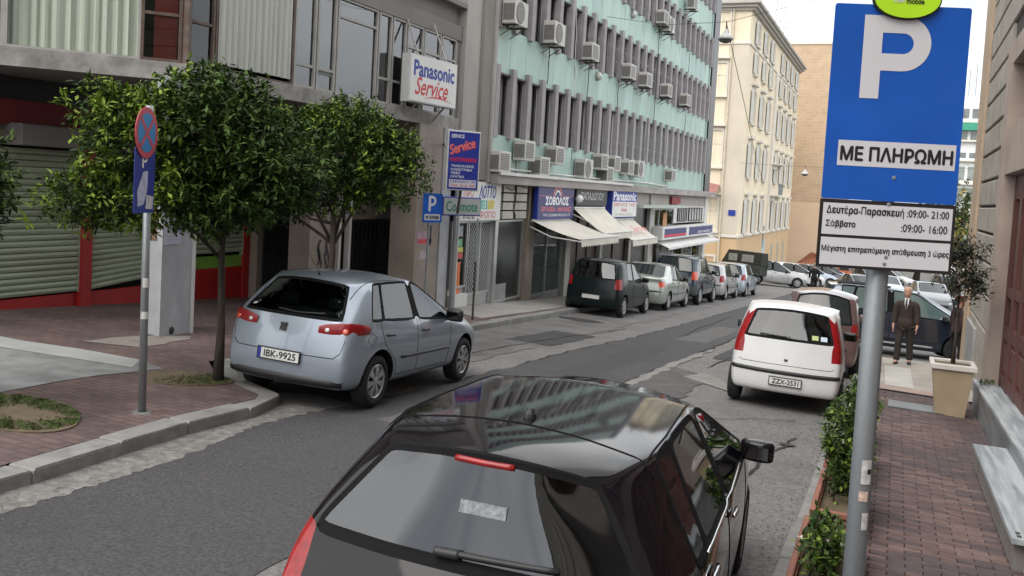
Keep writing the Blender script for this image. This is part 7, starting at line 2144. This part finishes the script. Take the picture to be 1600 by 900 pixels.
M_skin = mat("skin", (.50, .27, .20), .55, .1, 8)
M_hairw = mat("white_hair", (.55, .50, .46), .8, .15, 20)
def person(loc, yaw, label, H=1.72, jacket=(.045, .034, .028), trousers=(.030, .026, .024), shirt=(.6, .6, .58), hair=M_hairw, face=True, stride=.10, bald=True, detail=2, elbow=.06):
    x, y = loc; WMODE[0] = False
    e = empty("person", (x, y, G(x, y) + loc_z(x, y)), label, "person", rot=(0, 0, yaw))
    s_ = H / 1.75
    def P_(a, b, c_): return (a * s_, b * s_, c_ * s_)
    def nd(L_, p, r_):
        L_.append((*P_(*p), r_ * s_ if not isinstance(r_, tuple) else (r_[0] * s_, r_[1] * s_))); return len(L_) - 1
    # the body: hips, trunk, neck, head, arms with five-fingered hands, legs; +Y is the way the person faces
    N_ = []; E_ = []
    pel = nd(N_, (0, 0, .95), (.13, .10)); ab = nd(N_, (0, 0, 1.12), (.125, .09)); ch = nd(N_, (0, .0, 1.28), (.115, .08)); nk0 = nd(N_, (0, -.005, 1.43), .062); nk = nd(N_, (0, .005, 1.50), .056)
    E_ += [(pel, ab), (ab, ch), (ch, nk0), (nk0, nk)]
    for sg in (-1, 1):
        sh = nd(N_, (sg * .165, 0, 1.345), .042); el = nd(N_, (sg * (.235 + elbow * .3), -.02, 1.12), .042); wr = nd(N_, (sg * .245, .06, .88), .030); pm = nd(N_, (sg * .245, .075, .82), (.020, .040))
        E_ += [(ch, sh), (sh, el), (el, wr), (wr, pm)]
        for k, (ln, sp) in enumerate(((.070, .030), (.080, .010), (.074, -.010), (.060, -.028))):
            f0_ = nd(N_, (sg * .245, .075 + sp, .775), .0095); f1_ = nd(N_, (sg * .240, .078 + sp * 1.1, .775 - ln * .55), .0088); f2_ = nd(N_, (sg * .226, .082 + sp * 1.1, .775 - ln), .0075)
            E_ += [(pm, f0_), (f0_, f1_), (f1_, f2_)]
        t0_ = nd(N_, (sg * .235, .115, .815), .011); t1_ = nd(N_, (sg * .222, .135, .775), .009); E_ += [(pm, t0_), (t0_, t1_)]
        hp = nd(N_, (sg * .09, 0, .88), .085); kn = nd(N_, (sg * .105, stride * sg * .6 + .02, .50), .056); an = nd(N_, (sg * .12, stride * sg - .01, .09), .040); to = nd(N_, (sg * .135, stride * sg + .12, .035), (.036, .026))
        E_ += [(pel, hp), (hp, kn), (kn, an), (an, to)]
    skinned("body", N_, E_, M_skin, e, detail)
    # the head is shaped ring by ring: jaw, cheeks, brow, crown
    rings = [(1.475, .010, .050, .050), (1.505, .018, .052, .060), (1.525, .030, .056, .072), (1.555, .032, .066, .082), (1.585, .026, .078, .092), (1.62, .020, .082, .097), (1.66, .014, .082, .098), (1.70, .010, .072, .090), (1.725, .008, .052, .066), (1.738, .006, .016, .022)]
    n = 16; vs = []; fs = []
    for (z, cy_, rx_, ry_) in rings:
        for k in range(n):
            a = 2 * math.pi * k / n; X, Y = rx_ * math.cos(a), cy_ + ry_ * math.sin(a)
            front = max(0, math.sin(a)) ** 6
            if 1.60 < z < 1.64: Y -= .007 * front          # eye line
            if 1.54 < z < 1.60: Y += .004 * front
            vs.append(P_(X, Y, z))
    for j in range(len(rings) - 1):
        for k in range(n): fs.append((j * n + k, j * n + (k + 1) % n, (j + 1) * n + (k + 1) % n, (j + 1) * n + k))
    fs.append(tuple((len(rings) - 1) * n + k for k in range(n)))
    hd = meshobj("head", vs, fs, M_skin, e, smooth=True)
    # hair: fringe round the back and sides, over the top too unless balding
    vs = []; fs = []; hr = []
    for (z, cy_, rx_, ry_) in rings[3:]:
        row = []
        for k in range(n):
            a = 2 * math.pi * k / n; g = 1.12 + .03 * math.sin(k * 5)
            vs.append(P_(rx_ * g * math.cos(a), cy_ + ry_ * g * math.sin(a) - .004, z + .006)); row.append(len(vs) - 1)
        hr.append(row)
    for j in range(len(hr) - 1):
        for k in range(n):
            a = (k + .5) / n * 360; frontal = 35 < a < 145; zz = rings[3 + j][0]
            if frontal and zz < (1.70 if not bald else 1.8): continue
            if bald and zz > 1.70: continue
            if zz < 1.58 and not (190 < a < 350): continue
            fs.append((hr[j][k], hr[j][(k + 1) % n], hr[j + 1][(k + 1) % n], hr[j + 1][k]))
    meshobj("hair", vs, fs, hair, hd, smooth=True)
    mj = mat("jacket_%d" % int(jacket[0] * 10000), jacket, .9, .25, 6, bump=.4, bscale=12)
    nj = []; ej = []
    a = nd(nj, (0, 0, .74), (.205, .15)); b = nd(nj, (0, 0, .98), (.20, .15)); c_ = nd(nj, (0, .0, 1.15), (.195, .145)); d = nd(nj, (0, .0, 1.31), (.185, .13)); f = nd(nj, (0, -.01, 1.42), (.115, .085)); g = nd(nj, (0, -.015, 1.47), (.07, .062))
    ej += [(a, b), (b, c_), (c_, d), (d, f), (f, g)]
    for sg in (-1, 1):
        s0 = nd(nj, (sg * .10, -.005, 1.385), .088); sh = nd(nj, (sg * .185, 0, 1.355), .088); el = nd(nj, (sg * (.235 + elbow * .3), -.015, 1.12), .076); wr = nd(nj, (sg * .240, .05, .88), .060)
        ej += [(d, s0), (s0, sh), (sh, el), (el, wr)]
    skinned("jacket", nj, ej, mj, e, detail, root=2)
    mt_ = mat("trousers_%d" % int(trousers[0] * 10000), trousers, .9, .25, 6, bump=.3, bscale=12)
    nt_ = []; et = []
    a = nd(nt_, (0, 0, .93), (.16, .125))
    for sg in (-1, 1):
        hp = nd(nt_, (sg * .09, 0, .82), .105); kn = nd(nt_, (sg * .108, stride * sg * .6 + .02, .50), .082); sn = nd(nt_, (sg * .118, stride * sg * .85, .25), .076); an = nd(nt_, (sg * .122, stride * sg + .0, .065), .078)
        et += [(a, hp), (hp, kn), (kn, sn), (sn, an)]
    skinned("trousers", nt_, et, mt_, e, detail)
    for sg in (-1, 1):
        skinned("shoe", [(*P_(sg * .12, stride * sg - .05, .04), .050 * s_), (*P_(sg * .13, stride * sg + .06, .035), (.052 * s_, .038 * s_)), (*P_(sg * .138, stride * sg + .18, .025), (.042 * s_, .028 * s_))], [(0, 1), (1, 2)], mat("shoe_leather", (.02, .015, .012), .4, .2), e, 1)
    if face:
        for sg in (-1, 1):
            mb = MB(); mb.lathe([(.001, .006), (.008, .004), (.012, -.002)], 8, Matrix.Translation(P_(sg * .030, .105, 1.628)) @ Matrix.Rotation(R(-90), 4, 'X')); mb.build("eye", M_black, hd)
            c0 = Vector(P_(sg * .076, .012, 1.60)); mb = MB(); mb.box(-.006, .006, -.018, .014, -.030, .030, M=Matrix.Translation(c0) @ Matrix.Rotation(R(-14), 4, 'X'), bev=.005); mb.build("ear", M_skin, hd)
            mb = MB(); mb.box(min(sg * .016, sg * .044), max(sg * .016, sg * .044), .102, .108, 0, .007, M=Matrix.Translation((0, 0, 1.648 * s_))); mb.build("eyebrow", hair, hd)
        mb = MB(); mb._add([P_(*q) for q in ((0, .108, 1.635), (-.016, .112, 1.582), (.016, .112, 1.582), (0, .134, 1.588))], [(0, 1, 3), (0, 3, 2), (1, 2, 3)]); mb.build("nose", M_skin, hd, smooth=False)
        mb = MB(); mb.box(-.024, .024, .100, .112, 1.548 * s_, 1.556 * s_); mb.build("mouth", mat("lips", (.30, .10, .09), .6), hd)
        mb = MB(); mb._add([P_(*q) for q in ((-.050, .078, 1.49), (.050, .078, 1.49), (.042, .128, 1.36), (0, .142, 1.22), (-.042, .128, 1.36))], [(0, 1, 2, 3, 4)]); mb.build("shirt", mat("shirt_white", shirt, .8, .08), e)
        mb = MB(); mb._add([P_(*q) for q in ((-.013, .090, 1.475), (.013, .090, 1.475), (.020, .138, 1.34), (0, .152, 1.22), (-.020, .138, 1.34))], [(0, 1, 2, 3, 4)]); mb.build("tie", mat("dark_tie", (.02, .02, .03), .7), e)
    WMODE[0] = True
    return e
def loc_z(x, y): return PH + .01 if (x > KX and y < 23) else .005
person((.25, 21.7), R(180) - .12, "old man with thin white hair, brown jacket and dark tie walking towards the camera", H=1.70, jacket=(.042, .030, .024), trousers=(.034, .027, .025), stride=.12, detail=2, elbow=-.02)
person((1.30, 22.3), R(-70), "person in a dark brown coat half hidden behind the potted tree's trunk", H=1.62, jacket=(.038, .022, .022), trousers=(.012, .011, .012), face=True, bald=False, hair=mat("dark_red_hair", (.10, .035, .025), .8), elbow=.12)
person((-4.45, 56.5), .15, "grey-haired man in a black jacket far off in the road, seen from behind", H=1.78, jacket=(.010, .010, .014), trousers=(.012, .012, .016), face=False, bald=False, hair=mat("grey_hair", (.25, .24, .23), .8), detail=1)

# ================================================================ army vehicle and other leftovers
def jeep():
    WMODE[0] = False
    x, y = -9.3, 59.5
    hx = Vector((-1, .15, 0)); hx = (hx - GN * hx.dot(GN)).normalized(); hy = GN.cross(hx)
    e = empty("army_vehicle", (x, y, G(x, y) + .02), "dark olive army vehicle with a canvas top by the corner of the cream building", "army car", rot=Matrix((hx, hy, GN)).transposed())
    mb = MB(); mb.box(-1.6, 1.0, -.85, .85, .55, 1.15, bev=.05); mb.box(1.0, 2.2, -.72, .72, .60, 1.08, bev=.06); mb.box(1.2, 2.15, -.9, -.70, .85, 1.0, bev=.03); mb.box(1.2, 2.15, .70, .9, .85, 1.0, bev=.03); mb.box(2.22, 2.36, -.85, .85, .5, .68)
    mb.build("body", P_olive, e)
    mb = MB(); prof = [(-1.62, 1.16), (-1.55, 1.98), (.55, 2.02), (.95, 1.16)]
    vs = [(a, -.80, b) for a, b in prof] + [(a, .80, b) for a, b in prof]
    vs = [(a, y_ * (.92 if b > 1.5 else 1), b) for a, y_, b in vs]
    mb._add(vs, [(0, 1, 2, 3), (7, 6, 5, 4), (0, 4, 5, 1), (1, 5, 6, 2), (2, 6, 7, 3), (3, 7, 4, 0)]); tp = mb.build("canvas_top", M_canvas, e)
    for sg in (-1, 1):
        for (a, b) in ((-1.1, -.35), (-.05, .50)):
            mb = MB(); mb.box(a, b, sg * .765, sg * .785, 1.35, 1.80); mb.build("side_window", mat("dusty_window", (.22, .22, .19), .3, .3, 4), tp)
    mb = MB(); mb._add([(.93, -.68, 1.25), (.93, .68, 1.25), (.62, .62, 1.9), (.62, -.62, 1.9)], [(0, 1, 2, 3)]); mb.build("windscreen", M_cglass, e)
    ty, ri, bk = wheel_meshes(.38, .22, 'cap')
    for (wx, sg) in ((-1.0, -1), (-1.0, 1), (1.65, -1), (1.65, 1)):
        T = Matrix.Translation((wx, sg * .72, .38)) @ Matrix.Rotation(math.pi if sg > 0 else 0, 4, 'Z')
        o = meshobj("wheel", [T @ v for v in ty.v], ty.f, M_tyre, e, smooth=True); meshobj("rim", [T @ v for v in ri.v], ri.f, P_olive, o)
    WMODE[0] = True
WMODE[0] = False
fleet()
WMODE[0] = True
jeep()
